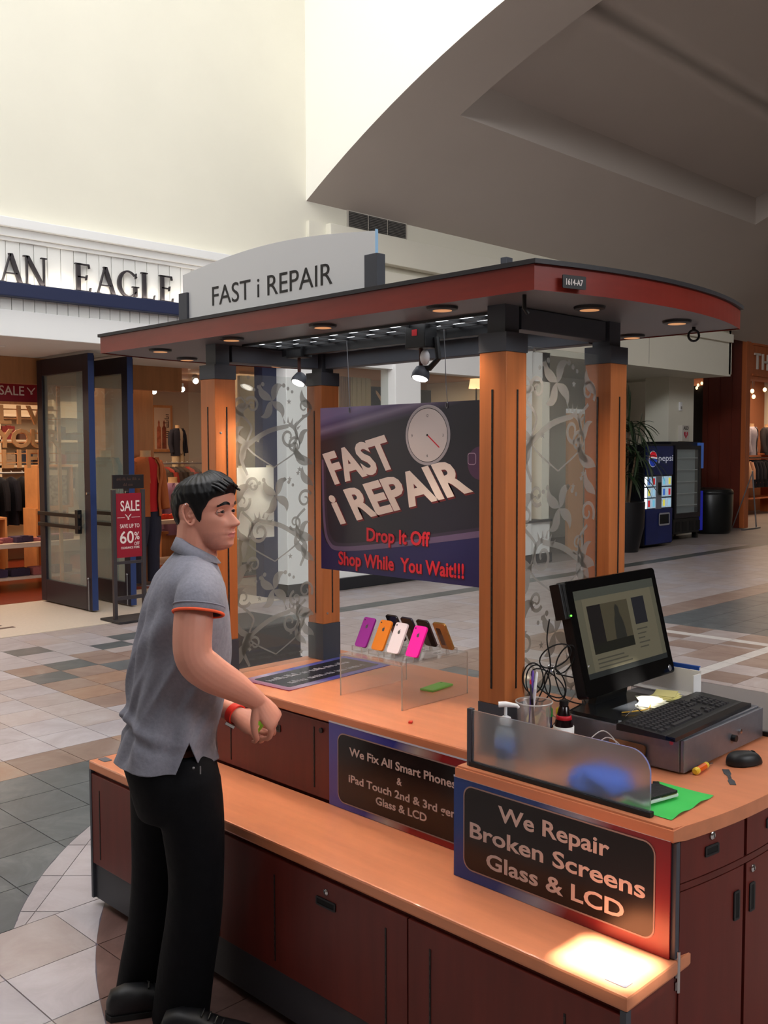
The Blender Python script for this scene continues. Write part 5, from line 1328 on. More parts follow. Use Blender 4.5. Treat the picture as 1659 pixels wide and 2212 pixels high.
# sale sign on a floor stand
Ys = 9.34
pA, pB = at(247, 1200, 'y', Ys), at(310, 1200, 'y', Ys); cx = (pA.x+pB.x)/2; hw = (pB.x-pA.x)/2
def zpx(py, px=280): return at(px, py, 'y', Ys).z
t = thing('sale_sign_stand', 'floor stand with red SALE save up to 60% poster beside the doors', 'sign', (cx, Ys, 0.004))
M_st = mat('stand_grey', S(70, 64, 66), 0.45, metal=0.4)
for s_ in (-1, 1): boxp('post', M_st, t, (s_*hw-0.02, -0.02, 0.02), (s_*hw+0.02, 0.02, zpx(1058)), 0.003)
boxp('base', mat('stand_base', S(44, 42, 44), 0.5), t, (-hw-0.07, -0.20, 0.0), (hw+0.07, 0.20, 0.022), 0.004)
boxp('cross_bar', M_st, t, (-hw, -0.012, 0.22), (hw, 0.012, 0.26)); boxp('cross_rail', M_st, t, (-hw, -0.012, zpx(1212)-0.03), (hw, 0.012, zpx(1212)))
boxp('poster', M_sale, t, (-hw+0.025, -0.012, zpx(1204)), (hw-0.025, -0.004, zpx(1066)), 0.0)
boxp('header', mat('stand_header', S(30, 24, 26), 0.4), t, (-hw-0.01, -0.016, zpx(1056)), (hw+0.01, 0.008, zpx(1026)), 0.004)
for w, py, sd in ((0.28, 1038, 3), (0.13, 1050, 4)):
    scribble('header_print', mat('header_brown_print', S(84, 58, 48), 0.5), t, frame_y(-w/2, -0.017, zpx(py)), w, 0.03, sd, 0.05)
for s_, pxl, pxr, py, cap in (('SALE', 259, 300, 1105, 0.115), ('SAVE UP TO', 258, 300, 1142, 0.044), ('60', 258, 288, 1175, 0.135), ('%', 289, 300, 1166, 0.085), ('OFF', 289, 300, 1178, 0.036), ('CLEARANCE ITEMS', 260, 300, 1187, 0.024)):
    a_ = at(pxl, py, 'y', Ys); e_ = at(pxr, py, 'y', Ys)
    text('lettering', s_, cap, M_eagle, t, frame_y(a_.x-cx, -0.0125, a_.z), 0.015, 0.001, 'LEFT', width=e_.x-a_.x)
part('rule', M_eagle, t, lambda b: [b.box((-0.14, -0.0135, zpx(1118)-0.002), (-0.05, -0.0122, zpx(1118)+0.002)), b.box((0.03, -0.0135, zpx(1118)-0.002), (0.13, -0.0122, zpx(1118)+0.002))])
part('bird_emblem', M_eagle, t, lambda b: bird(b, frame_y(-0.01, -0.0125, zpx(1117)), 0.07))
# floor lettering fragment in the entrance
t = thing('floor_lettering', 'brown capital E inlaid in the entrance floor', 'lettering', (4.20, 9.93, 0.003))
part('letter', mat('inlay_brown', S(70, 40, 36), 0.5), t, lambda b: [b.box((-0.16, -0.16, 0), (-0.09, 0.26, 0.002)), b.box((-0.09, -0.16, 0), (0.20, -0.09, 0.002)), b.box((-0.09, 0.02, 0), (0.14, 0.09, 0.002)), b.box((-0.09, 0.19, 0), (0.18, 0.26, 0.002))])
# red sale banner inside the shop
Yb = 11.55
a_, e_ = at(-30, 872, 'y', Yb), at(100, 820, 'y', Yb)
t = thing('sale_banner', 'dark red banner reading SALE hanging inside the shop', 'banner', (0, Yb, 0))
boxp('cloth', M_sale, t, (a_.x, 0, at(40, 868, 'y', Yb).z), (e_.x, 0.01, at(40, 818, 'y', Yb).z))
boxp('rod', M_oakc, t, (a_.x, -0.01, at(40, 816, 'y', Yb).z), (e_.x, 0.02, at(40, 812, 'y', Yb).z)); boxp('rod', M_oakc, t, (a_.x, -0.01, at(40, 874, 'y', Yb).z), (e_.x, 0.02, at(40, 868, 'y', Yb).z))
q0, q1 = at(-2, 852, 'y', Yb), at(52, 852, 'y', Yb)
text('lettering', 'SALE', 0.115, M_eagle, t, frame_y(q0.x, -0.002, at(20, 853, 'y', Yb).z), 0.01, 0.002, width=q1.x-q0.x)
q2 = at(67, 845, 'y', Yb); part('bird_emblem', M_eagle, t, lambda b: bird(b, frame_y(q2.x, -0.002, q2.z), 0.10))
q3 = at(83, 852, 'y', Yb); text('lettering', '60', 0.15, M_eagle, t, frame_y(q3.x, -0.002, q3.z), 0.01, 0.002)
# wooden LIVE YOUR LIFE letters on rails
Yl = 11.50
t = thing('wooden_slogan', 'wooden letters LIVE YOUR LIFE on rails inside the shop', 'sign', (0, Yl, 0))
for row, (s_, py, pxs) in enumerate((('LIVE', 915, (-2, 36, 56, 92)), ('YOUR', 966, (-10, 24, 66, 100)), ('LIFE', 1010, (4, 37, 57, 82)))):
    for ch, px in zip(s_, pxs):
        p0 = at(px, py, 'y', Yl); text('letter', ch, 0.225, M_oakc, t, frame_y(p0.x, 0, at(40, py, 'y', Yl).z), 0.032, 0.03)
    for dz in (0.06, 0.17): boxp('rail', M_oakc, t, (3.6, 0.004, at(40, py, 'y', Yl).z+dz-0.008), (5.8, 0.016, at(40, py, 'y', Yl).z+dz+0.008))
boxp('upright', M_oakc, t, (3.58, 0, 0.004), (3.62, 0.03, 2.62)); boxp('upright', M_oakc, t, (5.78, 0, 0.004), (5.82, 0.03, 2.62))
# clothes, tables and shelves
def folded(x, y, z, c, label, n=1, rz=0.0, w=0.26, d=0.2, h=0.035):
    t = thing('folded_shirt', label, 'folded shirt', (x, y, z), rz, 'folded shirts in the shop')
    m_ = mat('cloth_%d_%d_%d' % tuple(int(v*255) for v in c[:3]), c, 0.9, bump=(40, 0.4))
    part('fold', m_, t, lambda b: b.cbox((-w/2, -d/2, 0), (w/2, d/2, h), 0.012)); part('collar', m_, t, lambda b: b.cbox((-w*0.18, -d/2-0.005, h*0.5), (w*0.18, -d/2+0.05, h+0.010), 0.006))
    return t
def table(label, x, y, w, d, h, m):
    t = thing('display_table', label, 'table', (x, y, 0.004), 0, 'shop display tables')
    boxp('table_top', m, t, (-w/2, -d/2, h-0.06), (w/2, d/2, h), 0.004); boxp('shelf', m, t, (-w/2+0.05, -d/2+0.05, 0.14), (w/2-0.05, d/2-0.05, 0.17))
    for sx in (-1, 1):
        for sy in (-1, 1): boxp('leg', m, t, (sx*(w/2-0.05)-0.05, sy*(d/2-0.05)-0.05, 0), (sx*(w/2-0.05)+0.05, sy*(d/2-0.05)+0.05, h-0.06))
    return t
M_tblw = mat('table_white', S(206, 186, 170), 0.5)
p = at(50, 1215, 'z', 0)
table('white display table piled with pink shirts, left of the open doors', 5.95, 12.75, 1.5, 0.8, 0.62, M_tblw)
rgc = [S(160, 90, 86), S(150, 84, 92), S(60, 44, 70), S(176, 104, 100), S(52, 40, 60), S(150, 96, 110)]
names = ['dusty pink', 'rose', 'plum', 'salmon', 'dark violet', 'mauve']
for k in range(6):
    folded(5.35+0.20*k, 12.55+0.05*(k % 2), 0.624, rgc[k], names[k]+' folded shirt on the white table left of the doors', rz=0.2*(k % 3)-0.2, h=0.04+0.02*(k % 3))
for k in range(4): folded(5.42+0.3*k, 12.6, 0.175, rgc[(k*2+2) % 6], names[(k*2+2) % 6]+' folded shirt, '+['first', 'second', 'third', 'fourth'][k]+' on the lower shelf of the white table', h=0.10)
table('pale display table with orange shirts behind the sale sign', 8.2, 12.9, 1.3, 0.8, 0.80, M_tblw)
for k, (c_, nm) in enumerate(((S(200, 70, 30), 'orange'), (S(186, 50, 30), 'brick red'), (S(214, 96, 44), 'tangerine'), (S(120, 40, 34), 'maroon'))):
    folded(7.72+0.32*k, 12.75, 0.805, c_, nm+' folded shirt on the table behind the sale sign', rz=0.1*k, h=0.07)
def crate(label, x, y, z, w, d, h):
    t = thing('wooden_crate', label, 'crate', (x, y, z), 0, 'wooden display crates')
    for nm, a_, b_ in (('side', (-w/2, -d/2, 0), (-w/2+0.03, d/2, h)), ('side', (w/2-0.03, -d/2, 0), (w/2, d/2, h)), ('bottom', (-w/2+0.03, -d/2, 0), (w/2-0.03, d/2, 0.03)), ('lid', (-w/2+0.03, -d/2, h-0.03), (w/2-0.03, d/2, h)), ('back', (-w/2+0.03, d/2-0.02, 0.03), (w/2-0.03, d/2, h-0.03))): boxp(nm, M_oakc, t, a_, b_)
    return t
crate('oak crate standing on the shop floor behind the white table', 6.62, 13.6, 0.004, 0.5, 0.4, 1.0)
crate('oak crate with patterned boxes on top of another crate', 6.68, 13.6, 1.006, 0.55, 0.4, 0.62)
crate('small oak crate at the far left behind the table', 5.75, 13.6, 0.004, 0.4, 0.4, 0.9)
t = thing('patterned_box', 'black and white patterned box inside the upper oak crate', 'box', (6.68, 13.55, 1.037))
part('box', mat('patterned_print', S(150, 140, 130), 0.7, noise=(22, 0.9)), t, lambda b: b.box((-0.2, -0.1, 0), (0.2, 0.1, 0.5))); part('lid', M_ivory, t, lambda b: b.box((-0.205, -0.105, 0.44), (0.205, 0.105, 0.52)))
# rail of dark clothes on the left
t = thing('clothes_rail', 'steel clothes rail at the back left of the shop', 'clothes rail', (6.35, 14.3, 0.004))
part('bar', M_steel, t, lambda b: b.cyl((-0.9, 0, 1.5), (0.9, 0, 1.5), 0.015, n=8), True)
for s_ in (-0.9, 0.9): part('upright', M_steel, t, lambda b: b.cyl((s_, 0, 0), (s_, 0, 1.5), 0.015, n=8), True)
def hanging(x, y, z, c, label, rz=PI/2, s=1.0, grp='clothes hanging in the shop'):
    t = thing('hanging_shirt', label, 'shirt', (x, y, z), rz, grp)
    m_ = mat('cloth_%d_%d_%d' % tuple(int(v*255) for v in c[:3]), c, 0.9, bump=(40, 0.4))
    def body(b):
        rg = []
        for zz, w, d in ((0.0, 0.03, 0.02), (-0.04, 0.16, 0.04), (-0.10, 0.21, 0.05), (-0.25, 0.20, 0.06), (-0.55, 0.21, 0.06), (-0.72, 0.22, 0.055)):
            rg.append([(w*s*math.cos(a), d*s*math.sin(a)*(1+0.15*math.sin(5*a)), zz*s-0.05) for a in [2*PI*k/16 for k in range(16)]])
        b.loft(rg)
    part('body', m_, t, body, True)
    for sx in (-1, 1): part('sleeve', m_, t, lambda b: b.tube([(sx*0.17*s, 0, -0.12*s), (sx*0.23*s, 0, -0.30*s), (sx*0.24*s, 0.0, -0.55*s)], [0.05*s, 0.05*s, 0.045*s], 8), True)
    part('hanger', M_chrome, t, lambda b: b.tube([(0, 0, 0.012), (0.012, 0, 0.022), (0.0, 0, 0.036), (-0.012, 0, 0.022)], 0.003, 6), True)
    return t
for k in range(7):
    hanging(5.75+0.17*k, 14.3, 1.50, [S(20, 20, 30), S(16, 18, 34), S(30, 26, 30)][k % 3], 'dark shirt, %s from the left on the steel rail behind the slogan' % ['first', 'second', 'third', 'fourth', 'fifth', 'sixth', 'seventh'][k])
# wall shelving at the back with stock
for (x0, x1, lab) in ((6.0, 8.8, 'ivory wall shelving with stock behind the slogan'),):
    t = thing('wall_shelving', lab, 'shelving', ((x0+x1)/2, 15.9, 0.004)); w = (x1-x0)/2
    boxp('back', M_ivory, t, (-w, 0.3, 0), (w, 0.33, 2.7))
    for k in range(6): boxp('shelf', M_ivory, t, (-w, -0.1, 0.3+0.42*k), (w, 0.3, 0.34+0.42*k))
    for k in range(4): boxp('divider', M_ivory, t, (-w+2*w*k/3-0.02, -0.1, 0), (-w+2*w*k/3+0.02, 0.3, 2.7))
    for i in range(9):
        for j in range(3):
            c_ = [S(90, 60, 50), S(60, 50, 60), S(150, 130, 110), S(120, 40, 40), S(40, 44, 60)][(i*2+j) % 5]
            folded((x0+0.2)+0.3*i, 15.95, 0.348+0.42*(j+2), c_, ['brown', 'plum', 'beige', 'red', 'navy'][(i*2+j) % 5]+' folded garment, %s from the left on the %s stocked wall shelf' % (['first', 'second', 'third', 'fourth', 'fifth', 'sixth', 'seventh', 'eighth', 'ninth'][i], ['lower', 'middle', 'upper'][j]), w=0.22, d=0.22, h=0.12+0.05*((i+j) % 3))
# dressed torso forms
def torso_form(label, x, y, z, rz, jacket, tee, trousers=None, s=1.0, skin=None, grp='mannequins', num=None, cat='mannequin'):
    t = thing('mannequin', label, cat, (x, y, z), rz, grp)
    jm = mat('cloth_%d_%d_%d' % tuple(int(v*255) for v in jacket[:3]), jacket, 0.85, bump=(30, 0.3)); tm = mat('cloth_%d_%d_%d' % tuple(int(v*255) for v in tee[:3]), tee, 0.9)
    base = 0.80 if trousers else 0.0
    def ring(zz, w, d, n=22, y0=0.0, a0=0.0, a1=2*PI): return [(w*s*math.cos(a0+(a1-a0)*k/n), y0*s+d*s*math.sin(a0+(a1-a0)*k/n), zz*s) for k in range(n if a1-a0 > 6 else n+1)]
    secs = [(0.0, 0.165, 0.11), (0.12, 0.15, 0.10), (0.25, 0.155, 0.105), (0.40, 0.185, 0.12), (0.50, 0.19, 0.115), (0.56, 0.15, 0.09), (0.59, 0.07, 0.065)]
    part('torso', tm, t, lambda b: b.loft([ring(base+q_, w_, d_) for q_, w_, d_ in secs]), True)
    part('neck', mat('form_wood', S(196, 160, 120), 0.5), t, lambda b: b.loft([ring(base+0.58, 0.062, 0.062), ring(base+0.62, 0.055, 0.055), ring(base+0.66, 0.058, 0.058)]), True)
    # open jacket: wraps all but the front, front faces -y
    def jk(b):
        for sgn in (1,):
            rg = [ring(base+q_-0.05*(q_ == 0), w_*1.13, d_*1.2, 26, 0, -PI/2+0.36, 1.5*PI-0.36) for q_, w_, d_ in secs]
            n = len(rg[0]); vs = [p_ for r_ in rg for p_ in r_]
            b.add(vs, [(i*n+j, i*n+j+1, (i+1)*n+j+1, (i+1)*n+j) for i in range(len(rg)-1) for j in range(n-1)])
            rg2 = [[(p_[0]*1.05, p_[1]*1.05, p_[2]) for p_ in r_] for r_ in rg]; vs = [p_ for r_ in rg2 for p_ in r_]
            b.add(vs, [(i*n+j, (i+1)*n+j, (i+1)*n+j+1, i*n+j+1) for i in range(len(rg)-1) for j in range(n-1)])
    part('jacket', jm, t, jk, True)
    for sx in (-1, 1):
        part('sleeve', jm, t, lambda b: b.tube([(sx*0.17*s, 0, (base+0.53)*s), (sx*0.23*s, 0.01*s, (base+0.42)*s), (sx*0.26*s, 0.0, (base+0.22)*s), (sx*0.25*s, -0.05*s, (base+0.02)*s)], [0.062*s, 0.066*s, 0.056*s, 0.046*s], 12), True)
        part('lapel', jm, t, lambda b: b.add([(sx*0.055*s, -0.13*s, (base+0.30)*s), (sx*0.13*s, -0.125*s, (base+0.40)*s), (sx*0.10*s, -0.10*s, (base+0.585)*s), (sx*0.05*s, -0.085*s, (base+0.585)*s)], [(0, 1, 2, 3)]))
    if num: text('number', num, 0.17*s, mat('print_lime', S(140, 190, 60), 0.6), t, frame_y(-0.05, -0.135*s, (base+0.22)*s), 0.03, 0.003)
    if trousers:
        pm_ = mat('cloth_%d_%d_%d' % tuple(int(v*255) for v in trousers[:3]), trousers, 0.9, bump=(40, 0.3))
        part('trousers', pm_, t, lambda b: [b.tube([(sx*0.08*s, 0, 0.84*s), (sx*0.095*s, -0.01*s, 0.6*s), (sx*0.10*s, 0, 0.42*s), (sx*0.105*s, 0.01*s, 0.03*s)], [0.10*s, 0.09*s, 0.07*s, 0.065*s], 14) for sx in (-1, 1)], True)
        part('stand', M_steel, t, lambda b: [b.cyl((0, 0.05*s, 0), (0, 0.05*s, 0.8*s), 0.012*s, n=8), b.lathe([(0, 0), (0.16*s, 0), (0.16*s, 0.012), (0, 0.012)], (0, 0.05*s, 0), 20)], True)
    return t
def place(px, py, Y): q_ = at(px, py, 'y', Y); return q_
q_ = place(316, 1100, 11.68)
torso_form('headless mannequin in tan jacket and red shirt with jeans, right of the sale sign', q_.x, 11.68, 0.004, 0.25, S(176, 94, 48), S(190, 30, 34), S(44, 44, 60), 1.25)
q_ = place(232, 1000, 11.55)
torso_form('mannequin in dark jacket seen through the second door', q_.x, 11.60, 0.004, 0.5, S(30, 32, 36), S(120, 84, 60), S(44, 36, 32), 1.25)
q_ = place(210, 1000, 12.9)
torso_form('mannequin in grey tank top numbered 5 with tan shorts behind the door glass', q_.x, 12.9, 0.004, 0.2, S(96, 90, 84), S(100, 94, 88), S(160, 110, 66), 1.22, num='5')
q_ = place(372, 985, 13.6)
torso_form('mannequin in purple checked shirt beyond the tan jacket', q_.x, 13.6, 0.55, 0.2, S(120, 84, 110), S(180, 160, 170), None, 1.3)
q_ = place(384, 960, 15.2)
torso_form('small mannequin in navy vest and pale trousers on the back shelf', q_.x, 15.2, 1.16, 0.3, S(34, 32, 44), S(190, 170, 150), S(190, 170, 140), 0.78)
t = thing('display_plinth', 'ivory plinth carrying the navy vest mannequin', 'plinth', (q_.x, 15.2, 0.004)); boxp('block', M_ivory, t, (-0.45, -0.25, 0), (0.45, 0.3, 1.10), 0.005); boxp('ledge', M_ivory, t, (-0.5, -0.3, 1.10), (0.5, 0.3, 1.155), 0.005)
t = thing('display_plinth', 'wooden plinth under the purple checked shirt', 'plinth', (place(372, 985, 13.6).x, 13.6, 0.004)); boxp('block', M_tan, t, (-0.3, -0.12, 0), (0.3, 0.2, 0.5), 0.005); boxp('ledge', M_tan, t, (-0.32, -0.14, 0.5), (0.32, 0.22, 0.545), 0.005)
ORD = ['first', 'second', 'third', 'fourth', 'fifth', 'sixth', 'seventh', 'eighth', 'ninth', 'tenth', 'eleventh']
for k in range(7):
    q_ = place(350+11*k, 1050, 13.9)
    hanging(q_.x, 13.9, 1.62, [S(60, 44, 34), S(130, 40, 30), S(52, 40, 36), S(44, 36, 32)][k % 4], ['brown', 'red', 'dark brown', 'umber'][k % 4]+' jacket, '+ORD[k]+' from the left on the rail beyond the tan jacket mannequin', PI/2, 1.30, 'jackets on the right hand rail')
q_ = place(380, 990, 13.9)
t = thing('clothes_rail', 'steel clothes rail beyond the tan jacket mannequin', 'clothes rail', (q_.x, 13.9, 0.004)); part('bar', M_steel, t, lambda b: b.cyl((-0.7, 0, 1.62), (0.7, 0, 1.62), 0.015, n=8), True)
for s_ in (-0.7, 0.7): part('upright', M_steel, t, lambda b: b.cyl((s_, 0, 0), (s_, 0, 1.62), 0.015, n=8), True)
# wall picture
a_, e_ = at(331, 976, 'y', 16.7), at(374, 876, 'y', 16.7)
t = thing('wall_poster', 'framed poster of two people on the back wall of the shop', 'poster', ((a_.x+e_.x)/2, 16.76, a_.z)); w = (e_.x-a_.x)/2; h = e_.z-a_.z
boxp('frame', M_oakc, t, (-w, -0.03, 0), (w, 0.02, h)); boxp('print', mat('poster_pale', S(236, 206, 178), 0.7), t, (-w+0.05, -0.034, 0.05), (w-0.05, -0.03, h-0.05))
for k, (cx_, c_) in enumerate(((-0.35*w, S(196, 110, 80)), (0.15*w, S(150, 80, 60)))):
    part('printed_figure', mat('fig_%d' % k, c_, 0.8, noise=(9, 0.4)), t, lambda b: b.add([(cx_+px_*w*0.22, -0.036, 0.06+pz*h*0.62) for px_, pz in ((-1, 0), (1, 0), (0.9, 0.5), (0.9, 0.72), (0.35, 0.8), (0.4, 0.92), (0, 1.0), (-0.4, 0.92), (-0.35, 0.8), (-0.9, 0.72), (-0.9, 0.5))], [tuple(range(11))]))
scribble('print_line', mat('poster_txt', S(70, 44, 40), 0.7), t, Matrix.Translation((0.62*w, -0.037, 0.30*h)) @ frame_y(0, 0, 0) @ Matrix.Rotation(PI/2, 4, 'Z'), 0.5*h, 0.10, 8, 0.0)
# bare spotlights of the shop
for px, py, Y, lab in ((421, 823, 13.0, 'bright shop spotlight nearest the left post'), (392, 841, 14.2, 'bright shop spotlight over the navy vest mannequin'), (331, 846, 14.4, 'small shop spotlight beside the pillar')):
    q_ = at(px, py, 'y', Y)
    t = thing('ceiling_spotlight', lab, 'spotlight', tuple(q_), 0, 'shop spotlights')
    part('can', M_gun, t, lambda b: b.lathe([(0.0, 0.10), (0.035, 0.10), (0.05, 0.0), (0.045, 0.0), (0.0, 0.02)], n=16), True)
    part('bulb', mat('shop_bulb', S(255, 240, 214), 0.4, emit=((1.0, 0.86, 0.66, 1), 22)), t, lambda b: b.sphere((0, -0.02, 0.0), 0.045, 12, 8), True)
    part('stem', M_gun, t, lambda b: b.cyl((0, 0, 0.1), (0, 0, max(0.12, 3.02-q_.z)), 0.012, n=8), True)
# display windows: navy panel with emblem, lamp shade
a_, e_ = at(801, 900, 'y', 10.2), at(862, 839, 'y', 10.2)
t = thing('emblem_panel', 'dark navy panel with pale bird emblem in the display window', 'panel', ((a_.x+e_.x)/2, 10.2, 0.004)); w = (e_.x-a_.x)/2
boxp('board', mat('panel_navy', S(36, 40, 52), 0.6), t, (-w, 0, 0.9), (w, 0.03, e_.z)); boxp('leg', M_black, t, (-w+0.02, 0.0, 0), (-w+0.06, 0.03, 0.9)); boxp('leg', M_black, t, (w-0.06, 0.0, 0), (w-0.02, 0.03, 0.9))
q_ = at(830, 868, 'y', 10.2); part('bird_emblem', mat('emblem_tan', S(206, 170, 140), 0.6), t, lambda b: bird(b, frame_y(q_.x-(a_.x+e_.x)/2, -0.002, q_.z), 0.34))
a_, e_ = at(905, 900, 'y', 10.2), at(931, 844, 'y', 10.2)
t = thing('display_board', 'plain dark board in the display window right of the white pier', 'panel', ((a_.x+e_.x)/2, 10.2, 0.004)); w = (e_.x-a_.x)/2
boxp('board', mat('panel_dark', S(40, 42, 48), 0.6), t, (-w, 0, 0.9), (w, 0.03, e_.z)); boxp('leg', M_black, t, (-0.03, 0, 0), (0.03, 0.03, 0.9))
q_ = at(1029, 824, 'y', 10.6)
t = thing('table_lamp', 'lit lamp with pale shade in the display window', 'lamp', (q_.x, 10.6, 0.004))
part('shade', mat('lamp_shade_lit', S(240, 210, 160), 0.6, emit=(S(250, 208, 150), 1.5)), t, lambda b: b.lathe([(0.13, q_.z-0.12), (0.09, q_.z+0.12), (0.088, q_.z+0.12), (0.128, q_.z-0.12)], n=20), True)
part('pole', M_black, t, lambda b: [b.cyl((0, 0, 0), (0, 0, q_.z-0.05), 0.015, n=8), b.lathe([(0, 0), (0.14, 0), (0.13, 0.02), (0, 0.02)], n=20)], True)
# tan curtains either side in the window
for px0, px1, c_, lab in ((736, 757, S(120, 84, 60), 'brown timber panel in the display window beside the banner'), (759, 801, S(150, 128, 96), 'ribbed beige panel in the display window behind the banner wire')):
    a_, e_ = at(px0, 900, 'y', 9.85), at(px1, 800, 'y', 9.85)
    t = thing('window_panel', lab, 'panel', ((a_.x+e_.x)/2, 9.85, 0.72)); w = (e_.x-a_.x)/2
    boxp('board', mat('wp_'+lab[:5], c_, 0.7), t, (-w, 0, -0.71), (w, 0.03, 2.1))
    for k in range(4): boxp('batten', mat('wp_'+lab[:5], c_), t, (-w+0.02+(2*w-0.04)*k/4, -0.012, -0.7), (-w+0.02+(2*w-0.04)*k/4+0.02, 0, 2.1))
for px0, px1, lab, c_ in ((520, 556, 'beige', S(150, 136, 112)), (558, 574, 'brown', S(128, 74, 48))):
    a_, e_ = at(px0, 1000, 'y', 11.5), at(px1, 800, 'y', 11.5)
    t = thing('window_panel', lab+' panel of the shop front seen through the left etched glass', 'panel', ((a_.x+e_.x)/2, 11.5, 0.004)); w = (e_.x-a_.x)/2
    boxp('board', mat('wp2_'+lab, c_, 0.7), t, (-w, 0, 0), (w, 0.06, 2.9)); boxp('kick_plate', M_black, t, (-w, -0.01, 0), (w, 0, 0.2))
# tan mullion panels right of the kiosk, seen through the right etched glass
for px0, px1, lab, c_ in ((1136, 1176, 'first', S(150, 116, 78)), (1228, 1262, 'second', S(188, 140, 100))):
    a_, e_ = at(px0, 1000, 'y', 9.9), at(px1, 800, 'y', 9.9)
    t = thing('window_panel', lab+' tan panel in the shop window seen through the right etched glass', 'panel', ((a_.x+e_.x)/2, 9.9, 0.72)); w = (e_.x-a_.x)/2
    boxp('board', mat('wp3_'+lab, c_, 0.7), t, (-w, 0, -0.71), (w, 0.06, 1.75)); boxp('top_rail', M_trimw, t, (-w, -0.02, 1.75), (w, 0.06, 1.83))
# black low seat beyond the kiosk
t = thing('black_ottoman', 'low black box seat on the mall floor beyond the left etched panel', 'seat', (4.0, 5.5, 0))
boxp('base', M_black, t, (-0.39, -0.27, 0.0), (0.39, 0.27, 0.10)); boxp('cushion', mat('black_vinyl', S(22, 20, 24), 0.4), t, (-0.40, -0.28, 0.10), (0.40, 0.28, 0.62), 0.02)
part('seam', M_rubber, t, lambda b: b.tube([(-0.401, -0.281, 0.36), (0.401, -0.281, 0.36), (0.401, 0.281, 0.36), (-0.401, 0.281, 0.36)], 0.005, 6, closed=True))

# ------------------------------------------------------------------ right: vending machine, cooler, plant, bin
M_pblue = mat('vending_blue', S(20, 34, 92), 0.3, noise=(3, 0.2)); M_pdk = mat('vending_dark', S(12, 14, 26), 0.35)
v0, v1 = at(1393, 1184, 'y', 9.4), at(1453, 1178, 'y', 9.4)
VX0, VX1 = v0.x, v1.x; VH = 1.93
t = thing('vending_machine', 'blue drinks vending machine with pepsi globe logo', 'vending machine', (VX0, 9.4, 0)); w = VX1-VX0
boxp('cabinet', M_pdk, t, (0, 0.03, 0.04), (w, 0.80, VH), 0.02); boxp('top_panel', M_pblue, t, (0.03, 0, 1.36), (w-0.03, 0.03, VH-0.03)); boxp('lower_panel', M_pblue, t, (0.03, 0, 0.06), (w-0.03, 0.03, 0.72), 0.01)
boxp('selector_frame', mat('selector_grey', S(120, 120, 128), 0.4), t, (0.36*w, -0.012, 0.72), (0.55*w, 0.03, 1.34), 0.005); boxp('coin_panel', M_black, t, (0.42*w, -0.018, 0.98), (0.53*w, -0.012, 1.22))
MC = [S(200, 40, 50), S(120, 200, 230), S(230, 220, 90), S(160, 210, 240), S(60, 110, 200)]
for r_ in range(3):
    z0 = 0.74+0.205*r_
    for c_ in range(4):
        x0 = (0.03+0.165*c_)*w if c_ < 2 else (0.56+0.2*(c_-2))*w
        bt = boxp('drink_button', mat('button_lit', S(190, 214, 230), 0.4, emit=(S(190, 220, 240), 0.30)), t, (x0, -0.006, z0), (x0+0.155*w, 0.03, z0+0.18), 0.006)
        boxp('drink_picture', mat('drink_%d' % ((r_*2+c_) % 5), MC[(r_*2+c_) % 5], 0.4, emit=(MC[(r_*2+c_) % 5], 0.5)), bt, (x0+0.045*w, -0.009, z0+0.03), (x0+0.115*w, -0.006, z0+0.15))
    boxp('lit_edge', mat('edge_lit', S(255, 255, 255), 0.4, emit=((1, 1, 1, 1), 2.5)), t, (0.0, -0.010, z0), (0.028*w, 0.02, z0+0.18))
b = MB(); ring_rect(b, frame_y(0.46*w, -0.001, 0.40), 0.40*w, 0.24, 0.04, 0.03, 0, 0, 0.012); b.build('delivery_rim', mat('rim_grey', S(150, 150, 156), 0.4), t); boxp('delivery_slot', M_rubber, t, (0.50*w, -0.004, 0.43), (0.82*w, 0.0, 0.61))
# globe mark: red over white wave over blue
gx, gz, gr = 0.24*w, 1.66, 0.150
Mg = frame_y(gx, -0.001, gz)
part('globe_white', mat('logo_white', S(232, 232, 236), 0.4, emit=(S(232, 232, 236), 0.25)), t, lambda b: b.prism(arc_pts(0, 0, gr, 0, 2*PI*31/32, 31), Mg, 0.004))
wave = [(-0.93+1.86*k/12, 0.18*math.sin(1.2+2.2*k/12*1.3)-0.02+0.30*(k/12)-0.05) for k in range(13)]
def seg(sign):
    up = [(x_*gr*0.93, (y_+0.10*sign)*gr) for x_, y_ in wave]
    arc = arc_pts(0, 0, gr*0.95, 0.32 if sign > 0 else -0.06, PI-0.0 if sign > 0 else -PI+0.10, 16)
    return up[::1] + [p_ for p_ in arc]
part('globe_red', mat('logo_red', S(206, 24, 44), 0.4, emit=(S(206, 24, 44), 0.3)), t, lambda b: b.prism(seg(1), Mg @ Matrix.Translation((0, 0, 0.004)), 0.002))
part('globe_blue', mat('logo_blue', S(30, 60, 170), 0.4, emit=(S(30, 60, 170), 0.3)), t, lambda b: b.prism(seg(-1), Mg @ Matrix.Translation((0, 0, 0.004)), 0.002))
text('lettering', 'pepsi', 0.125, mat('logo_text', S(196, 200, 216), 0.4, emit=(S(196, 200, 216), 0.2)), t, frame_y(0.44*w, -0.002, 1.62), 0.0, 0.003, 'LEFT', width=0.52*w)
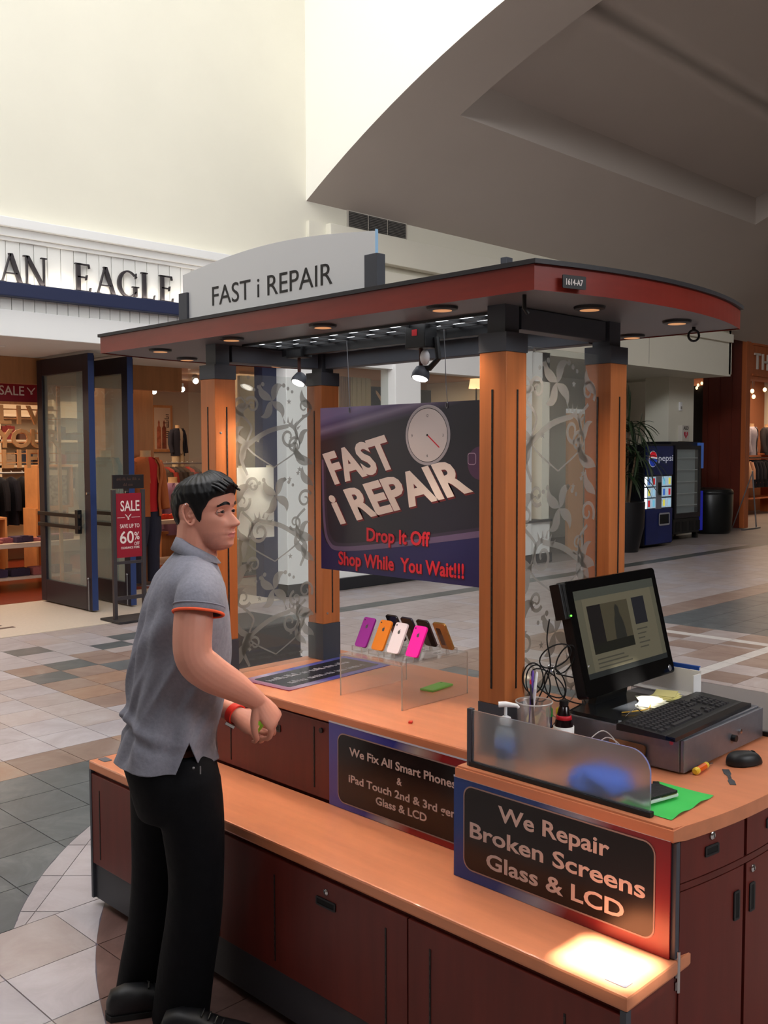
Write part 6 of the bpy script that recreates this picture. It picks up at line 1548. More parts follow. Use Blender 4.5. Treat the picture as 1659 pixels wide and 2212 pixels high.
# glass cooler
c0, c1 = at(1456, 1168, 'y', 9.75), at(1519, 1158, 'y', 9.75)
t = thing('drinks_cooler', 'black glass-door drinks cooler with blue side beside the vending machine', 'cooler', (c0.x, 9.75, 0)); w = c1.x-c0.x; VH2 = 2.0
boxp('cabinet', M_pdk, t, (0, 0.10, 0.12), (w, 0.75, VH2), 0.01)
for nm, a_, e_ in (('door_frame', (0, 0, 0.45), (0.08, 0.10, VH2-0.08)), ('door_frame', (w*0.80, 0, 0.45), (w*0.88, 0.10, VH2-0.08)), ('door_frame', (0.08, 0, VH2-0.16), (w*0.80, 0.10, VH2-0.08)), ('door_frame', (0.08, 0, 0.45), (w*0.80, 0.10, 0.55))): boxp(nm, M_pdk, t, a_, e_)
boxp('interior', mat('cooler_inside', S(120, 124, 128), 0.5, emit=(S(120, 130, 136), 0.10)), t, (0.08, 0.085, 0.55), (w*0.80, 0.099, VH2-0.16))
for k in range(5): boxp('shelf', mat('cooler_shelf', S(170, 174, 180), 0.4), t, (0.09, 0.02, 0.70+0.24*k), (w*0.79, 0.084, 0.715+0.24*k))
boxp('pane', M_glass, t, (0.08, 0.006, 0.55), (w*0.80, 0.012, VH2-0.16)); boxp('blue_strip', mat('cooler_blue', S(24, 40, 190), 0.4, emit=(S(24, 40, 190), 0.12)), t, (w*0.90, 0.02, 0.16), (w, 0.10, 0.98)); boxp('sign_strip', mat('cooler_sign', S(60, 96, 170), 0.4, emit=(S(60, 96, 170), 0.25)), t, (w*0.90, 0.02, 1.45), (w, 0.10, VH2-0.02))
boxp('lower_grille', M_black, t, (0, 0.02, 0.14), (w*0.88, 0.10, 0.44))
for k in range(4): boxp('vent_slot', M_rubber, t, (0.1+0.28*k, 0.012, 0.18), (0.26+0.28*k, 0.02, 0.38))
for x_ in (0.05, w-0.12): boxp('leg', M_black, t, (x_, 0.1, 0), (x_+0.07, 0.2, 0.12)); boxp('leg', M_black, t, (x_, 0.6, 0), (x_+0.07, 0.7, 0.12))
# potted dracaena
pp = at(1362, 1192, 'z', 0)
t = thing('potted_dracaena', 'tall dracaena with drooping strap leaves in black planter', 'plant', (pp.x-0.02, pp.y+0.10, 0))
part('planter', mat('planter_black', S(16, 16, 18), 0.35), t, lambda b: b.lathe([(0, 0), (0.23, 0), (0.33, 0.45), (0.345, 0.84), (0.345, 0.90), (0.30, 0.90), (0.29, 0.82), (0, 0.82)], n=28), True)
part('soil', mat('soil', S(40, 30, 24), 0.9), t, lambda b: b.lathe([(0, 0.82), (0.29, 0.82), (0.28, 0.835), (0, 0.84)], n=20))
rl = random.Random(11)
heads = []
for k, (dx, dy, hh) in enumerate(((0.06, 0.0, 2.34), (-0.06, 0.06, 2.02), (0.16, -0.05, 1.80), (0.06, 0.08, 1.48))):
    part('stem', mat('stem_bark', S(96, 76, 56), 0.8), t, lambda b: b.tube([(dx*0.4, dy*0.4, 0.83), (dx*0.8, dy*0.8, 0.83+(hh-0.83)*0.5), (dx*1.4, dy*1.4, hh)], [0.022, 0.02, 0.016], 8), True); heads.append((dx*1.4, dy*1.4, hh))
def strap(L, droop, w):
    b = MB(); n = 7; vs = []
    for k in range(n+1):
        u = k/n; r_ = L*(u-0.25*droop*u*u*0.9); z_ = L*(0.55*u*(1-0.2*droop)-droop*u*u*0.95); ww = w*(0.35+1.3*u)*(1-u)**0.55+0.001
        vs += [(r_, -ww, z_+0.006), (r_, 0, z_), (r_, ww, z_+0.006)]
    b.add(vs, [(3*k+j, 3*k+j+1, 3*k+4+j, 3*k+3+j) for k in range(n) for j in range(2)]); return b.mesh('leaf')
LM = [strap(0.72, 0.95, 0.030), strap(0.60, 0.55, 0.030), strap(0.80, 1.15, 0.028), strap(0.60, 0.05, 0.022)]
lm_ = [mat('leaf_green_%d' % k, c_, 0.45) for k, c_ in enumerate((S(38, 54, 30), S(50, 66, 36), S(32, 44, 28)))]
for me in LM: me.materials.append(lm_[0])
for h_i, (hx, hy, hz) in enumerate(heads):
    for k in range(34):
        me = LM[3] if k < 3 else LM[k % 3]
        o = bpy.data.objects.new('leaf', me); link(o, t)
        o.location = (hx, hy, hz-0.10*rl.random()-0.010*k*0.5); o.rotation_euler = (rl.uniform(-0.2, 0.2), rl.uniform(-0.5, 0.35) if k > 2 else rl.uniform(-1.2, -0.8), 2.4*k+rl.random()); s_ = rl.uniform(0.75, 1.15); o.scale = (s_, s_, s_)
# bin
q_ = at(1546, 1153, 'z', 0)
t = thing('waste_bin', 'large rounded black waste bin beside the timber shop front', 'bin', (q_.x+0.25, q_.y+0.25, 0))
part('body', mat('bin_black', S(16, 18, 18), 0.35), t, lambda b: b.lathe([(0, 0), (0.40, 0), (0.44, 0.06), (0.47, 0.5), (0.47, 0.92), (0.45, 0.96), (0, 0.96)], n=28), True)
part('lid', mat('bin_lid', S(30, 32, 32), 0.3), t, lambda b: b.lathe([(0.0, 1.0), (0.30, 1.0), (0.44, 0.97), (0.47, 0.93), (0.40, 0.95), (0, 0.96)], n=28), True); part('rim_band', M_rubber, t, lambda b: b.lathe([(0.472, 0.86), (0.478, 0.86), (0.478, 0.90), (0.472, 0.90)], n=28))
# AED sign and thermostat on the column
q_ = at(1474, 936, 'y', 10.33)
t = thing('aed_sign', 'white AED box with red heart on the cream column', 'sign', (q_.x, 10.35, q_.z))
boxp('box', mat('aed_white', S(206, 200, 190), 0.5), t, (-0.15, -0.10, -0.17), (0.15, -0.001, 0.17), 0.006)
text('lettering', 'AED', 0.075, mat('aed_black', S(50, 46, 46), 0.5), t, frame_y(0, -0.101, 0.075), 0.015, 0.003, 'CENTER', width=0.22)
ht = [(0.085*(16*math.sin(a)**3)/16, 0.085*(13*math.cos(a)-5*math.cos(2*a)-2*math.cos(3*a)-math.cos(4*a))/16-0.03) for a in [2*PI*k/32 for k in range(32)]]
part('heart', mat('aed_red', S(190, 30, 60), 0.5), t, lambda b: b.prism(ht, frame_y(0, -0.101, 0), 0.004)); part('bolt', M_white_pl, t, lambda b: b.prism([(-0.01, 0.035), (0.02, 0.035), (0.005, -0.01), (0.02, -0.01), (-0.015, -0.07), (-0.004, -0.025), (-0.018, -0.025)], frame_y(0, -0.105, -0.01), 0.002))
q_ = at(1469, 878, 'y', 10.34)
t = thing('wall_sensor', 'small white sensor on the cream column above the AED box', 'sensor', (q_.x, 10.35, q_.z)); boxp('case', M_white_pl, t, (-0.05, -0.04, -0.09), (0.05, -0.001, 0.09), 0.01); boxp('lens', mat('lens_grey', S(150, 146, 140), 0.4), t, (-0.025, -0.046, -0.06), (0.025, -0.04, 0.0))

# ------------------------------------------------------------------ timber shop front at the right
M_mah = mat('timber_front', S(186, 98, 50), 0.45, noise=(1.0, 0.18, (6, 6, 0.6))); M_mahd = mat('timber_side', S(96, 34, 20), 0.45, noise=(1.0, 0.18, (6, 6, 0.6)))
TX, TY, TZ = 22.25, 10.40, 4.55
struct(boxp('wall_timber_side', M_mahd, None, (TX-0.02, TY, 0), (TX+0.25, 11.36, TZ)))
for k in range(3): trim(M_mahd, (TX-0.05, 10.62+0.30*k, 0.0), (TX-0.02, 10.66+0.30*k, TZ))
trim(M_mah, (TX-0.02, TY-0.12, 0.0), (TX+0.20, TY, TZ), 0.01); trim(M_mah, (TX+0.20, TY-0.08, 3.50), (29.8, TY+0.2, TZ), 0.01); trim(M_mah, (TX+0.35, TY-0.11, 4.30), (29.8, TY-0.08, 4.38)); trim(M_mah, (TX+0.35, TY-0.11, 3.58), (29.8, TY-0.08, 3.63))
struct(boxp('wall_timber_back', mat('timber_room', S(150, 96, 66), 0.8), None, (TX+0.25, 13.2, 0), (29.8, 13.4, 4.0))); struct(boxp('ceiling_timber', mat('timber_ceiling', S(70, 46, 36), 0.8), None, (TX+0.25, TY+0.2, 4.0), (29.8, 13.4, 4.1)))
struct(boxp('wall_gap_standin', mat('gap_painted_shade', S(40, 28, 24), 0.7), None, (TX+0.16, 11.36, 0), (TX+0.24, 12.0, 3.40)))  # dark sheet painted in place of the unlit shop interior
area('timber_shop_lights', (27.0, 11.7, 3.9), 3.5, 150, (1.0, 0.70, 0.46), (27.0, 11.7, 0), 2.0)
t = thing('shop_name_letters', 'pale capitals TH on the timber shop front', 'sign', (0, TY-0.10, 0))
for ch, px in (('T', 1628), ('H', 1645)):
    q_ = at(px, 797, 'y', TY-0.1); text('letter', ch, 0.40, mat('letter_pale', S(206, 196, 184), 0.5), t, frame_y(q_.x, 0, at(1630, 797, 'y', TY-0.1).z), 0.0, 0.04)
t = thing('hanging_rail', 'rail with shelf boards inside the timber shop', 'rail', (27.3, 12.4, 0)); part('bar', M_steel, t, lambda b: b.cyl((-1.7, 0, 1.62), (1.7, 0, 1.62), 0.02, n=8), True)
for z in (1.68, 0.42, 0.86): boxp('shelf', M_mah, t, (-1.7, -0.15, z+0.03), (1.7, 0.5, z+0.07))
for s_ in (-1.7, 1.7): boxp('upright', M_mah, t, (s_-0.03, -0.15, 0), (s_+0.03, 0.5, 2.3))
SC = [S(40, 44, 56), S(206, 160, 130), S(210, 170, 140), S(196, 150, 124), S(30, 30, 40), S(26, 26, 36), S(34, 32, 40), S(24, 24, 30)]
for k in range(11): hanging(26.1+0.24*k, 12.4, 1.62, SC[k % 8], ('pale' if SC[k % 8][0] > 0.2 else 'dark')+' shirt, '+ORD[k]+' from the left on the rail inside the timber shop', PI/2, 1.1, 'shirts in the timber shop')
q_ = at(1623, 930, 'y', 12.3); torso_form('torso in pale blue shirt on the shelf of the timber shop', q_.x, 12.3, 1.76, 0.2, S(150, 146, 160), S(190, 170, 150), None, 1.25)
q_ = at(1657, 930, 'y', 12.3); torso_form('torso in dark jacket on the shelf of the timber shop', q_.x, 12.3, 1.76, 0.1, S(34, 30, 34), S(60, 50, 44), None, 1.25)
for k, (px, py) in enumerate(((1625, 845), (1628, 857), (1652, 842), (1508, 832), (1516, 828), (1505, 838))):
    q_ = at(px, py, 'y', 11.8) if px > 1600 else at(px, py, 'x', TX+0.118)
    t = thing('pendant_bulb', ORD[k % 3]+(' glowing pendant bulb in the timber shop window' if px > 1600 else ' small wall bulb in the dark gap beside the timber shop'), 'light bulb', tuple(q_), 0, 'pendant bulbs right' if px > 1600 else 'pendant bulbs gap')
    part('bulb', mat('bulb_warm', S(255, 220, 160), 0.4, emit=((1.0, 0.72, 0.40, 1), 2)), t, lambda b: b.sphere((0, 0, 0), (0.05, 0.05, 0.06) if px > 1600 else (0.03, 0.03, 0.04), 10, 8), True); part('cord', M_black, t, lambda b: b.cyl((0, 0, 0), (0.045, 0, 0), 0.010, n=6) if px < 1600 else b.cyl((0, 0, 0.06), (0, 0, max(0.08, 4.002-q_.z)), 0.008, n=6))
q_ = at(1622, 1143, 'z', 0); q1 = at(1640, 1128, 'z', 0)
t = thing('sign_easel', 'thin grey sign easel leaning in front of the timber shop', 'easel', (q_.x, q_.y, 0))
part('foot', M_steel, t, lambda b: b.cbox((-0.45, -0.03, 0), (0.45, 0.03, 0.03), 0.004)); part('pole', M_steel, t, lambda b: b.tube([(0.28, 0.0, 0.03), (0.02, 0.0, 1.35)], 0.018, 8), True); part('back_leg', M_steel, t, lambda b: b.tube([(0.10, 0.5, 0.0), (0.02, 0.0, 1.30)], 0.014, 8), True)
# ------------------------------------------------------------------ the man
R2 = math.sqrt(0.5); MD = 3.0
def mp(px, py, dd=0.0):
    """point seen at (px, py) and standing dd metres behind the upright plane through the man"""
    d = FW*FPX + RT*(px-829.5) - UP*(py-1106); o = Vector((0, 0, CAM_H))
    return o + d*((MD+dd)/((d.x+d.y)*R2))
RV, DV, ZV = Vector((R2, -R2, 0)), Vector((R2, R2, 0)), Vector((0, 0, 1))
def remesh(mb, voxel, iters, factor=0.5):
    me = mb.mesh('tmp'); bm = bmesh.new(); bm.from_mesh(me); bmesh.ops.recalc_face_normals(bm, faces=bm.faces); bm.to_mesh(me); bm.free()
    o = bpy.data.objects.new('tmp', me); col.objects.link(o)
    m1 = o.modifiers.new('r', 'REMESH'); m1.mode = 'VOXEL'; m1.voxel_size = voxel; m1.adaptivity = 0
    if iters:
        m2 = o.modifiers.new('s', 'SMOOTH'); m2.iterations = iters; m2.factor = factor
    dg = bpy.context.evaluated_depsgraph_get()
    out = bpy.data.meshes.new_from_object(o.evaluated_get(dg)); bpy.data.objects.remove(o); bpy.data.meshes.remove(me)
    for p in out.polygons: p.use_smooth = True
    return out
def chain(b, pts, rad, n=16, sub=5):
    """smoothly tapering limb with rounded ends"""
    path = smooth_path(pts, sub); k = len(path); rr = []
    for i in range(k):
        t = i/(k-1)*(len(rad)-1); j = min(int(t), len(rad)-2); u = t-j
        p0, p1, p2, p3 = rad[max(j-1, 0)], rad[j], rad[j+1], rad[min(j+2, len(rad)-1)]
        rr.append(0.5*((2*p1)+(p2-p0)*u+(2*p0-5*p1+4*p2-p3)*u*u+(3*p1-p0-3*p2+p3)*u**3))
    e0 = (path[0]-path[1]).normalized(); e1 = (path[-1]-path[-2]).normalized()
    path = [path[0]+e0*rr[0]*0.8, path[0]+e0*rr[0]*0.5] + path + [path[-1]+e1*rr[-1]*0.5, path[-1]+e1*rr[-1]*0.8]
    rr = [rr[0]*0.45, rr[0]*0.85] + rr + [rr[-1]*0.85, rr[-1]*0.45]
    b.tube(path, rr, n)
PHI = math.radians(14)
Fv, Lv = RV*math.cos(PHI)+DV*math.sin(PHI), -RV*math.sin(PHI)+DV*math.cos(PHI)
man = thing('person', 'man in grey polo shirt with orange trim and black trousers standing at the kiosk', 'person', (0, 0, 0))
man_gnd = mp(380, 2200, 0.05)
M_skin = mat('skin', S(206, 142, 122), 0.5, noise=(9, 0.05))
M_skin.node_tree.nodes['Principled BSDF'].inputs['Subsurface Weight'].default_value = 0.08
M_skin.node_tree.nodes['Principled BSDF'].inputs['Subsurface Radius'].default_value = (0.012, 0.005, 0.003)
M_lip = mat('lips', S(172, 100, 96), 0.45)
M_stub = mat('skin_stubble', S(196, 134, 116), 0.55, noise=(60, 0.08))
M_hair = mat('black_hair', S(9, 8, 10), 0.4, spec=0.35, noise=(5, 0.4, (30, 30, 30)))
# -- head in its own frame: x forward, y to his left, z up, origin between the eyes' level and the skull's middle
HC = mp(447, 1108, 0.0)
HA = math.radians(-22)
hF = (RV*math.cos(HA)+DV*math.sin(HA)); hL = (-RV*math.sin(HA)+DV*math.cos(HA))
HM = Matrix.Translation(HC) @ Matrix((hF, hL, ZV)).transposed().to_4x4() @ Matrix.Rotation(math.radians(-4), 4, 'Y')
def interp(tab, z):
    if z <= tab[0][0]: return tab[0][1]
    for (a, b_), (c, d) in zip(tab, tab[1:]):
        if z <= c:
            t = (z-a)/(c-a); t = t*t*(3-2*t) if False else t; return b_+(d-b_)*t
    return tab[-1][1]
XFt = [(-.116, .046), (-.110, .066), (-.100, .077), (-.088, .079), (-.078, .083), (-.066, .087), (-.050, .086), (-.02, .083), (0, .079), (.012, .083), (.022, .089), (.045, .090), (.07, .083), (.09, .067), (.105, .043), (.114, .012)]
XBt = [(-.116, .030), (-.110, .012), (-.100, -.010), (-.085, -.034), (-.066, -.056), (-.045, -.078), (-.02, -.093), (0, -.100), (.03, -.104), (.06, -.099), (.085, -.081), (.105, -.048), (.114, -.020)]
WTt = [(-.116, .014), (-.110, .026), (-.100, .035), (-.085, .0445), (-.066, .0525), (-.045, .0595), (-.02, .067), (0, .070), (.03, .075), (.06, .074), (.085, .061), (.105, .035), (.114, .012)]
NOSE = [(-.052, 0), (-.0475, .004), (-.043, .019), (-.037, .0285), (-.030, .027), (-.018, .018), (-.006, .0095), (.006, .0055), (.016, .002), (.024, 0)]
NW = [(-.053, .014), (-.042, .0145), (-.034, .0115), (-.02, .0090), (0, .008), (.02, .009)]
def g(v, s): return math.exp(-0.5*(v/s)**2)
def head_pt(a, z, off=0.0):
    xf, xb, w = interp(XFt, z), interp(XBt, z), interp(WTt, z)
    cx = (xf+xb)/2 - 0.006; ca, sa = math.cos(a), math.sin(a)
    ax = (xf-cx) if ca > 0 else (cx-xb)
    e = 0.86
    x = cx + ax*(abs(ca)**e)*(1 if ca > 0 else -1); y = w*(abs(sa)**e)*(1 if sa > 0 else -1)
    if ca > 0:
        f = min(1.0, ca*1.6)
        x += interp(NOSE, z)*g(y, interp(NW, z))*f
        x += f*0.006*g(z+.043, .006)*g(abs(y)-.013, .006)                          # wings of the nose
        x += f*(-0.0095*g(abs(y)-.032, .014)*g(z-.0, .0105))                        # eye sockets
        x += f*0.0035*g(abs(y)-.030, .018)*g(z-.019, .006)                         # brow
        x += f*0.005*g(abs(y)-.046, .013)*g(z+.024, .012) - f*0.004*g(abs(y)-.042, .012)*g(z+.062, .014)                          # cheekbones
        x += f*0.0045*g(y, .019)*g(z+.0645, .004) + f*0.0050*g(y, .015)*g(z+.0760, .0045) - f*0.0045*g(y, .022)*g(z+.0700, .0024) - f*0.003*g(abs(y)-.026, .006)*g(z+.070, .006)
        x += f*0.004*g(y, .018)*g(z+.100, .009) - f*0.003*g(y, .006)*g(z+.055, .005)
    n = Vector((x-cx, y*1.3, z*0.9)); n = n.normalized() if n.length > 0 else Vector((0, 0, 1))
    return Vector((x, y, z)) + n*off
zs = [-.116, -.113, -.109, -.105] + [-.10+0.0033*k for k in range(62)] + [.106, .109, .112, .114]
NA = 84
angs = []
for k in range(NA):
    u = k/NA*2*PI; angs.append(u - 0.35*math.sin(u))      # denser at the front
body = MB()
body.loft([[HM @ head_pt(a, z) for a in angs] for z in zs])
# ears
def ear(b, s):
    y0 = s*.069
    pts = [(-.004, y0, .020), (-.012, y0+s*.006, .030), (-.024, y0+s*.010, .030), (-.033, y0+s*.012, .018), (-.033, y0+s*.011, .0), (-.026, y0+s*.009, -.018), (-.016, y0+s*.006, -.030), (-.008, y0+s*.003, -.028), (-.004, y0, -.016)]
    b.tube([HM @ Vector(p) for p in smooth_path([Vector(p) for p in pts], 4)], 0.0042, 8)
    cen = [HM @ Vector(p) for p in [(-.004, y0-s*.004, .018), (-.020, y0+s*.001, .026), (-.029, y0+s*.004, .014), (-.028, y0+s*.003, -.004), (-.018, y0+s*.001, -.024), (-.006, y0-s*.004, -.022)]]
    c2 = [HM @ (HM.inverted() @ p - Vector((0, s*.006, 0))) for p in cen]
    b.loft([cen, c2])
    b.tube([HM @ Vector(p) for p in [(-.006, y0+s*.001, .006), (-.014, y0+s*.004, .010), (-.020, y0+s*.005, .0), (-.014, y0+s*.004, -.012)]], 0.003, 8)
    b.sphere(HM @ Vector((-.006, y0+s*.001, -.006)), 0.005, 8, 6)
for s_ in (-1, 1): ear(body, s_)
# neck and core of the trunk (inside the clothes)
chain(body, [mp(424, 1130, 0), mp(420, 1165, 0.0), mp(418, 1200, 0.0), mp(412, 1250, 0.0)], [.056, .055, .058, .075], 22)
chain(body, [mp(438, 1160, -0.0), mp(440, 1195, 0.0), mp(434, 1230, 0.0)], [.034, .041, .05], 18)
chain(body, [mp(408, 1265, 0), mp(398, 1400, 0), mp(380, 1540, 0), mp(372, 1640, 0.0)], [.085, .095, .085, .095], 20)
chain(body, [mp(400, 1262, 0.12), mp(408, 1256, 0.0), mp(418, 1260, -0.12)], [.04, .05, .04], 14)
# legs inside the trousers
LEGN = [mp(400, 1660, -.07), mp(424, 1890, -.06), mp(404, 2090, -.02), mp(398, 2178, 0.0)]
LEGF = [mp(345, 1660, .09), mp(337, 1890, .12), mp(312, 2080, .14), mp(300, 2150, .15)]
for lg in (LEGN, LEGF): chain(body, lg, [.075, .055, .042, .034], 14)
# arms
RA = [mp(424, 1256, -.170), mp(418, 1330, -.235), mp(418, 1415, -.255), mp(452, 1452, -.235), mp(505, 1482, -.195), mp(556, 1514, -.150)]
chain(body, RA, [.046, .055, .0545, .054, .044, .0285], 22, 6)
LA = [mp(370, 1262, .17), mp(368, 1340, .23), mp(380, 1440, .23), mp(430, 1490, .15), mp(476, 1522, .075), mp(512, 1545, .02)]
chain(body, LA, [.044, .052, .048, .046, .038, .0265], 20, 6)
# hands
def hand(b, W, along, normal, thumb_side, curls, L=0.185, spread=0.016, tcurl=0.5):
    """W wrist, along = direction to the knuckles, normal = out of the back of the hand, thumb_side = +1/-1 along (normal x along)"""
    u = along.normalized(); n = (normal - u*normal.dot(u)).normalized(); s = n.cross(u)*thumb_side
    pl = L*0.50
    rings = []
    for t, w, h in ((-.10, .026, .024), (.10, .029, .023), (.35, .037, .0205), (.65, .042, .0185), (.90, .042, .0165), (1.02, .038, .012)):
        c = W + u*pl*t + n*0.002
        rings.append([c + s*w*math.cos(q_)*(1.0) + n*h*math.sin(q_) for q_ in [2*PI*k/18 for k in range(18)]])
    b.loft(rings)
    lens = (0.074, 0.083, 0.078, 0.062); rads = (0.0092, 0.0096, 0.0090, 0.0080)
    tips = []
    for i in range(4):
        base = W + u*pl*0.96 + s*(0.0285-0.0190*i); d = (u + s*(0.10-0.07*i)).normalized(); p = base - d*0.012; pts = [p, base]; q_ = base; ang = 0.0
        for seg_, c in zip((0.46, 0.30, 0.24), curls[i]):
            ang += c; dd = d*math.cos(ang) - n*math.sin(ang); q_ = q_ + dd*lens[i]*seg_; pts.append(q_)
        b.tube(smooth_path(pts, 4), [rads[i]*(1.12-0.40*k/(4*(len(pts)-1))) for k in range(4*(len(pts)-1)+1)], 12); b.sphere(pts[-1], rads[i]*0.74, 10, 8); tips.append(pts[-1])
    tb = W + u*pl*0.22 + s*0.026 - n*0.006; d0 = (u*0.55 + s*0.75 - n*0.35).normalized(); d1 = (u*0.9 + s*(0.35-0.5*tcurl) - n*(0.30+tcurl*0.5)).normalized(); d2 = (u*0.95 + s*(0.1-0.6*tcurl) - n*(0.3+0.7*tcurl)).normalized()
    pts = [tb - d0*0.015, tb + d0*0.022, tb + d0*0.034 + d1*0.024, tb + d0*0.034 + d1*0.030 + d2*0.030]
    b.tube(smooth_path(pts, 4), [0.0150-0.0068*k/12 for k in range(13)], 12); b.sphere(pts[-1], 0.0078, 10, 8)
    return tips, pts[-1]
WR = RA[-1]; kn = mp(586, 1550, -.135)
tipsR, thR = hand(body, WR, kn-WR, (RV*0.62+ZV*0.55-DV*0.55), -1, [(0.75, 0.75, 0.5), (0.85, 0.85, 0.55), (0.95, 0.95, 0.6), (1.05, 1.0, 0.6)], 0.175, tcurl=0.4)
WL = LA[-1]; kl = mp(553, 1566, -.02)
tipsL, thL = hand(body, WL, kl-WL, (RV*0.25+ZV*0.65-DV*0.75), 1, [(0.55, 0.8, 0.5), (0.7, 0.9, 0.5), (0.85, 0.95, 0.5), (1.0, 1.0, 0.5)], 0.170, tcurl=0.6)
bme = remesh(body, 0.0029, 2, 0.3)
bme.name = 'body'
for m_ in (M_skin, M_lip, M_stub): bme.materials.append(m_)
HI = HM.inverted()
for p in bme.polygons:
    c = HI @ p.center
    if c.x > 0.07 and abs(c.y) < .0235 and -.0825 < c.z < -.0605+0.004*g(abs(c.y)-.008, .006) and (abs(c.y)/.0200)**2 + ((c.z+.0702)/.0088)**2 < 1: p.material_index = 1
    elif -.125 < c.z < -.052 and c.x > 0.012 and abs(c.y) < .075 and not (abs(c.y) > .03 and c.z > -.06): p.material_index = 2
bo = bpy.data.objects.new('body', bme); link(bo, man)
# eyes, lids, brows
for s_ in (-1, 1):
    ec = Vector((.0655, s_*.0315, .0005)); gz = Vector((0.93, -0.34, 0.05)).normalized()
    e = part('eye', mat('eye_white', S(196, 180, 174), 0.5, spec=0.2), man, lambda b: b.sphere((0, 0, 0), 0.0122, 16, 12, HM @ Matrix.Translation(ec)), 'all')
    Mi = HM @ Matrix.Translation(ec) @ gz.to_track_quat('Z', 'X').to_matrix().to_4x4()
    part('iris', mat('iris_brown', S(26, 16, 12), 0.6, spec=0.2), e, lambda b: b.lathe([(0, .0127), (.0036, .0124), (.0064, .0108), (.0064, .0100), (0, .0104)], n=18, M=Mi), 'all')
    def lid(b, sgn, r_, e0=0.0, e1=1.5):
        """one lid: from the almond-shaped opening to behind the ball"""
        n, m = 20, 7; vs = []
        for i in range(m+1):
            for j in range(n+1):
                az = -1.5+3.0*j/n; op = (0.36 if sgn > 0 else 0.30)*max(0.0, 1-(az/0.98)**2)
                el = sgn*((op+e0)+(e1-e0)*i/m*(1-0.2*op)) if e1 < 1 else sgn*(op+(e1-op)*i/m)
                vs.append(HM @ (ec + Vector((r_*math.cos(el)*math.cos(az), r_*math.cos(el)*math.sin(az)*1.12, r_*math.sin(el)))))
        b.add(vs, [(i*(n+1)+j, i*(n+1)+j+1, (i+1)*(n+1)+j+1, (i+1)*(n+1)+j) for i in range(m) for j in range(n)])
    part('eyelid', M_skin, e, lambda b: lid(b, 1, 0.0133), 'all'); part('eyelid', M_skin, e, lambda b: lid(b, -1, 0.0133), 'all')
    part('lash_line', M_hair, e, lambda b: lid(b, 1, 0.01352, -0.03, 0.10), 'all')
    def brow(b):
        up, lo = [], []
        for k in range(13):
            t = k/12; y = s_*(.012+.038*t); z = .0185+.0075*math.sin(PI*min(1, t*0.95+0.12))+.001; th = .0072*(0.55+0.6*math.sin(PI*(0.15+0.75*t)))
            a = math.atan2(y, .09); best = min((abs(head_pt(q_, z).y-y), q_) for q_ in [s_*k2*0.012 for k2 in range(0, 90)])[1]
            up.append(HM @ head_pt(best, z+th*0.55, .0016)); lo.append(HM @ head_pt(best, z-th*0.55, .0016))
        b.add(up+lo, [(k, k+1, 13+k+1, 13+k) for k in range(12)])
    part('eyebrow', M_hair, man, brow, 'all')
# hair: a cap grown off the scalp, cut along the hairline
def hairline(a):
    d = abs((a+PI) % (2*PI)-PI)                        # 0 at the forehead, pi at the nape
    return interp([(0, .056), (.5, .050), (.80, .046), (.98, .036), (1.14, .012), (1.28, -.016), (1.40, -.026), (1.48, .010), (1.62, .034), (1.92, .030), (2.10, -.008), (2.3, -.060), (2.6, -.084), (PI, -.088)], d)
def hair_off(a, z):
    d = abs((a+PI) % (2*PI)-PI); h_ = z-hairline(a)
    edge = max(0.0, min(1.0, h_/.016)); top = max(0.0, min(1.0, (z-.03)/.06)); front = g(d, .7)
    strand = 0.0011*math.sin(a*31+z*140)+0.0009*math.sin(a*57-z*90)
    return .0022 + edge**0.6*(.0030+.0010*top+.011*front*top+.001*g(d-PI, .8)) + strand*edge
b = MB(); zz = [-.092+0.0036*k for k in range(57)] + [.1135]; nA = 132; ha = [2*PI*k/nA for k in range(nA)]
vs = []; hv = []
for z in zz:
    for a in ha:
        zc = max(z, hairline(a)); vs.append(HM @ (head_pt(a, zc, hair_off(a, zc)) + Vector((0.006*g(abs((a+PI) % (2*PI)-PI), .6)*max(0, (zc-.05)/.06), 0, 0))))
top_i = len(vs); vs.append(HM @ Vector((-.004, 0, .1190)))
fs = []
for i in range(len(zz)-1):
    for j in range(nA):
        j2 = (j+1) % nA
        if zz[i+1] > min(hairline(ha[j]), hairline(ha[j2])): fs.append((i*nA+j, i*nA+j2, (i+1)*nA+j2, (i+1)*nA+j))
fs += [((len(zz)-1)*nA+j, (len(zz)-1)*nA+(j+1) % nA, top_i) for j in range(nA)]
b.add(vs, fs); hair = b.build('hair', M_hair, man, 'all')
bm = bmesh.new(); bm.from_mesh(hair.data); bmesh.ops.remove_doubles(bm, verts=bm.verts, dist=1e-5); bmesh.ops.dissolve_degenerate(bm, dist=1e-6, edges=bm.edges)
bmesh.ops.recalc_face_normals(bm, faces=bm.faces); bm.to_mesh(hair.data); bm.free()
for p in hair.data.polygons: p.use_smooth = True
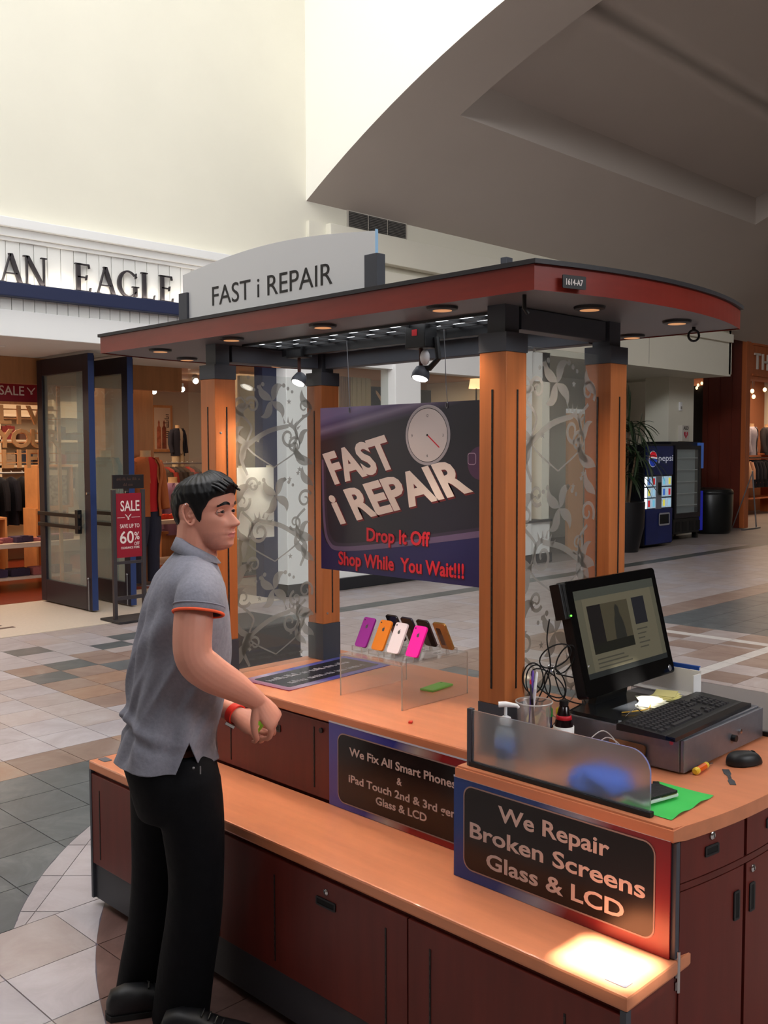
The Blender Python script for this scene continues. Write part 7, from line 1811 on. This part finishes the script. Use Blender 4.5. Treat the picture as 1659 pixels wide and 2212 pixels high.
# swept locks on top
for k in range(15):
    yy = -.052+.0072*k; b = MB()
    pts = []
    for j in range(9):
        t = j/8; x = -.070+.172*t; z = .060+.072*math.sin(PI*(0.20+0.50*t))**0.8; q_ = head_pt(math.atan2(yy, x), min(.112, max(.05, z*0.9)), 0)
        zt = .1115-0.9*(x+.0)**2*2.2-8.5*yy*yy*1.1 if x < .06 else .1115-0.9*x*x*2.2-8.5*yy*yy*1.1-((x-.06)*6)**2*.12
        pts.append(HM @ Vector((x, yy*(1-0.12*t)-0.010*t*t, zt+.0025*math.sin(k*2.3))))
    b.tube(smooth_path(pts, 3), [.0052*(0.5+0.9*math.sin(PI*(0.08+0.87*i/24))) for i in range(25)], 8); b.build('hair_lock', M_hair, man, 'all')
part('ear_stud', M_chrome, man, lambda b: [b.sphere(HM @ Vector((-.022, -.080, .031)), 0.0026, 8, 6), b.sphere(HM @ Vector((-.036, -.081, .008)), 0.0026, 8, 6)], True)
# -- polo shirt
M_shirt = mat('heather_grey_jersey', S(126, 126, 138), 0.9, noise=(90, 0.10), bump=(70, 0.15))
M_trim = mat('orange_trim', S(240, 92, 50), 0.7)
SEC = [(1188, 388, 452, .075), (1206, 371, 471, .138), (1226, 350, 480, .188), (1250, 332, 487, .205), (1290, 314, 493, .200), (1330, 302, 498, .197), (1380, 293, 499, .190), (1430, 286, 497, .183), (1480, 280, 488, .178), (1530, 276, 477, .176), (1570, 270, 469, .178), (1600, 263, 466, .182), (1622, 257, 467, .186), (1644, 250, 469, .190)]
def sec_ring(py, l, r, bw, grow=0.0, n=72, tilt=0.0):
    c = mp((l+r)/2, py, 0.0); w = (r-l)/2/FPX*MD + grow; a = math.sqrt(max(w*w-(bw*math.sin(PHI))**2, 0.0004))/math.cos(PHI); out = []
    for k in range(n):
        q_ = 2*PI*k/n; ca, sa = math.cos(q_), math.sin(q_); e = 0.88
        out.append(c + Fv*a*abs(ca)**e*(1 if ca > 0 else -1) + Lv*(bw+grow)*abs(sa)**e*(1 if sa > 0 else -1) + ZV*tilt*ca)
    return out
def fine(tab, sub=4):
    out = []
    for i in range(len(tab)-1):
        p0, p1, p2, p3 = tab[max(i-1, 0)], tab[i], tab[i+1], tab[min(i+2, len(tab)-1)]
        for k in range(sub):
            t = k/sub; out.append(tuple(0.5*((2*p1[j])+(p2[j]-p0[j])*t+(2*p0[j]-5*p1[j]+4*p2[j]-p3[j])*t*t+(3*p1[j]-p0[j]-3*p2[j]+p3[j])*t**3) for j in range(4)))
    return out+[tab[-1]]
FS = fine(SEC); nR = 72
sb = MB()
sb.loft([sec_ring(*s4, tilt=-.020*(1-i/(len(FS)-1))**3) for i, s4 in enumerate(FS)] + [sec_ring(1676, 246, 470, .192)])
SLR = [mp(414, 1244, -.070), mp(428, 1256, -.130), mp(435, 1278, -.182), mp(431, 1300, -.222), mp(428, 1328, -.238)]
SLL = [mp(380, 1246, .07), mp(370, 1260, .14), mp(366, 1282, .19), mp(366, 1305, .218), mp(368, 1333, .235)]
def slv(b, pts, rad):
    path = smooth_path(pts, 6); k = len(path); rr = []
    for i in range(k):
        t = i/(k-1)*(len(rad)-1); j = min(int(t), len(rad)-2); rr.append(rad[j]+(rad[j+1]-rad[j])*(t-j))
    b.tube(path, rr, 28); return path, rr
eR = slv(sb, SLR, [.052, .064, .071, .0735, .0725]); eL = slv(sb, SLL, [.048, .060, .068, .0705, .070])
sme = remesh(sb, 0.0055, 22, 0.5)
from mathutils import noise as mnoise
zT, zB = mp(400, 1190, 0).z, mp(360, 1644, 0).z
bm = bmesh.new(); bm.from_mesh(sme); bm.normal_update()
ctr = [(sum(sec_ring(*s4), Vector())/72) for s4 in FS]
info = {}
for vtx in bm.verts:
    p = vtx.co; vv = (zT-p.z)/(zT-zB); j = max(0, min(len(ctr)-1, int(vv*(len(ctr)-1)))); d = p-ctr[j]
    q_ = math.atan2(d.dot(Lv), d.dot(Fv)) % (2*PI); info[vtx] = (q_, vv)
disp = {}
for vtx, (q_, vv) in info.items():
    low = max(0.0, min(1.0, (vv-.45)/.5)); back = g(abs(q_-PI), .9)
    f = 0.0
    f += .0050*math.sin(q_*8+3.2*mnoise.noise(Vector((q_*1.2, vv*2.5, 1.0))))*low
    f += .010*g(vv-.80+.05*math.sin(q_*2+1), .020)*g(abs(q_-PI-.15), .75) - .008*g(vv-.845+.05*math.sin(q_*2+1), .018)*g(abs(q_-PI-.15), .8)
    f += .006*mnoise.noise(Vector((q_*3.5+vv*4, vv*5, 3.0)))*(0.35+0.65*low)
    f += .0045*math.sin(22*(vv-.25)+5*(q_-4.2))*g(vv-.36, .10)*g(q_-4.15, .45)            # drag lines out of the armpit
    f += .0040*math.sin(q_*15+vv*4)*g(vv-.5, .28)*g(q_-3.6, .5)                                # long folds down the back
    f += .004*g(math.fmod(q_+vv*1.4, 0.55)-.27, .05)*g(vv-.62, .16)
    n_ = vtx.normal.copy(); n_.z *= 0.3; disp[vtx] = n_*f*1.7
for vtx, d in disp.items(): vtx.co += d
# cut the sleeve ends, the hem and the side slit
def cutoff(co, no, sel):
    ge = [f for f in bm.faces if sel(f.calc_center_median())]
    es = list({e for f in ge for e in f.edges}); vs_ = list({v_ for f in ge for v_ in f.verts})
    bmesh.ops.bisect_plane(bm, geom=ge+es+vs_, plane_co=co, plane_no=no, clear_outer=True)
for path, rr in (eR, eL):
    dd_ = (path[-1]-path[-3]).normalized(); cc = path[-1]-dd_*.004
    cutoff(cc, dd_, lambda c, cc=cc, dd_=dd_, r_=rr[-1]: (c-cc).dot(dd_) > -.012 and (c-cc).dot(dd_) < .09 and ((c-cc)-dd_*(c-cc).dot(dd_)).length < r_+.008 and (abs((c-cc).dot(dd_)) < .009 or ((c-cc)-dd_*(c-cc).dot(dd_)).length < r_*0.9))
hp = mp(375, 1655, -.10); hn = (mp(470, 1630, 0)-mp(252, 1642, 0)); 
cutoff(hp, Vector((0.02, 0.02, -1)).normalized(), lambda c: c.z < hp.z+.05)
sA, sBk, sFt = mp(405, 1611, -.19), mp(379, 1672, -.19), mp(416, 1650, -.19)
sdel = []
for base_, in ((sBk,), (sFt,)):
    pn_ = (base_-sA).cross(DV)
    fcs = [f for f in bm.faces if (f.calc_center_median()-sA).length < .12 and f.calc_center_median().z < sA.z+.01 and (f.calc_center_median()-mp(390, 1640, 0)).dot(DV) < -.05]
    bmesh.ops.bisect_plane(bm, geom=fcs+list({e for f in fcs for e in f.edges})+list({v_ for f in fcs for v_ in f.verts}), plane_co=sA, plane_no=pn_)
nb, nf = (sBk-sA).cross(DV), (sFt-sA).cross(DV)
mid_ = (sBk+sFt)/2
for f in list(bm.faces):
    c = f.calc_center_median()
    if (c-sA).length < .12 and c.z < sA.z and (c-mp(390, 1640, 0)).dot(DV) < -.05:
        if (c-sA).dot(nb)*(mid_-sA).dot(nb) > 0 and (c-sA).dot(nf)*(mid_-sA).dot(nf) > 0: bm.faces.remove(f)
bmesh.ops.delete(bm, geom=[v_ for v_ in bm.verts if not v_.link_faces], context='VERTS')
bm.to_mesh(sme); bm.free(); sme.name = 'polo_shirt'; sme.materials.append(M_shirt)
for p in sme.polygons: p.use_smooth = True
shirt = bpy.data.objects.new('polo_shirt', sme); link(shirt, man)
sm = shirt.modifiers.new('thick', 'SOLIDIFY'); sm.thickness = 0.003; sm.offset = -1.0
for path, rr in (eR, eL):
    d = (path[-1]-path[-3]).normalized(); o = d.orthogonal().normalized(); o2 = d.cross(o); ce = path[-1]-d*.005
    b = MB(); b.tube([ce+(o*math.cos(q_)+o2*math.sin(q_))*(rr[-1]-.0015) for q_ in [2*PI*j/32 for j in range(32)]], 0.0042, 8, closed=True); b.build('sleeve_trim', M_trim, shirt, 'all')
    b = MB(); b.tube([ce-d*0.020+(o*math.cos(q_)+o2*math.sin(q_))*(rr[-1]-.0005) for q_ in [2*PI*j/32 for j in range(32)]], 0.0026, 6, closed=True); b.build('sleeve_rib', M_shirt, shirt, 'all')
# collar
def collar(b):
    rg = []
    for (py0, l, r, bw, lift, grow) in ((1200, 383, 462, .085, .016, .004), (1190, 388, 456, .068, .022, .004), (1178, 390, 455, .0640, .024, .003), (1180, 385, 460, .071, .024, .007), (1200, 374, 472, .098, .018, .008)):
        ring = sec_ring(py0, l, r, bw, grow, 40)
        rg.append([p + ZV*(-lift*1.25*math.cos(2*PI*k/40)) for k, p in enumerate(ring)])
    n = 40; vs_ = [p for r_ in rg for p in r_]
    b.add(vs_, [(i*n+k, i*n+(k+1) % n, (i+1)*n+(k+1) % n, (i+1)*n+k) for i in range(len(rg)-1) for k in range(n) if not (k in (0, 39) and i > 1)])
cl = part('collar', M_shirt, man, collar, 'all'); sm = cl.modifiers.new('thick', 'SOLIDIFY'); sm.thickness = 0.003
# -- trousers
M_trs = mat('black_trousers', S(9, 9, 13), 0.85, spec=0.2, noise=(30, 0.2), bump=(30, 0.2))
tr = MB()
tr.loft([sec_ring(py, l, r, bw, 0.0, 40) for py, l, r, bw in ((1612, 268, 462, .165), (1640, 264, 468, .172), (1680, 276, 478, .178), (1720, 286, 482, .172), (1750, 296, 478, .150))])
chain(tr, [mp(404, 1690, -.080), mp(416, 1770, -.085), mp(424, 1890, -.065), mp(418, 1985, -.045), mp(404, 2080, -.02), mp(390, 2195, .0)], [.103, .096, .085, .086, .088, .090], 24)
chain(tr, [mp(348, 1700, .085), mp(344, 1780, .10), mp(338, 1890, .12), mp(330, 1985, .13), mp(312, 2085, .14), mp(299, 2166, .15)], [.098, .090, .080, .079, .080, .080], 24)
tm_ = remesh(tr, 0.009, 5, 0.5); tm_.name = 'trousers'; tm_.materials.append(M_trs); link(bpy.data.objects.new('trousers', tm_), man)
part('pocket_zip', M_steel, man, lambda b: [b.cyl(mp(433, 1655, -.196), mp(433, 1672, -.197), 0.0018, n=6), b.sphere(mp(418, 1659, -.198), 0.004, 8, 6)], True)
# -- shoes
def shoe(px0, px1, pyfloor_pt, heading, name='shoe'):
    o = Vector((pyfloor_pt.x, pyfloor_pt.y, 0)); f = heading.normalized(); s = ZV.cross(f); b = MB(); rg = []
    for t, w, h0, h1 in ((-.10, .012, .018, .050), (-.085, .034, .0, .085), (-.04, .038, .0, .098), (.02, .040, .0, .090), (.08, .046, .0, .062), (.13, .048, .0, .050), (.17, .040, .002, .042), (.19, .020, .008, .028)):
        c = o+f*t; rg.append([c+s*w*abs(math.cos(q_))**0.8*(1 if math.cos(q_) > 0 else -1)+ZV*((h0+h1)/2+(h1-h0)/2*abs(math.sin(q_))**0.7*(1 if math.sin(q_) > 0 else -1)) for q_ in [2*PI*k/20 for k in range(20)]])
    b.loft(rg); sh = b.build(name, mat('shoe_black', S(14, 14, 18), 0.5), man, 'all')
    b = MB(); rg = []
    for t, w in ((-.103, .012), (-.088, .036), (-.03, .040), (.04, .043), (.10, .050), (.15, .048), (.185, .030), (.196, .012)):
        c = o+f*t; rg.append([c+s*w+ZV*.001, c-s*w+ZV*.001, c-s*w+ZV*.018, c+s*w+ZV*.018])
    b.loft(rg); b.build('sole', M_rubber, sh)
    b = MB()
    for k in range(4): b.tube([o+f*(.03+.02*k)+s*.022+ZV*(.086-.010*k), o+f*(.034+.02*k)+ZV*(.094-.010*k), o+f*(.03+.02*k)-s*.022+ZV*(.086-.010*k)], 0.003, 6)
    b.build('lace', M_black, sh, True)
fr = at(418, 2246, 'z', 0); shoe(0, 0, fr, RV*0.97-DV*0.05)
ff = at(300, 2187, 'z', 0); shoe(0, 0, ff, RV*0.93+DV*0.30)
# -- wrist watch
d = (LA[-1]-LA[-2]).normalized(); wc = LA[-1]-d*0.008; o_ = d.orthogonal().normalized(); o2 = d.cross(o_)
w_ = part('wrist_watch', mat('watch_red', S(224, 44, 30), 0.4), man, lambda b: b.loft([[wc+d*dx+(o_*math.cos(q_)+o2*math.sin(q_))*(.0315+e_) for q_ in [2*PI*k/26 for k in range(26)]] for dx, e_ in ((-.013, -.002), (-.012, .0025), (.012, .0025), (.013, -.002))], False), True)
cb = wc - ZV*.028 - RV*.014 - DV*.02
part('buckle', M_chrome, w_, lambda b: [b.cbox((-.016, -.006, -.006), (.016, .006, .006), .002, Matrix.Translation(cb) @ Matrix.Rotation(math.radians(-45), 4, 'Z') @ Matrix.Rotation(math.radians(30), 4, 'Y'))])
# -- lime strip held between the hands
t = thing('lime_strap', 'lime green strap held between the hands of the man', 'strap', (0, 0, 0))
pA = [mp(562, 1539, -.150), mp(563, 1549, -.165), mp(559, 1560, -.168), mp(565, 1568, -.160), mp(558, 1578, -.150), mp(554, 1585, -.140)]
b = MB(); sp = smooth_path(pA, 5); rg = []
for i, p in enumerate(sp):
    wv = (RV*0.55+DV*0.3).normalized()*0.006; nv = (DV*0.8).normalized()*0.0015
    rg.append([p+wv+nv, p-wv+nv, p-wv-nv, p+wv-nv])
b.loft(rg); b.build('band', mat('lime_rubber', S(150, 226, 60), 0.4), t, True)
part('end_tab', mat('lime_dark', S(110, 170, 40), 0.4), t, lambda b: b.sphere(pA[-1], 0.0055, 8, 6), True)
